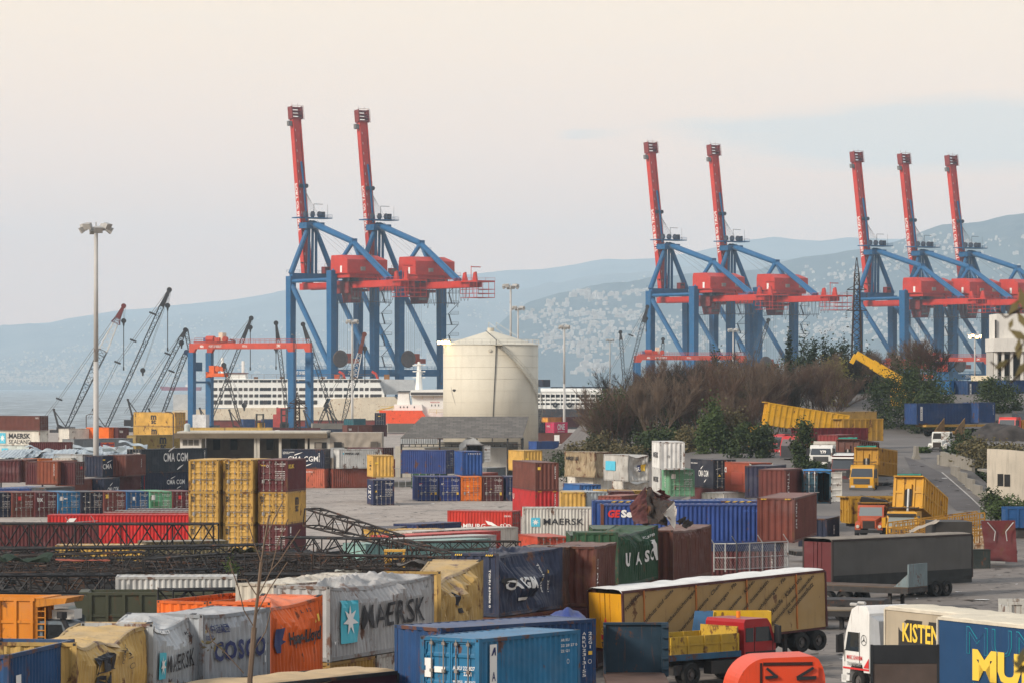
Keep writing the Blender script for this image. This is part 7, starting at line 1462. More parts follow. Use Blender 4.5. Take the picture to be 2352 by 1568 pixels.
# ================================================================ vehicles
def wheel_mesh(r=.52, w=.32):
    k = ('w', r, w)
    if k not in _DOOR:
        m = MB(); m.torus((0, 0, 0), r * .55, r, w, 18); m.wheel((0, 0, 0), r * .56, w * .55, n=14, mi=1); m.wheel((0, 0, 0), r * .2, w * .9, n=8, mi=1); _DOOR[k] = m.mesh('wheel')
    return _DOOR[k]
RIM = pm('wheel rim', (.13, .12, .115), .6, .2, .15)
def wheels(par, xs, y=1.05, r=.52, dual=False):
    for x in xs:
        for s in (-1, 1): o = inst('wheel', wheel_mesh(r, .62 if dual else .32), [TYRE, RIM], par, (x, s * y, r))
def chassis(par, x0, x1, mat=None):
    m = MB()
    for y in (-.45, .45): m.box(x0, x1, y - .06, y + .06, .75, 1.05)
    for k in range(int(abs(x1 - x0) / 1.3)): m.box(min(x0, x1) + k * 1.3, min(x0, x1) + k * 1.3 + .12, -.4, .4, .8, 1.0)
    m.box(x0 + .4, x0 + 1.6, -1.15, -.6, .55, 1.0); m.build('chassis', mat or STEELD, par)
LENS = flat('lamp lens', (.45, .43, .38), .2)
def cabover(par, col, h=3.05, visor=None, rack=False, glass=None, high=False, text=None, x=0.0):
    """cab with its front at x, facing +x"""
    pa = pm('truck paint %.2f %.2f %.2f' % col, col, .42, .10, .06, .8, 0, .25, .15); W = 1.24; lip = h
    m = MB(); pr = [(0, .55), (.02, 1.75), (-.32, h - .28), (-.55, h), (-2.0, h), (-2.1, h - .15), (-2.1, .95), (-1.75, .95), (-1.6, 1.3), (-.75, 1.3), (-.6, .95), (-.55, .55)]
    if high: pr = [(0, .5), (.02, 1.75), (-.30, 2.75), (-.75, 3.72), (-1.2, 3.9), (-2.0, 3.9), (-2.2, 3.6), (-2.2, .95), (-1.75, .95), (-1.6, 1.3), (-.75, 1.3), (-.6, .95), (-.55, .5)]
    m.ext([(x + a, -W, b) for a, b in pr], (0, 2 * W, 0)); c = m.build('cab', pa, par, fix=True)
    g = glass or GLASS; zt = 2.72 if high else h - .36
    def q(zz): return x + .02 - (zz - 1.75) * (.34 / (h - .28 - 1.75)) + .03 if not high else x + .05 - (zz - 1.75) * .32
    MB().add([(q(1.85), -W + .1, 1.85), (q(1.85), W - .1, 1.85), (q(zt), W - .2, zt), (q(zt), -W + .2, zt)], [(0, 1, 2, 3)]).build('windscreen', g, c)
    for s in (-1, 1):
        y = s * (W + .012); f = [(0, 1, 2, 3)] if s < 0 else [(3, 2, 1, 0)]
        MB().add([(x - 1.35, y, 1.85), (x - .22, y, 1.85), (x - .45, y, zt - .02), (x - 1.35, y, zt - .02)], f).build('side_window', g, c)
        m = MB(); m.box(x - .12, x + .02, y + s * .02, y + s * .34, 1.75, 2.55); m.beam((x - .1, y, 2.6), (x - .05, y + s * .2, 2.55), .05); m.build('mirror', BLACK if col != (.54, .30, .022) else pa, c)
        m = MB(); m.box(x - .02, x + .06, min(s * .7, s * 1.1), max(s * .7, s * 1.1), .78, .98); m.build('headlight', LENS, c)
        m = MB(); m.box(x - 1.42, x - 1.40, y - .01, y + .012, 1.35, zt); m.box(x - .2, x - .18, y - .01, y + .012, 1.35, 1.9); m.build('door_seam', BLACK, c)
    m = MB(); m.box(x, x + .03, -.85, .85, 1.1, 1.68)
    for k in range(4): m.box(x + .03, x + .05, -.8, .8, 1.14 + .14 * k, 1.2 + .14 * k, 1)
    m.build('grille', [pm('grille dark', (.05, .05, .05), .6), pm('grille bar', (.12, .12, .12), .5)], c)
    MB().box(x - .3, x + .1, -W, W, .42, .76).build('bumper', pm('bumper grey', (.10, .10, .10), .7) if not high else pa, c)
    if visor: MB().beam((x - .15, -W + .05, zt + .12), (x - .15, W - .05, zt + .12), .32, .16).build('sun_visor', visor, c)
    if rack:
        m = MB()
        for k in range(4): m.box(x - .4 - .42 * k, x - .34 - .42 * k, -1.1, 1.1, h + .28, h + .32)
        for s in (-1.1, 1.1): m.box(x - 1.75, x - .3, s - .03, s + .03, h + .26, h + .34); m.box(x - 1.75, x - .3, s - .02, s + .02, h + .02, h + .06)
        m.build('roof_rack', BLACK, c)
    if text: put_text(c, text[0], (x + .065, -.45, 1.45), (0, 1, 0), (0, 0, 1), .9, .13, text[1])
    wheels(par, (x - 1.2,)); return c
def bonnet(par, col, x=0.0, wreck=False):
    pa = pm('bonnet paint %.2f' % col[0], col, .6, .2, .35 if wreck else .2, .8); W = 1.1
    m = MB(); m.ext([(x - 1.6, -W, .8), (x - 1.6, -W, 1.75), (x - 1.85, -W, 2.55), (x - 2.1, -W, 2.65), (x - 3.2, -W, 2.65), (x - 3.3, -W, .8)], (0, 2 * W, 0)); c = m.build('cab', pa, par, fix=True)
    m = MB(); m.hexa([(x - 1.6, -.8, .8), (x, -.66, .8), (x, .66, .8), (x - 1.6, .8, .8), (x - 1.6, -.85, 1.72), (x, -.6, 1.5), (x, .6, 1.5), (x - 1.6, .85, 1.72)]); m.build('hood', pa, par, fix=True)
    for s in (-1, 1):
        m = MB(); m.ext([(x - 1.5, s * .7, .7), (x - 1.5, s * .7, 1.05), (x - 1.1, s * .7, 1.35), (x - .35, s * .7, 1.25), (x - .05, s * .7, .95), (x - .05, s * .7, .6), (x - .3, s * .7, .6), (x - .5, s * .7, .95), (x - 1.1, s * .7, .95), (x - 1.3, s * .7, .7)], (0, s * .45, 0)); m.build('fender', pa, par, fix=True)
        m = MB(); m.wheel((x - .02, s * .92, .95), .14, .1, (1, 0, 0), 12); m.build('headlight', LENS, par)
        y = s * (W + .012); MB().add([(x - 2.95, y, 1.8), (x - 1.85, y, 1.8), (x - 2.02, y, 2.5), (x - 2.95, y, 2.5)], [(0, 1, 2, 3), (3, 2, 1, 0)]).build('side_window', DARKIN if wreck else GLASS, c)
    MB().add([(x - 1.60, -W + .12, 1.78), (x - 1.60, W - .12, 1.78), (x - 1.82, W - .18, 2.5), (x - 1.82, -W + .18, 2.5)], [(0, 1, 2, 3)]).build('windscreen', DARKIN if wreck else flat('pale glass', (.16, .19, .20), .1, 0, .6), c)
    m = MB(); m.box(x, x + .03, -.5, .5, .8, 1.42)
    for k in range(7): m.box(x + .03, x + .05, -.45, .45, .84 + .08 * k, .88 + .08 * k)
    m.build('grille', pm('grille rust', (.06, .045, .04), .7), par); MB().box(x + .05, x + .2, -1.15, 1.15, .42, .68).build('bumper', BLACK, par)
    if wreck:
        m = MB(); m.box(x - 1.7, x - .7, 1.15, 1.2, .95, 2.6) ; d = m.xf(Matrix.Translation((x - 1.7, 1.1, 0)) @ Matrix.Rotation(R(-70), 4, 'Z') @ Matrix.Translation((-x + 1.7, -1.1, 0))); d = m.build('door', pa, par)
    wheels(par, (x - .8,)); return c
def tipper(par, col, L, H, x=0.0, tilt=0.0, z=1.25, W=1.25, canopy=True, tarp=False, hoist=False, rust=.3, ribs=9, slope=0.0, lip=True):
    """open ribbed bin whose front wall is at x, length toward -x; tilted up about its rear end"""
    pa = pm('bin paint %.2f %.2f' % (col[0], col[1]), col, .6, .15, rust, .7); ins = pm('bin inside', (.10, .07, .045), .85, .3, .3)
    r = bpy.data.objects.new('bin', None); m = MB(); t = .07
    for s in (-1, 1):
        m.box(-L, 0, min(s * W, s * (W - t)), max(s * W, s * (W - t)), 0, H); m.box(-L, .02, min(s * (W + .07), s * (W - .07)), max(s * (W + .07), s * (W - .07)), H, H + .14); m.box(-L, 0, min(s * (W + .05), s * W), max(s * (W + .05), s * W), H * .45, H * .52)
        for k in range(ribs + 1): xx = -L + .12 + (L - .24) * k / ribs; m.box(xx - .07, xx + .07, min(s * W, s * (W + .09)), max(s * W, s * (W + .09)), -.05, H)
    m.box(-t, 0, -W + t, W - t, 0, H + .1); m.box(-L, -L + t, -W + t, W - t, 0, H - .1); m.box(-L, 0, -W, W, -.12, 0)
    for y in (-W + .1, -.45, .45, W - .1): m.box(0, .09, y - .07, y + .07, 0, H + .1)
    m.box(0, .08, -W + .17, -.52, H * .48, H * .56); m.box(0, .08, .52, W - .17, H * .48, H * .56)
    m.add([(-L + .1, -W + .1, .03), (-.1, -W + .1, .03), (-.1, W - .1, .03), (-L + .1, W - .1, .03)], [(0, 1, 2, 3)], 1)
    if canopy: m.box(-.02, .45, -W, W, H + .08, H + .16)
    o = m.build('bin', [pa, ins], par); o.location = (x - L + L * math.cos(tilt) * 1.0, 0, z + L * math.sin(tilt)); o.rotation_euler = (0, -tilt, 0)
    if tilt: o.location = (x - L + L * math.cos(tilt), 0, z + L * math.sin(tilt))
    if tarp: MB().grid(lambda u, v: (.1 + v * .4, lerp(-W + .3, W - .2, u), H + .18 + .16 * math.sin(math.pi * v) * (1 + .5 * mnoise.noise((u * 6, v, 1)))), 20, 5).build('rolled_tarp', pm('green tarp', (.03, .22, .17), .7, .25), o)
    if hoist:
        m = MB(); m.tube((.0, 0, -1.6), (.12, 0, H * .62), .10, 10); h_ = m.build('hoist_ram', pm('hoist chrome', (.5, .5, .48), .3, metal=.5), o); MB().box(.0, .2, -.25, .25, H * .62, H * .8).build('hoist_bracket', pa, h_); MB().box(.085, .10, -.3, .3, .02, H * .6).build('hoist_recess', DARKIN, o)
    return o
def veh(name, label, cat, U, V, back, z=None, D=None, group=None):
    """origin under the middle of the front, back = angle of the rearward direction from straight away, toward the right"""
    p = hit(U, V) if D is None else P(U, V, D)
    if z is not None: p.z = z
    rz = math.atan2(-math.cos(R(back)), -math.sin(R(back))); return thing(name, label, cat, p, rz, group)
YB = (.54, .30, .022); YD = (.36, .22, .03); MR = (.13, .028, .028)
TG = 'tipper trucks crowded on the upper yard'
t = veh('tipper_truck', 'yellow tipper truck with bin raised high and black roof rack', 'truck', 2069, 1240, 20, D=284, z=.35, group=TG); cabover(t, YB, visor=BLACK, rack=True, glass=flat('pale screen', (.20, .22, .21), .15)); chassis(t, -9, -.5); tipper(t, YB, 8.6, 2.35, -2.3, R(13), 1.45, hoist=True, tarp=True, rust=.08); wheels(t, (-6.5, -7.8), dual=True)
t = veh('tipper_truck', 'yellow tipper truck with lowered bin parked higher up the yard', 'truck', 1979, 1125, 19, D=352, z=2.6, group=TG); cabover(t, (.54, .30, .023), rack=True); chassis(t, -10, -.5); tipper(t, (.44, .25, .03), 8.2, 2.45, -2.2, R(3), 1.75, hoist=True, tarp=True, rust=.15, ribs=12); wheels(t, (-6.5, -7.8), dual=True)
t = veh('tipper_truck', 'maroon tipper truck with white roof deflector and tan brown bin', 'truck', 1935, 1120, 20, D=362, z=3.2, group=TG); c = cabover(t, MR, h=3.2, visor=WHITE, rack=True, text=('SCANIA', GREYT)); MB().beam((-.5, -1.1, 3.3), (-1.3, 1.1 - 2.2, 3.6), .4, .1) ; m = MB(); m.hexa([(-.3, -1.15, 3.2), (-.3, 1.15, 3.2), (-1.7, 1.15, 3.22), (-1.7, -1.15, 3.22), (-.6, -1.1, 3.3), (-.6, 1.1, 3.3), (-1.6, 1.1, 3.5), (-1.6, -1.1, 3.5)]); m.build('deflector', WHITE, c); chassis(t, -9, -.5); tipper(t, (.14, .055, .04), 8, 2.4, -2.3, R(3), 1.9, tarp=True, hoist=True); wheels(t, (-6, -7.3), dual=True)
t = veh('box_truck', 'white truck with black grille and a paper sign in its windscreen', 'truck', 1885, 1072, 16, D=378, z=4.3); c = cabover(t, (.58, .58, .55), h=2.9); put_text(c, 'Y79', (-.02, -.1, 2.0), (0, 1, 0), (0, 0, 1), .7, .36, WHITE, bold=.05); chassis(t, -8, -.5); m = MB(); m.box(-7.5, -2.3, -1.25, 1.25, 1.1, 3.15); m.box(-2.3, -2.25, -1.2, 1.2, 3.0, 3.3); m.build('box_body', pm('grey white box', (.40, .38, .34), .7, .15, .2), t); wheels(t, (-6,), dual=True)
t = veh('tractor_truck', 'red truck with big black grille, front turned left, behind the small bush', 'truck', 1812, 1051, 40, D=398, z=4.9); cabover(t, (.45, .025, .03), h=3.0, rack=True, glass=flat('brown screen', (.12, .10, .10), .2)); m = MB(); m.box(.06, .12, -1.05, 1.05, .55, 1.9); [m.box(.12, .15, -1, 1, .7 + .22 * k, .82 + .22 * k) for k in range(5)]; m.build('black_grille', pm('black plastic', (.045, .045, .05), .6), t); chassis(t, -6, -.5); wheels(t, (-4.5,), dual=True)
t = veh('tractor_truck', 'second red truck half hidden left of the red truck', 'truck', 1777, 1040, 30, D=415, z=5.0); cabover(t, (.40, .03, .04), h=2.9); chassis(t, -6, -.5); wheels(t, (-4.5,), dual=True)
t = veh('tipper_trailer', 'long bright yellow tipper trailer raised at its left end under the trees', 'trailer', 1752, 1010, 84, D=428, z=5.3, group=TG); tipper(t, (.60, .36, .03), 10.2, 2.5, 0, R(9), 2.1, rust=.05, ribs=14); chassis(t, -10, -.2); wheels(t, (-7.5, -8.8), dual=True); m = MB(); m.box(.2, 1.6, -1.2, 1.2, .8, 3.4); m.build('cab', pm('cab yellow', YB, .6), t)
t = veh('tipper_trailer', 'ochre tipper trailer with dirty rear gate beneath the far trees', 'trailer', 1925, 1012, 70, D=418, z=5.4, group=TG); tipper(t, (.42, .26, .05), 5.4, 2.4, 0, 0, 1.75, rust=.3, ribs=7); chassis(t, -5, -.2); wheels(t, (-3.4, -4.5), dual=True)
t = veh('tipper_trailer', 'dark maroon tipper trailer with worn rim behind the red container', 'trailer', 1828, 1020, 72, D=406, z=5.2, group=TG); tipper(t, (.15, .022, .03), 8.6, 1.9, 0, 0, 1.5, rust=.2, ribs=10); chassis(t, -8, -.2); wheels(t, (-6, -7.3), dual=True)
t = veh('tipper_truck', 'small grey tipper truck seen from behind with a blue tarp on its bin', 'truck', 2097, 1128, 8, D=308, z=1.6, group=TG); tipper(t, (.17, .18, .18), 5, 1.1, 0, 0, 2.0, canopy=False, rust=.2, ribs=5); MB().box(-.3, .12, -1.1, 1.1, 1.0, 2.0).build('tail_panel', pm('teal panel', (.03, .09, .10), .6), t); MB().grid(lambda u, v: (-1.0 + v * .9, lerp(-.8, .8, u), 2.9 + .25 * math.sin(math.pi * v) * (1 + .4 * mnoise.noise((u * 5, v * 3, 1)))), 16, 6).build('tarpaulin', pm('blue tarp', (.025, .05, .22), .45), t); chassis(t, -5, 0); wheels(t, (-1, -2.2, -4.2), dual=True)
t = veh('tipper_trailer', 'dirty ochre tipper trailer low in front of the yellow trucks', 'trailer', 1942, 1195, 78, D=298, z=.9, group=TG); tipper(t, (.42, .25, .03), 7.2, 2.0, 0, 0, 1.15, rust=.3, ribs=11); chassis(t, -7, -.2); wheels(t, (-5, -6.2), dual=True)
t = veh('dump_truck', 'old orange red bonnet truck with a dark dirty bed', 'truck', 1995, 1206, 12, D=290, z=1.0, group=TG); bonnet(t, (.42, .10, .04)); tipper(t, (.34, .20, .03), 4, 1.2, -3.6, 0, 1.5, rust=.4); chassis(t, -7, -.5); wheels(t, (-6,), dual=True); m = MB(); m.ext([(-3.5, -1.1, 2.8), (-3.5, 1.1, 2.8), (-3.4, 1.0, 3.0), (-3.4, -1, 3.3)], (-2, 0, 0)); m.build('load', DARKIN, t)
t = veh('dump_truck', 'white wrecked bonnet truck with open door and rusty slanted bed sides', 'truck', 2152, 1047, 22, D=425, z=5.35); bonnet(t, (.58, .58, .54), 0, True); m = MB(); m.box(-3.6, -3.5, -1.3, 1.3, 2.3, 2.75); [m.ext([(-3.6, s * 1.3, 1.4), (-8.2, s * 1.3, 1.4), (-8.2, s * 1.3, 4.3), (-3.6, s * 1.3, 2.8)], (0, .08, 0)) for s in (-1, 1)]; m.box(-8, -3.6, -1.3, 1.3, 1.3, 1.45); m.build('bin', pm('rusty bin', (.24, .15, .05), .8, .2, .5), t, fix=True); chassis(t, -8, -.5); wheels(t, (-6.5,), dual=True)
tr_ = MB(); 
for a, b in ((-6, -5.3),): pass
t = veh('flatbed_trailer', 'yellow flatbed trailer carrying the long blue lettered container', 'trailer', 2115, 990, 60, D=481, z=6.6); m = MB(); m.box(-12.4, 0, -1.2, 1.2, 1.35, 1.65); m.build('deck', pm('trailer ochre', (.40, .25, .06), .7, .2, .3), t); chassis(t, -12, -.2); wheels(t, (-2, -9, -10.3), dual=True)
t = veh('tractor_truck', 'bright red truck with roof bars at the right edge of the upper yard', 'truck', 2312, 985, 30, D=470, z=6.4); cabover(t, (.60, .05, .04), h=3.0, rack=True); m = MB(); m.box(-6, -2.4, -1.25, 1.25, 1.2, 2.6); m.build('side_board', pm('ochre board', (.50, .24, .03), .6), t); wheels(t, (-4.5,), dual=True)
t = veh('van', 'dark grey van cab at the right edge behind the tarpaulin', 'van', 2345, 980, 10, D=474, z=6.6); cabover(t, (.05, .055, .06), h=3.6)
# dark canvas heap right of the white wreck
heap('canvas_heap', 'dark and white canvas draped over boards beside the white wrecked truck', 'tarpaulin', 2226, 2380, 964, 1012, 420, 6, pm('dark canvas', (.060, .052, .048), .9, .5), 8)
def trailer(label, U, V, zt, side, L=13.6, H=2.85, ue=None, us=None, b=None, D=None, roof=None, curtain=None, doors=None, marks=(), tiltx=0.0, name='curtain_trailer', wob=.03, skirt=None, wheel_x=(-4.6, -3.4, -2.2), bands=0):
    L, phi, ctr, base, sg = pose(U, V, zt, side, ue, us, b, L, H, None, D); t = thing(name, label, 'trailer', (ctr.x, ctr.y, base - 1.15 + tiltx * L / 2), phi, 'curtain sided trailers in the lower yard'); t.rotation_euler = (0, tiltx, phi); o = 1.15
    body = bpy.data.objects.new('body', None); COL.objects.link(body); body.parent = t; body.location = (0, 0, o)
    for s in (-1, 1):
        m = MB(); m.grid(lambda u, v: ((.5 - u) * L * s, s * (CW / 2 - .01 + wob * (mnoise.noise((u * 14, v * 3, 1 + s)) + .5 * abs(math.sin(u * 20)))), lerp(.0 if not skirt else .55, H - .12, v)), 90, 10); m.build('curtain', curtain, body, True)
        if skirt: m = MB(); m.grid(lambda u, v: ((.5 - u) * L * s, s * (CW / 2 + .02 + .04 * mnoise.noise((u * 20, v * 3, 7))), lerp(-.35, .56, v)), 60, 4); m.build('skirt', skirt, body)
    MB().grid(lambda u, v: ((.5 - u) * (L + .08), (v - .5) * (CW + .06), H + .05 * math.sin(math.pi * v) + (.10 * mnoise.noise((u * 9, v * 3, 4)) if roof[1] else 0) + .02 * math.sin(u * 60) - (.12 if v in (0, 1) else 0)), 80, 12).build('roof', roof[0], body)
    m = MB(); [m.box(-L / 2, L / 2, s * CW / 2 - .05, s * CW / 2 + .05, H - .14, H - .02) for s in (-1, 1)]; [m.box(sx_ * L / 2 - .08, sx_ * L / 2 + .02, s * CW / 2 - .06, s * CW / 2 + .05, 0, H - .1) for s in (-1, 1) for sx_ in (-1, 1)]; m.box(-L / 2, L / 2, -1.2, 1.2, -.12, 0); m.build('frame', doors[1], body)
    for s in (-1, 1): d = MB(); d.box(L / 2 - .05, L / 2 + .01, min(s * .03, s * 1.15), max(s * .03, s * 1.15), .05, H - .18); d.box(L / 2 + .01, L / 2 + .05, s * .35 - .02, s * .35 + .02, .05, H - .2); d.build('rear_door', doors[0], body)
    MB().box(-L / 2, -L / 2 + .05, -1.15, 1.15, 0, H - .1).build('front_wall', doors[0], body)
    put_marks(body, marks, L, H, sg, 'rib', None)
    if bands:
        for k in range(bands):
            xx = L / 2 - L * (k + .4) / bands; MB().box(xx - .03, xx + .03, -sg * 0 + sg * CW / 2 - .0, sg * (CW / 2 + .07), .05, H - .1).build('strap', pm('orange strap', (.5, .2, .06), .7), body)
    t2 = thing('x', '', ''); [t2.__delitem__(k) for k in ('label', 'category') if k in t2]; t2.name = 'axle_group'; t2.parent = t
    wheels(t2, [L / 2 + w for w in wheel_x], dual=True); chassis(t2, -L / 2 + .5, L / 2 - .5)
    for s in (-1, 1): m = MB(); m.box(-L / 2 + 2.4, -L / 2 + 2.6, s * .8 - .08, s * .8 + .08, .05, 1.1); m.box(-L / 2 + 2.3, -L / 2 + 2.7, s * .8 - .18, s * .8 + .18, .0, .06); m.build('landing_leg', STEELD, t)
    return t
GT = pm('grey tarpaulin', (.135, .13, .122), .8, .12, 0, .4, streak=.35); TANC = pm('tan curtain', (.40, .28, .13), .7, .15, .05, .4, streak=.5)
trailer('grey curtain trailer with maroon doors and a dark skirt, mid right', 1911, 1238, 4.0, 'L', us=2232, roof=(pm('grey canvas roof', (.25, .22, .185), .9, .15), 1), curtain=GT, doors=(pm('maroon trailer door', (.14, .032, .035), .6, .15, .1), pm('dark trailer frame', (.06, .045, .04), .7)), skirt=pm('black skirt', (.035, .037, .036), .7, .2), wob=.05, wheel_x=(-11, -10))
de = ['Korrosionsschutz', 'Betonschutz und -instandsetzung', 'Fußbodenbeschichtungen · Flexibles Kleben Industrie', 'Gewässerschutzsysteme · Chemiewerkstoffe · Kleben und Dichten am Bau', 'Fußbodenbeschichtungen · Flexibles Kleben Industrie', 'Gewässerschutzsysteme · Kleben und Dichten am Bau', 'Betonschutz und -instandsetzung · Korrosionsschutz', 'Fußbodenbeschichtungen · Flexibles Kleben Industrie', 'Chemiewerkstoffe · Kleben und Dichten am Bau', 'Betonschutz und -instandsetzung', 'Korrosionsschutz']
tt = trailer('long tan curtain trailer with white roof, slanted dark lettering and yellow doors', 1434, 1355, 4.0, 'L', us=1899, roof=(pm('white sheet roof', (.60, .59, .56), .6, .1), 1), curtain=TANC, doors=(pm('yellow trailer door', (.62, .33, .02), .5, .1, .06), pm('maroon frame', (.10, .03, .03), .6, .2, .3)), tiltx=.040, wob=.04, wheel_x=(-13.0, -11.8), bands=4,
             marks=[('e', 'P', [(0, 0), (1, 0), (.5, 1)], .33, .16, .34, .38, TXR, {'nm': 'triangle_sign'}), ('e', 'T', 'Sika', .38, .24, .24, .12, TXY, {'bold': .03, 'off': .03}), ('e', 'T', 'T S.C', .35, .03, .3, .09, INK, {'bold': .03})])
bd_ = [o for o in tt.children if o.name.startswith('body')][0]; dk = flat('faded dark lettering', (.035, .024, .018), .8)
for i, s3 in enumerate(de):
    v, f = textgeo(s3, .2, .02); ln = len(s3) * .14; x0 = -.25 + i * 1.12; z0 = [1.55, .75, .35, .1, .1, .05, .1, .1, .1, .3, .8][i]
    pts = []
    for a, b in v:
        u_ = a * ln; h = b * .25; pts.append((x0 + u_ * .80 - h * .6, z0 + u_ * .60 + h * .8))
    ok = [k for k in f if all(.02 < pts[j][1] < 2.68 and .05 < pts[j][0] < 13.5 for j in k)]
    if ok: MB().add([(6.8 - a, CW / 2 + .10, b) for a, b in pts], ok).build('lettering', dk, bd_)
cr_ = (pm('cream roof', (.55, .49, .38), .8, .1), 0); TRF = pm('cream frame', (.50, .45, .36), .7)
trailer('cream curtain trailer with black panel and yellow block lettering', 2459, 0, 4.0, 'R', b=63, D=140.9, roof=cr_, curtain=pm('cream curtain', (.44, .38, .29), .8, .12, 0, .4, streak=.4), doors=(TRF, TRF), marks=[('s', 'P', [(0, 0), (0, .85), (.12, 1), (1, 1), (1, 0)], .075, .10, .40, .73, flat('black panel', (.03, .027, .025), .7)), ('s', 'T', 'KISTEN', .10, .49, .21, .29, TXY, {'bold': .02, 'off': .03}), ('s', 'T', 'JANDL', .125, .12, .18, .28, TXY, {'bold': .02, 'off': .03})])
TEAL = flat('teal outline', (.02, .30, .36), .6); MB_ = pm('blue curtain', (.016, .07, .16), .7, .14, 0, .4, streak=.3)
trailer('blue curtain trailer with huge yellow and teal outlined letters', 2606, 0, 4.0, 'R', b=63.5, D=134.3, roof=cr_, curtain=MB_, doors=(MB_, TRF), marks=[('s', 'T', 'MUNZ', .155, .50, .50, .40, TEAL, {'bold': .0}), ('s', 'T', 'MUNZ', .158, .508, .494, .385, MB_, {'bold': -.014, 'off': .03}), ('s', 'T', 'MUNZ', .19, .12, .52, .46, TXY, {'bold': .05, 'off': .045}), ('s', 'T', 'INTERNATIONAL', .19, .01, .35, .08, TEAL)])
trailer('maroon sided trailer with tan roof at the bottom edge', 265, 0, 4.0, 'L', b=52, D=108, roof=(pm('tan roof', (.50, .38, .24), .85, .1), 1), curtain=pm('maroon tarpaulin', (.075, .018, .022), .7, .15), doors=(MR and pm('maroon door', MR, .6), STEELD))
# white tractor of the cream trailer
t = thing('tractor_truck', 'white high roofed tractor truck with red stripe coupled to the cream trailer', 'truck', ((2039 - CU) / F * 153 - .45 * 3.4 + 1.05, 153 + .89 * 3.4 + .5, 0), math.atan2(.89, -.45)); c = cabover(t, (.66, .65, .62), high=True, x=.2)
for s3, z, h, w_, mt in (('MARC GHANEM', 1.48, .19, 1.25, TXR), ('TRANSPORT', 1.20, .17, 1.2, GREYT), ('1846', .78, .09, .3, INK)): put_text(c, s3, (-.18 , 1.24, z), (-1, 0, 0), (0, 0, 1), w_, h, mt, off=.03)
m = MB(); m.box(-1.98, .15, 1.243, 1.262, 1.04, 1.12); m.ext([(-1.55, 1.262, 1.16), (-1.98, 1.262, 1.16), (-1.98, 1.262, 1.6)], (0, .01, 0)); m.build('stripe', TXR, c); put_text(c, 0, (-1.33, 1.24, 2.15), (-1, 0, 0), (0, 0, 1), .48, .48, INK, 'emblem', .025, 'O', rw=.9); put_text(c, [(.5, 1), (.56, .56), (.95, .25), (.5, .46), (.05, .25), (.44, .56)], (-1.33, 1.24, 2.15), (-1, 0, 0), (0, 0, 1), .48, .48, INK, 'emblem', .025, 'P')
m = MB(); m.hexa([(-2.0, -1.2, .9), (-3.0, -1.2, .9), (-3.0, 1.2, .9), (-2.0, 1.2, .9), (-2.0, -1.2, 3.5), (-2.7, -1.2, 3.3), (-2.7, 1.2, 3.3), (-2.0, 1.2, 3.5)]); m.build('side_fairing', pm('grey fairing', (.30, .31, .32), .6), t, fix=True); chassis(t, -5.5, -.5); wheels(t, (-4.6,), dual=True); m = MB(); m.tube((-.5, .5, 3.95), (-.1, .6, 3.95), .08, 8); m.tube((-.5, .9, 3.9), (-.1, 1.0, 3.9), .08, 8); m.build('air_horn', LAMPM, c)
# red truck with yellow drop sides
t = thing('flatbed_truck', 'red cab truck with yellow drop side bed and orange beacon', 'truck', P(1737, 0, 163).xy.to_3d(), math.atan2(.67, .74)); c = cabover(t, (.36, .022, .026), h=2.9); MB().box(-2.0, -1.48, -1.262, -1.242, 1.85, 2.5).build('side_window', GLASS, c); MB().tube((-1.2, 0, 2.9), (-1.2, 0, 3.2), .1, 8).build('beacon', flat('beacon orange', (.7, .2, .02), .3), c); MB().box(-2.0, -.02, -1.265, -1.245, 1.28, 1.40).build('stripe', BLACK, c); m = MB(); m.torus((-2.2, -.6, 1.7), .15, .3, .12, 14, ax='x'); m.build('fuel_cap', BLACK, c)
yd = pm('drop side yellow', (.50, .33, .04), .6, .2, .3); m = MB()
for y in (-1.25, 1.2): m.box(-6.9, -2.5, y, y + .06, 1.5, 2.3); [m.box(-6.9 + k * 1.08, -6.8 + k * 1.08, y - .05, y + .1, 1.5, 2.3) for k in range(5)]; m.box(-6.9, -2.5, y - .04, y + .09, 1.88, 1.94)
m.box(-6.95, -6.85, -1.2, 1.2, 1.5, 2.3); m.box(-2.5, -2.44, -1.2, 1.2, 1.5, 2.6); m.build('drop_side', yd, t); MB().box(-7.2, -2.3, -1.25, 1.25, 1.22, 1.48).build('bed', pm('bed blue', (.03, .11, .19), .7, .2, .3), t); chassis(t, -7, -.5); wheels(t, (-5.6,), r=.56, dual=True); MB().box(-4.2, -2.6, -1.2, -.7, .5, 1.1).build('tank_box', STEELD, t)
def flatbed(label, U, V, D, rz, L, zdeck, head=None, deckmat=None, wh=(), hz=1.4):
    p = P(U, V, D); t = thing('flatbed_trailer', label, 'trailer', (p.x, p.y, 0), rz); dm = deckmat or pm('plank deck', (.13, .10, .08), .9, .25, .15); MB().box(-L, 0, -1.25, 1.25, zdeck - .08, zdeck).build('deck', dm, t); m = MB(); [m.box(-L, 0, y - .1, y + .1, zdeck - .4, zdeck - .09) for y in (-1.15, -.4, .4, 1.15)]; m.box(-.12, .02, -1.2, 1.2, zdeck - .35, zdeck - .09); m.build('frame', STEELD, t)
    if head: m = MB(); m.box(-.06, .02, -1.2, 1.2, zdeck, zdeck + hz); [m.box(-.14, -.06, y - .06, y + .06, zdeck, zdeck + hz) for y in (-.5, .5)]; [m.ext([(-1.0, y, zdeck), (0, y, zdeck), (0, y, zdeck + hz * .6)], (0, .05, 0)) for y in (-1.2, 1.15)]; m.build('headboard', head, t, fix=True)
    wheels(t, wh, dual=True, r=.48); [bx('landing_leg', STEELD, t, -1.6, -1.4, y - .08, y + .08, 0, zdeck - .3) for y in (-.8, .8)]; return t
hb_ = pm('pale blue headboard', (.20, .25, .26), .7, .2, .35)
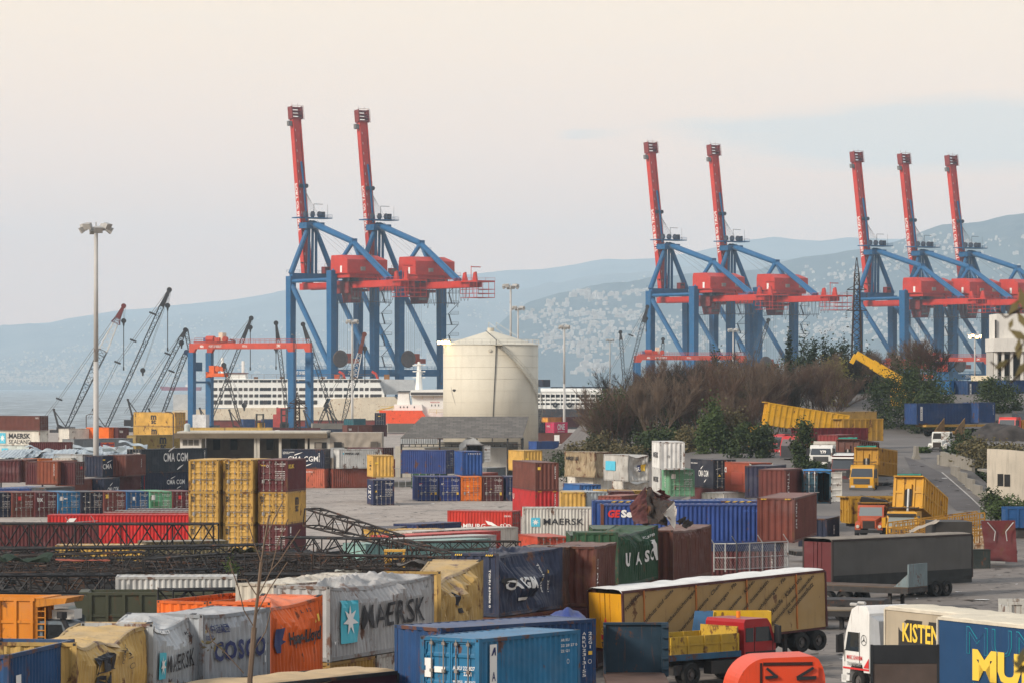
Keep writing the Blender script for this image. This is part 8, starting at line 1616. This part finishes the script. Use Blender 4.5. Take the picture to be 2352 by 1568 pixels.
flatbed('low flatbed trailer with a pale blue headboard before the grey curtain trailer', 2108, 0, 214, R(-35), 9.5, 1.35, hb_, None, (-4.5, -5.7)); flatbed('planked flatbed trailer with striped edge left of the headboard trailer', 1995, 0, 196, R(-8), 8, 1.15, None, pm('pale planks', (.22, .18, .13), .9, .3), (-3, -4.1)); flatbed('dark skeletal trailer in front of the grey curtain trailer', 2035, 0, 203, R(-14), 7, 1.25, None, STEELD, (-1.2, -2.4))
flatbed('grey wrecked flatbed lying among the tippers', 2020, 0, 272, R(10), 7, .9, None, pm('grey deck', (.15, .14, .13), .9, .3))
# dark blue bulkhead trailer
t = thing('flatbed_trailer', 'flatbed trailer with a tall dark blue bulkhead box, bottom right of centre', 'trailer', P(1455, 0, 150).xy.to_3d(), R(-90)); nb = pm('dark blue bulkhead', (.022, .055, .085), .7, .2, .25)
MB().box(0, 10, -1.3, 1.3, 1.2, 1.35).build('deck', pm('brown deck', (.13, .08, .06), .9, .25), t); m = MB(); m.box(-.06, 0, -1.25, 1.25, 1.35, 3.45); m.box(-.1, 1.0, -1.3, -1.22, 1.35, 3.4); m.box(-.4, .4, 1.2, 1.5, 1.2, 3.45); m.box(-.1, .1, -1.3, 1.5, 3.4, 3.5); [m.box(.4, .5, 1.22, 1.48, 1.5 + .45 * k, 1.56 + .45 * k) for k in range(5)]; m.build('bulkhead', nb, t); m = MB(); [m.box(0, 10, y - .08, y + .08, .85, 1.19) for y in (-1.1, -.4, .4, 1.1)]; m.build('frame', STEELD, t); wheels(t, (1.5, 2.8), dual=True)
t = thing('skip_box', 'yellow steel box with worn paint behind the red cab', 'skip', P(1703, 0, 166).xy.to_3d(), R(4)); yw = pm('worn yellow', (.62, .40, .02), .6, .15, .2); m = MB(); [m.box(-1.35, 1.35, y, y + .06, 1.3, 2.95) for y in (-.5, .5)]; [m.box(x, x + .08, -.44, .5, 1.3, 2.95) for x in (-1.35, 1.3)]; m.build('box_wall', yw, t); bx('base', STEELD, t, -1.35, 1.35, -.5, .5, 0, 1.29); m = MB(); m.hexa([(-2.6, -.7, 1.0), (-1.6, -.7, 1.2), (-1.6, -.6, 1.2), (-2.6, -.6, 1.0), (-2.3, -.6, 3.0), (-1.42, -.6, 3.0), (-1.42, -.5, 3.0), (-2.3, -.5, 3.0)]); m.build('blue_panel', pm('scuffed blue', (.07, .17, .30), .7, .3, .15), t)
# orange deflector cab at the bottom edge
t = thing('tractor_truck', 'bright orange red truck roof with wind deflector at the bottom edge', 'truck', P(1880, 0, 126).xy.to_3d(), R(8)); oc = pm('orange truck', (.66, .09, .03), .45, .08, .06, streak=.1); m = MB(); pr = [(-3.3, .6), (-3.3, 2.6)] + [(-3.3 + 1.15 * (1 - math.cos(a)), 2.6 + 1.35 * math.sin(a)) for a in [.12 * k for k in range(1, 14)]] + [(-.45, 4.0), (-.28, 3.9), (-.12, 3.62), (-.04, 3.3), (0, 2.6), (0, .6)]; m.ext([(a, -1.2, b) for a, b in pr], (0, 2.4, 0)); c = m.build('cab', oc, t, fix=True); m = MB(); m.box(-2.3, -.5, -1.23, -1.2, 3.68, 3.80); m.box(-2.42, -2.34, -1.23, -1.2, 1.6, 3.78); m.build('recess_shade', pm('recess shade paint', (.05, .016, .012), .7), c); m = MB(); m.box(-2.3, -.3, -1.30, -1.24, 1.6, 3.64); m.build('side_panel', oc, c); m = MB(); m.beam((-2.2, -1.34, 3.6), (-1.85, -1.34, 3.3), .09); m.beam((-2.25, -1.34, 3.27), (-1.8, -1.34, 3.3), .10); m.beam((-1.1, -1.34, 3.25), (-.5, -1.34, 3.6), .09); m.beam((-1.1, -1.34, 3.22), (-.4, -1.34, 3.25), .12); m.build('strut', BLACK, c); wheels(t, (-.8, -2.8))  # dark strips paint the shade of the deflector recess onto the cab side
# black and brown headboard panel
t = thing('flatbed_truck', 'flatbed with a tall black and brown front board before the white tractor', 'trailer', P(2078, 0, 141).xy.to_3d(), R(-88)); m = MB(); m.box(0, .08, -1.38, 1.38, 2.45, 3.2); m.box(0, .1, -1.4, -1.3, 1.0, 3.22); m.box(0, .1, 1.3, 1.4, 1.0, 3.22); m.build('board_frame', pm('black board', (.025, .027, .03), .6, .2), t); bx('front_board', pm('brown board', (.115, .085, .07), .85, .2, streak=.4), t, .02, .06, -1.3, 1.3, 1.0, 2.45); bx('deck', pm('blue deck', (.03, .10, .20), .7), t, -1.2, 8, -1.3, 1.3, .8, .98); wheels(t, (1.5, 5), dual=True)
# left: orange dump truck and olive tipper
t = thing('dump_truck', 'orange tipper truck with old grey blue cab at lower left', 'truck', (P(188, 0, 164).x, 164, 0), R(-12)); bonnet(t, (.17, .21, .24), 1.4); tipper(t, (.60, .24, .02), 7.5, 1.9, -1.9, 0, 1.7, rust=.12, ribs=9); MB().ext([(-1.85, -1.25, 3.3), (-1.85, -1.25, 3.7), (-.3, -1.25, 3.75), (-.4, -1.25, 3.5)], (0, 2.5, 0)).build('cab_guard', pm('guard orange', (.50, .22, .03), .7, .2, .3), t, fix=True); m = MB(); [m.box(-1.8, -1.4, -1.2, -1.15, 1.6 + .3 * k, 1.65 + .3 * k) for k in range(6)]; m.box(-1.82, -1.77, -1.2, -1.15, 1.5, 3.4); m.box(-1.42, -1.37, -1.2, -1.15, 1.5, 3.3); m.build('ladder', pm('ladder orange', (.5, .22, .03), .7), t); m = MB(); m.tube((-.6, -1.1, 2.9), (.2, -1.2, 1.3), .13, 8); m.tube((-.6, -1.1, 2.8), (-.6, -1.1, 3.1), .25, 10); m.build('snorkel', BLACK, t); bx('roof_box', WPL, t, -1.3, -.2, -.5, .6, 2.72, 3.15); o = bx('side_rail', pm('rail blue', (.03, .12, .24), .7), t, -9.4, -1.9, -1.3, -1.2, 1.38, 1.62); put_text(o, '٣٥٦٢٨٢', (-3.3, -1.3, 1.43), (1, 0, 0), (0, 0, 1), 1.0, .14, TXT); chassis(t, -9.4, 1); wheels(t, (-6, -7.4), dual=True)
t = thing('tipper_trailer', 'olive drab ribbed tipper trailer behind the crumpled silver container', 'trailer', (P(205, 0, 173).x, 173, 0), R(180 + 4)); tipper(t, (.080, .085, .055), 7.6, 1.95, 0, 0, 1.4, rust=.1, ribs=9); MB().ext([(0, -1.25, 2.2), (0, -1.25, 3.3), (.7, -1.25, 3.1), (.6, -1.25, 2.8)], (0, 2.5, 0)).build('front_guard', pm('olive guard', (.08, .085, .055), .7), t, fix=True); cc = bx('cab', pm('grey green cab', (.10, .12, .11), .6), t, .1, 1.0, -1.15, 1.15, .9, 2.7); bx('window', GLASS, cc, .2, .85, 1.15, 1.17, 1.7, 2.4); chassis(t, -7.5, .9); wheels(t, (-5.5, -6.7, .2), dual=True)
# cattle trailer with rusty cage, maroon tailgate, rusty box, dark box, white bin
t = site('cage_trailer', 'rusty yellow cage trailer with maroon tailgate at right', 'trailer', 2055, 262, 0, R(6)); cg = pm('cage ochre', (.36, .20, .03), .75, .2, .45); m = MB()
for y in (0, 2.4):
    for z in (1.7, 2.1, 2.5, 2.9, 3.35): m.beam((0, y, z * .98), (6.9, y, z + .75), .10)
    for k in range(19): m.beam((k * .383, y, 1.3 + k * .03), (k * .383, y, 3.35 + k * .042), .09)
m.build('cage_rail', cg, t); bx('deck', STEELD, t, 0, 9.4, -.1, 2.5, 1.0, 1.25); wheels(t, (1.4, 2.7, 6), dual=True)
m = MB(); m.hexa([(6.95, -.3, .5), (9.2, -.9, .4), (9.2, -.8, .4), (6.95, -.2, .5), (6.6, -.2, 3.5), (9.1, -.6, 3.55), (9.1, -.5, 3.55), (6.6, -.1, 3.5)]); m.build('tailgate', pm('maroon gate', (.14, .028, .03), .7, .2, .2), t); m = MB(); [m.path([(x, -.45 - (x - 6.8) * .2, 3.4), (x + .6 * s, -.5 - (x - 6.8) * .2, 2.7), (x + .5 * s, -.5 - (x - 6.8) * .2, 2.0)], .04, 4) for x, s in ((7.0, 1), (8.9, -1))]; m.build('gate_rod', GALV, t)
t = site('steel_box', 'cream steel box streaked with heavy rust right of the grey trailer', 'box', 2270, 268, 0, R(5)); m = MB(); m.box(-1.25, 1.25, 0, 3, .25, 2.6); [m.box(x - .05, x + .05, -.05, 0, .25, 2.6) for x in (-1.2, 0, 1.2)]; m.box(-1.25, 1.25, -.06, 0, 2.5, 2.65); m.box(-1.25, 1.25, -.05, 0, 1.4, 1.5); m.build('box_body', pm('rusted cream', (.55, .46, .34), .7, .15, .75, .9, rustcol=(.24, .10, .03)), t); bx('base', WPL, t, -1.3, 1.3, -.1, 3, 0, .24)
t = site('toolbox', 'dark green steel tool box beside the rusty cream box', 'box', 2252, 261, 0, R(5)); bx('box_body', pm('dark green steel', (.03, .04, .036), .6, .2, .1), t, -.65, .65, -.5, .5, 0, 1.35); bx('lid', pm('dark green lid', (.04, .05, .045), .6), t, -.68, .68, -.53, .53, 1.36, 1.42)
t = site('truck_body', 'dark grey truck body with canvas behind the grey curtain trailer', 'truck body', 2190, 240, 0, R(4)); bx('body', pm('dark body', (.06, .055, .05), .7), t, -1.2, 1.3, 0, 4, 1, 4.3); MB().grid(lambda u, v: (-3 + u * 2, -.2 + v * 1.5, 3.6 + .8 * u + .25 * mnoise.noise((u * 3, v * 3, 2))), 10, 6).build('canvas', pm('grey canvas', (.36, .32, .27), .9), t); wheels(t, (), 1)
t = site('tipper_trailer', 'white rusty tipper bin at the right edge behind the cream trailer', 'trailer', 2294, 168, 0, R(2)); tipper(t, (.45, .44, .40), 6, 1.0, 6.2, 0, 2.2, rust=.4); MB().box(0.2, 6, -.9, .9, .9, 2.05).build('under_frame', STEELD, t); wheels(t, (1.5, 4.5), dual=True)
t = site('skip_box', 'rusty yellow open skip at the bottom edge beside the tan roof', 'skip', 970, 122, 0, R(-32)); tipper(t, (.52, .30, .03), 4, 1.6, 2, 0, 1.8, rust=.55, ribs=5); bx('base', STEELD, t, -2, 2, -1.1, 1.1, 0, 1.66)
t = site('skip_box', 'blue open skip with white cloth at the right edge', 'skip', 2345, 300, .6, R(0)); tipper(t, (.02, .10, .25), 4, 1.5, 2.5, 0, 1.0, rust=.1, ribs=4); bx('base', STEELD, t, -1.5, 2.5, -1, 1, 0, .86)
# ================================================================ vegetation
def leafmat(key, c1, c2):
    m, nt, b = newmat(key); n = noise4(nt, .9, 3); n2 = noise4(nt, 6, 2); L = nt.links.new
    c = mixc(nt, rampv(nt, n, .35, .65), c1, c2); L(mixc(nt, rampv(nt, n2, .4, .7, 0, .6), c, tuple(x * 1.5 for x in c2)), b.inputs['Base Color']); b.inputs['Roughness'].default_value = .8; b.inputs['Specular IOR Level'].default_value = .15; return m
TWIG = pm('grey brown bark', (.17, .125, .092), .9, .25, 0, .6); TWIGR = pm('russet bark', (.125, .078, .055), .9, .25); TWIGD = pm('dark bark', (.055, .042, .030), .9, .25)
DKG = leafmat('dark green leaf', (.018, .030, .012), (.045, .062, .022)); MIDG = leafmat('mid green leaf', (.026, .044, .014), (.060, .085, .026)); OLG = leafmat('olive dry leaf', (.055, .050, .025), (.115, .095, .045)); CONG = leafmat('conifer needle', (.012, .022, .014), (.030, .042, .024)); YEG = leafmat('yellow green leaf', (.10, .10, .025), (.19, .17, .05))
vr = random.Random(21)
def bare(seed, H=10.0, stems=5, spread=.32, dens=1.0, r0=.11):
    g = random.Random(seed); m = MB()
    def br(p, d, ln, r, dep):
        n = 3; q = p
        for k in range(n):
            d = (d + Vector((g.gauss(0, .10), g.gauss(0, .10), g.gauss(.04, .05)))).normalized(); e = q + d * (ln / n); m.tube(q, e, r * (1 - .22 * k / n), 4 if r > .03 else 3, r2=r * (1 - .22 * (k + 1) / n), cap=False); q = e
            if dep < 4 and (k > 0 or dep > 0):
                for _ in range(2 if g.random() < .55 * dens else 1):
                    a = Vector((g.gauss(0, 1), g.gauss(0, 1), g.gauss(.35, .5))).normalized(); br(q, (d * .85 + a * .55).normalized(), ln * g.uniform(.45, .68), max(.014, r * .55), dep + 1)
        if dep < 4: br(q, d, ln * .55, max(.014, r * .6), dep + 1)
    for s in range(stems):
        a = g.uniform(0, 6.3); d = Vector((math.cos(a) * spread * g.random(), math.sin(a) * spread * g.random(), 1)).normalized(); br(Vector((math.cos(a) * .4, math.sin(a) * .4, -.3)), d, H * g.uniform(.36, .52), r0 * g.uniform(.6, 1), 0)
    zm = max(v[2] for v in m.v); m.v = [(x * H / zm, y * H / zm, z * H / zm) for x, y, z in m.v]; return m
def cloud(n, rx, ry, rz, leaf, seed, clumps=40, cone=False, fill=.25):
    g = random.Random(seed); m = MB(); cs = []
    for _ in range(clumps):
        while True:
            p = Vector((g.uniform(-1, 1), g.uniform(-1, 1), g.uniform(0, 1)))
            if cone:
                if math.hypot(p.x, p.y) < (1 - p.z) ** .75 * .9 + .05: break
            elif p.x ** 2 + p.y ** 2 + ((p.z - .42) / .58) ** 2 < 1 and (p.length > .5 or g.random() < .4): break
        cs.append((p, g.uniform(.10, .24)))
    for i in range(n):
        c, s = g.choice(cs); p = Vector((c.x + g.gauss(0, s), c.y + g.gauss(0, s), max(.01, c.z + g.gauss(0, s * .6)))); p = Vector((p.x * rx, p.y * ry, p.z * rz)); l = leaf * g.uniform(.6, 1.4); a = Vector((g.gauss(0, 1), g.gauss(0, 1), g.gauss(0, .7))).normalized(); b = a.cross(Vector((g.gauss(0, 1), g.gauss(0, 1), g.gauss(0, 1)))).normalized()
        m.add([p - a * l * .5, p + b * l * .28, p + a * l * .5, p - b * l * .28], [(0, 1, 2, 3)])
    return m
BT = [bare(s, 10, st, sp, 1.0).mesh('trunk') for s, st, sp in ((1, 6, .3), (2, 7, .4), (3, 5, .25), (4, 6, .45))]
adj = ['bushy', 'tall', 'wide', 'slim', 'twiggy', 'dense', 'leaning', 'low', 'spindly', 'tangled', 'forked', 'pale', 'brown', 'dusky']
pl = [(1392, 468, 10.3), (1418, 452, 9.6), (1440, 480, 11), (1462, 456, 9.8), (1486, 474, 10.8), (1508, 450, 10.4), (1530, 486, 11.4), (1552, 462, 10.8), (1576, 478, 11.4), (1600, 452, 10.4), (1622, 480, 11), (1648, 470, 11.2), (1672, 486, 12.2), (1698, 466, 12.4), (1722, 480, 11.5), (1748, 494, 11), (1772, 470, 9.5), (1800, 500, 9.5), (1826, 512, 9), (1856, 505, 9.5), (1884, 520, 9), (1908, 505, 8.5), (1944, 530, 8), (1990, 545, 7), (2020, 552, 7), (2070, 560, 9), (2104, 556, 9.5), (2135, 565, 8), (1660, 440, 7.5), (1735, 442, 7)]
for i, (U, D, H) in enumerate(pl):
    x = (U - CU) / F * D; b = 'left of the green shrub' if U < 1640 else 'right of the green shrub' if U < 1790 else 'behind the yellow trailers' if U < 1960 else 'before the right quay cranes'
    t = thing('bare_tree', '%s leafless tree %s, number %s of the grove from the left' % (adj[i % 14], b, i + 1), 'tree', (x, D, gz(x, D)), vr.uniform(0, 6), 'leafless trees of the grove'); t['label'] = '%s leafless tree %s %s' % (adj[i % 14], b, ('in the front rank', 'in the back rank')[D > 470]); o = inst('trunk', BT[i % 4], (TWIG, TWIGR, TWIGD, TWIG, TWIGR)[i % 5], t); k = H / 10; t.scale = (k * vr.uniform(.9, 1.2), k, k)
def bush(name, label, U, D, rx, H, n, mat, seed, z=None, leaf=.34, cone=False, clumps=40, cat='bush', ry=None):
    x = (U - CU) / F * D; t = thing(name, label, cat, (x, D, gz(x, D) - .2 if z is None else z)); cloud(n, rx, ry or rx * .8, H, leaf, seed, clumps, cone).build('crown', mat, t)
    m = MB(); m.tube((0, 0, -.3), (0, 0, H * (.85 if cone else .5)), .16 if H > 4 else .07, 6, r2=.04); [m.tube((0, 0, H * .12), (rx * .6 * math.cos(a), rx * .5 * math.sin(a), H * .6), .06, 4, r2=.02) for a in (.4, 1.9, 3.3, 4.9)]; m.build('trunk', TWIGD, t); return t
for i, (U, V, D, r, c2, lab) in enumerate(((1812, 768, 545, .8, 8, 'slim pointed cypress left of the dark conifer group'), (1846, 770, 545, 1.6, 9, 'broad dark cypress in the conifer row'), (1868, 780, 540, 1.3, 10, 'ragged conifer between two dark cypresses'), (1894, 776, 542, 1.9, 11, 'spreading dark conifer in the middle of the row'), (1916, 778, 546, .9, 12, 'narrow cypress beside the widest dark conifer'), (1934, 771, 540, 2.0, 13, 'widest dark conifer just left of the lattice pylon'), (1980, 770, 550, 2.4, 14, 'layered dark conifer behind the lattice pylon'), (1646, 790, 520, 1.6, 15, 'dark fir standing alone among leafless trees'), (2103, 795, 590, .9, 16, 'thin conifer right of the yellow telescopic boom'))):
    x = (U - CU) / F * D; g0 = gz(x, D); H = EYE - (V - VH) / F * D - g0; bush('conifer', lab, U, D, r * 1.25, H, 2600, CONG, c2, g0, .42, True, 46, 'tree')
for a in (('ivy_bush', 'dark ivy covered thicket at the left end of the grove', 1402, 455, 2.8, 9.6, 6500, DKG, 31), ('ivy_bush', 'brownish green thicket low at the left end of the grove', 1382, 440, 2.2, 5.5, 3500, OLG, 32), ('bush', 'olive green scrub under the leafless trees behind the wrinkled tan container', 1440, 428, 3.5, 3.6, 4000, OLG, 33), ('bush', 'dark green scrub below the middle of the grove', 1520, 430, 3.6, 3.2, 4000, DKG, 34), ('bush', 'dry grey green scrub behind the white topmost container', 1590, 426, 2.8, 3.2, 3000, OLG, 35), ('shrub', 'bright green upright shrub in front of the leafless grove', 1638, 418, 1.9, 6.2, 5000, MIDG, 36), ('shrub', 'dark green rounded shrub beside the red trucks', 1724, 404, 2.5, 4.2, 5200, DKG, 37), ('shrub', 'reedy olive green shrub between the two green shrubs', 1682, 420, 1.9, 5.6, 3500, OLG, 38),
          ('bush', 'olive bush covering the bank left of the grove', 1352, 470, 3.2, 4.2, 4500, OLG, 61), ('bush', 'dark low bush on the bank behind the crushed grey container', 1322, 462, 4.4, 3.6, 4500, DKG, 62), ('bush', 'olive creeper tangle among the leafless trees, left', 1460, 458, 3.0, 8.0, 2600, OLG, 63), ('bush', 'dark creeper tangle among the leafless trees, centre', 1560, 465, 3.0, 8.0, 2600, DKG, 64), ('bush', 'olive creeper tangle among the leafless trees, right', 1690, 470, 3.2, 9.0, 2600, OLG, 65), ('bush', 'olive undergrowth behind the leafless trees, left', 1480, 500, 7, 5.5, 5000, OLG, 51), ('bush', 'olive undergrowth behind the leafless trees, centre', 1610, 505, 7, 6, 5000, OLG, 52), ('bush', 'dark undergrowth behind the leafless trees, right', 1740, 515, 8, 5.5, 5000, DKG, 53), ('bush', 'dark undergrowth beneath the row of conifers', 1870, 548, 8, 6, 6000, DKG, 54), ('bush', 'dark undergrowth below the lattice pylon', 1990, 560, 7, 4, 4000, OLG, 55),
          ('small_tree', 'small feathery green tree in front of the red truck', 1848, 383, 1.7, 5.0, 3800, DKG, 39), ('bush', 'low dark bush at the foot of the white truck', 1880, 372, 1.8, 2.0, 1800, DKG, 40), ('tree', 'yellow green round tree in front of the dark conifers', 1915, 525, 2.5, 7.6, 3500, YEG, 41), ('bush', 'huge dense dark green bush right of the ochre trailer', 2078, 505, 5.6, 8.8, 13000, DKG, 42), ('bush', 'dense dark green bush joined to the right side of the huge one', 2138, 498, 3.6, 6.4, 6500, DKG, 43), ('bush', 'dark green bush in front of the blue containers at far right', 2292, 520, 4.0, 5.0, 6500, DKG, 44), ('bush', 'green bush behind the cream wall at far right', 2206, 600, 4.2, 6.5, 5000, DKG, 45, 7.5),
          ('bush', 'dark climbing thicket behind the stepped parapet', 2226, 392, 2.6, 6.5, 6000, DKG, 46, 1.5), ('bush', 'brown dry thicket above the curved building', 2312, 372, 4.2, 2.3, 4500, OLG, 47, 5), ('bush', 'brown dry bush between white wreck and curved building', 2248, 385, 2.4, 2.9, 3500, OLG, 48, 4.6), ('bush', 'fresh green bush in front of the curved building', 2330, 312, 2.3, 2.1, 5000, MIDG, 49, 1.5, .24), ('small_pine', 'small pine like tree beside the curved building window', 2278, 320, .9, 1.9, 1400, DKG, 50, 2.4, .24), ('bush', 'tuft of weeds beside the barrier at the top of the ramp', 2120, 418, .8, 1.0, 600, MIDG, 56)): bush(*a)
for U, us, lab in ((559, 586, 'blue container held by the black lift truck before the white ship'), (607, 634, 'blue container right of the black lift truck before the white ship')): cont(lab, (.02, .075, .20), U, None, 4.0, 'L', us=us, D=1000, H=3.9, L=3.6, end='rib')
t = thing('lift_truck', 'black container lift truck mast between two blue containers by the ship', 'lift truck', P(597, 0, 992).xy.to_3d()); m = MB(); [m.box(x - .25, x + .25, -.3, .3, 0, 5.6) for x in (-.95, .95)]; [m.box(-.7, .7, -.25, .25, z, z + .3) for z in (1.2, 3.0, 5.2)]; m.build('mast', STEELD, t); bx('cab', YJ, t, -1.2, 1.2, 1, 3.5, .8, 3); wheels(t, (-.8, .8))
t = thing('lift_truck', 'tall black lift truck mast left of the right gantry leg', 'lift truck', P(652, 0, 985).xy.to_3d()); m = MB(); [m.box(x - .25, x + .25, -.3, .3, 0, 7.2) for x in (-.7, .7)]; [m.box(-.5, .5, -.25, .25, z, z + .4) for z in (1, 3, 5, 6.6)]; m.build('mast', STEELD, t); bx('cab', STEELD, t, -1.2, 1.2, .5, 3, .8, 3); wheels(t, (-.8, .8))
cont('faded pink container inside the long building with white lettering', (.36, .14, .12), 474, 1034, 3.75, 'L', us=543, D=452, L=6.06, end='rib', marks=[('s', 'T', 'CAI', .03, .3, .14, .3, TXT, {'bold': .02})]); cont('brown container under the faded pink one', BROWN, 474, None, 1.15, 'L', us=543, D=452, H=1.15, L=6.06, end='rib')
m = MB(); g = random.Random(2)
for i in range(700):
    U, V = ((g.uniform(1560, 2352), g.uniform(1215, 1568)) if i % 3 else (g.uniform(700, 1200), g.uniform(1120, 1215))) if i % 5 else (g.uniform(1900, 2250), g.uniform(1030, 1180)); p = hit(U, V); k = g.uniform(.05, .22) * g.choice((1, 1, 2)); a = g.uniform(0, 3.1)
    m.add([(p.x + k * math.cos(a + b) * (1.6 if j % 2 else .7), p.y + k * math.sin(a + b) * 1.5, p.z + .03 + .05 * g.random()) for j, b in enumerate((0, 1.4, 3.0, 4.5))], [(0, 1, 2, 3)], g.choice((0, 0, 0, 1, 1, 2)))
tag(m.build('ground_litter', [pm('dark litter', (.035, .03, .027), .9), pm('brown litter', (.12, .085, .055), .9), WHITE]), 'small scraps of litter and broken wood strewn over the yard', 'litter', None, 'stuff')
# sapling in front, weed, near leaves
t = thing('sapling', 'bare thin sapling in front of the grey lettered container', 'tree', P(577, 0, 111).xy.to_3d()); m = MB(); g = random.Random(5); T = Vector(t.location)
def q_(U, V): return P(U, V, 111) - T
m.path([Vector((0, 0, 0)), q_(574, 1560), q_(584, 1440)], .085, 6); m.path([q_(584, 1440), q_(592, 1370), q_(600, 1290)], .055, 5); m.path([q_(600, 1290), q_(608, 1240), q_(618, 1182)], .03, 4)
for pts in (((584, 1440), (560, 1400), (548, 1350), (527, 1290)), ((592, 1370), (622, 1310), (640, 1240), (662, 1190)), ((588, 1410), (620, 1350), (660, 1290)), ((560, 1545), (520, 1500), (487, 1470), (478, 1440)), ((578, 1500), (610, 1450), (622, 1400)), ((600, 1290), (582, 1240), (570, 1200)), ((592, 1370), (566, 1330), (545, 1330)), ((608, 1240), (630, 1190), (650, 1150)), ((622, 1310), (640, 1290), (690, 1215))): m.path([q_(*p) for p in pts], .018, 4)
m.build('trunk', TWIG, t)
def leaves(pts, n, mat, name='leaf_spray'):
    m = MB()
    for k in range(n):
        c = q_(*g.choice(pts)) + Vector((g.gauss(0, .16), g.gauss(0, .2), g.gauss(0, .14))); l = g.uniform(.07, .15); a = Vector((g.gauss(0, 1), g.gauss(0, .5), g.gauss(-.3, .4))).normalized(); b = a.cross(Vector((0, 1, .3))).normalized(); m.add([c - a * l, c + b * l * .3, c + a * l, c - b * l * .3], [(0, 1, 2, 3)])
    m.build(name, mat, t)
leaves(((482, 1480), (495, 1490), (478, 1470)), 16, OLG)
t = thing('weed', 'fresh green weed growing out of the scrap heap', 'plant', P(533, 1318, 196)); T = Vector(t.location)
def q_(U, V): return P(U, V, 196) - T
leaves(((525, 1280), (532, 1290), (538, 1300), (528, 1305), (545, 1305), (535, 1312), (522, 1296)), 90, MIDG); MB().path([(0, 0, -1.2), q_(532, 1300), q_(527, 1278)], .02, 4).build('stem', TWIG, t)
t = thing('leafy_branch', 'out of focus leafy branch close to the viewer at the right edge', 'branch', P(2362, 760, 15)); T = Vector(t.location)
def q_(U, V): return P(U, V, 15) - T
m = MB(); 
for pts in (((2420, 600), (2360, 700), (2310, 730), (2292, 712)), ((2380, 690), (2350, 790), (2300, 850), (2275, 830)), ((2400, 1480), (2356, 1510), (2340, 1530)), ((2400, 780), (2352, 850), (2320, 880))): m.path([q_(*p) for p in pts], .004, 4)
m.build('twig', TWIGD, t); m = MB()
for U, V, l, an in ((2330, 705, .045, .9), (2347, 735, .045, 2.0), (2322, 745, .03, 1.2), (2340, 770, .05, 2.6), (2300, 836, .04, .6), (2340, 800, .05, 1.5), (2348, 845, .05, .8), (2345, 1510, .05, 1.2), (2352, 1535, .05, .3), (2335, 1525, .03, 2.2), (2350, 690, .06, 1.8)):
    c = q_(U, V); a = Vector((math.cos(an), .3, math.sin(an))); b = Vector((-math.sin(an), .2, math.cos(an))); m.add([c - a * l, c + b * l * .36, c + a * l, c - b * l * .36], [(0, 1, 2, 3)])
m.build('leaf_spray', OLG, t)
cam.dof.use_dof = True; cam.dof.focus_distance = 420; cam.dof.aperture_fstop = 9
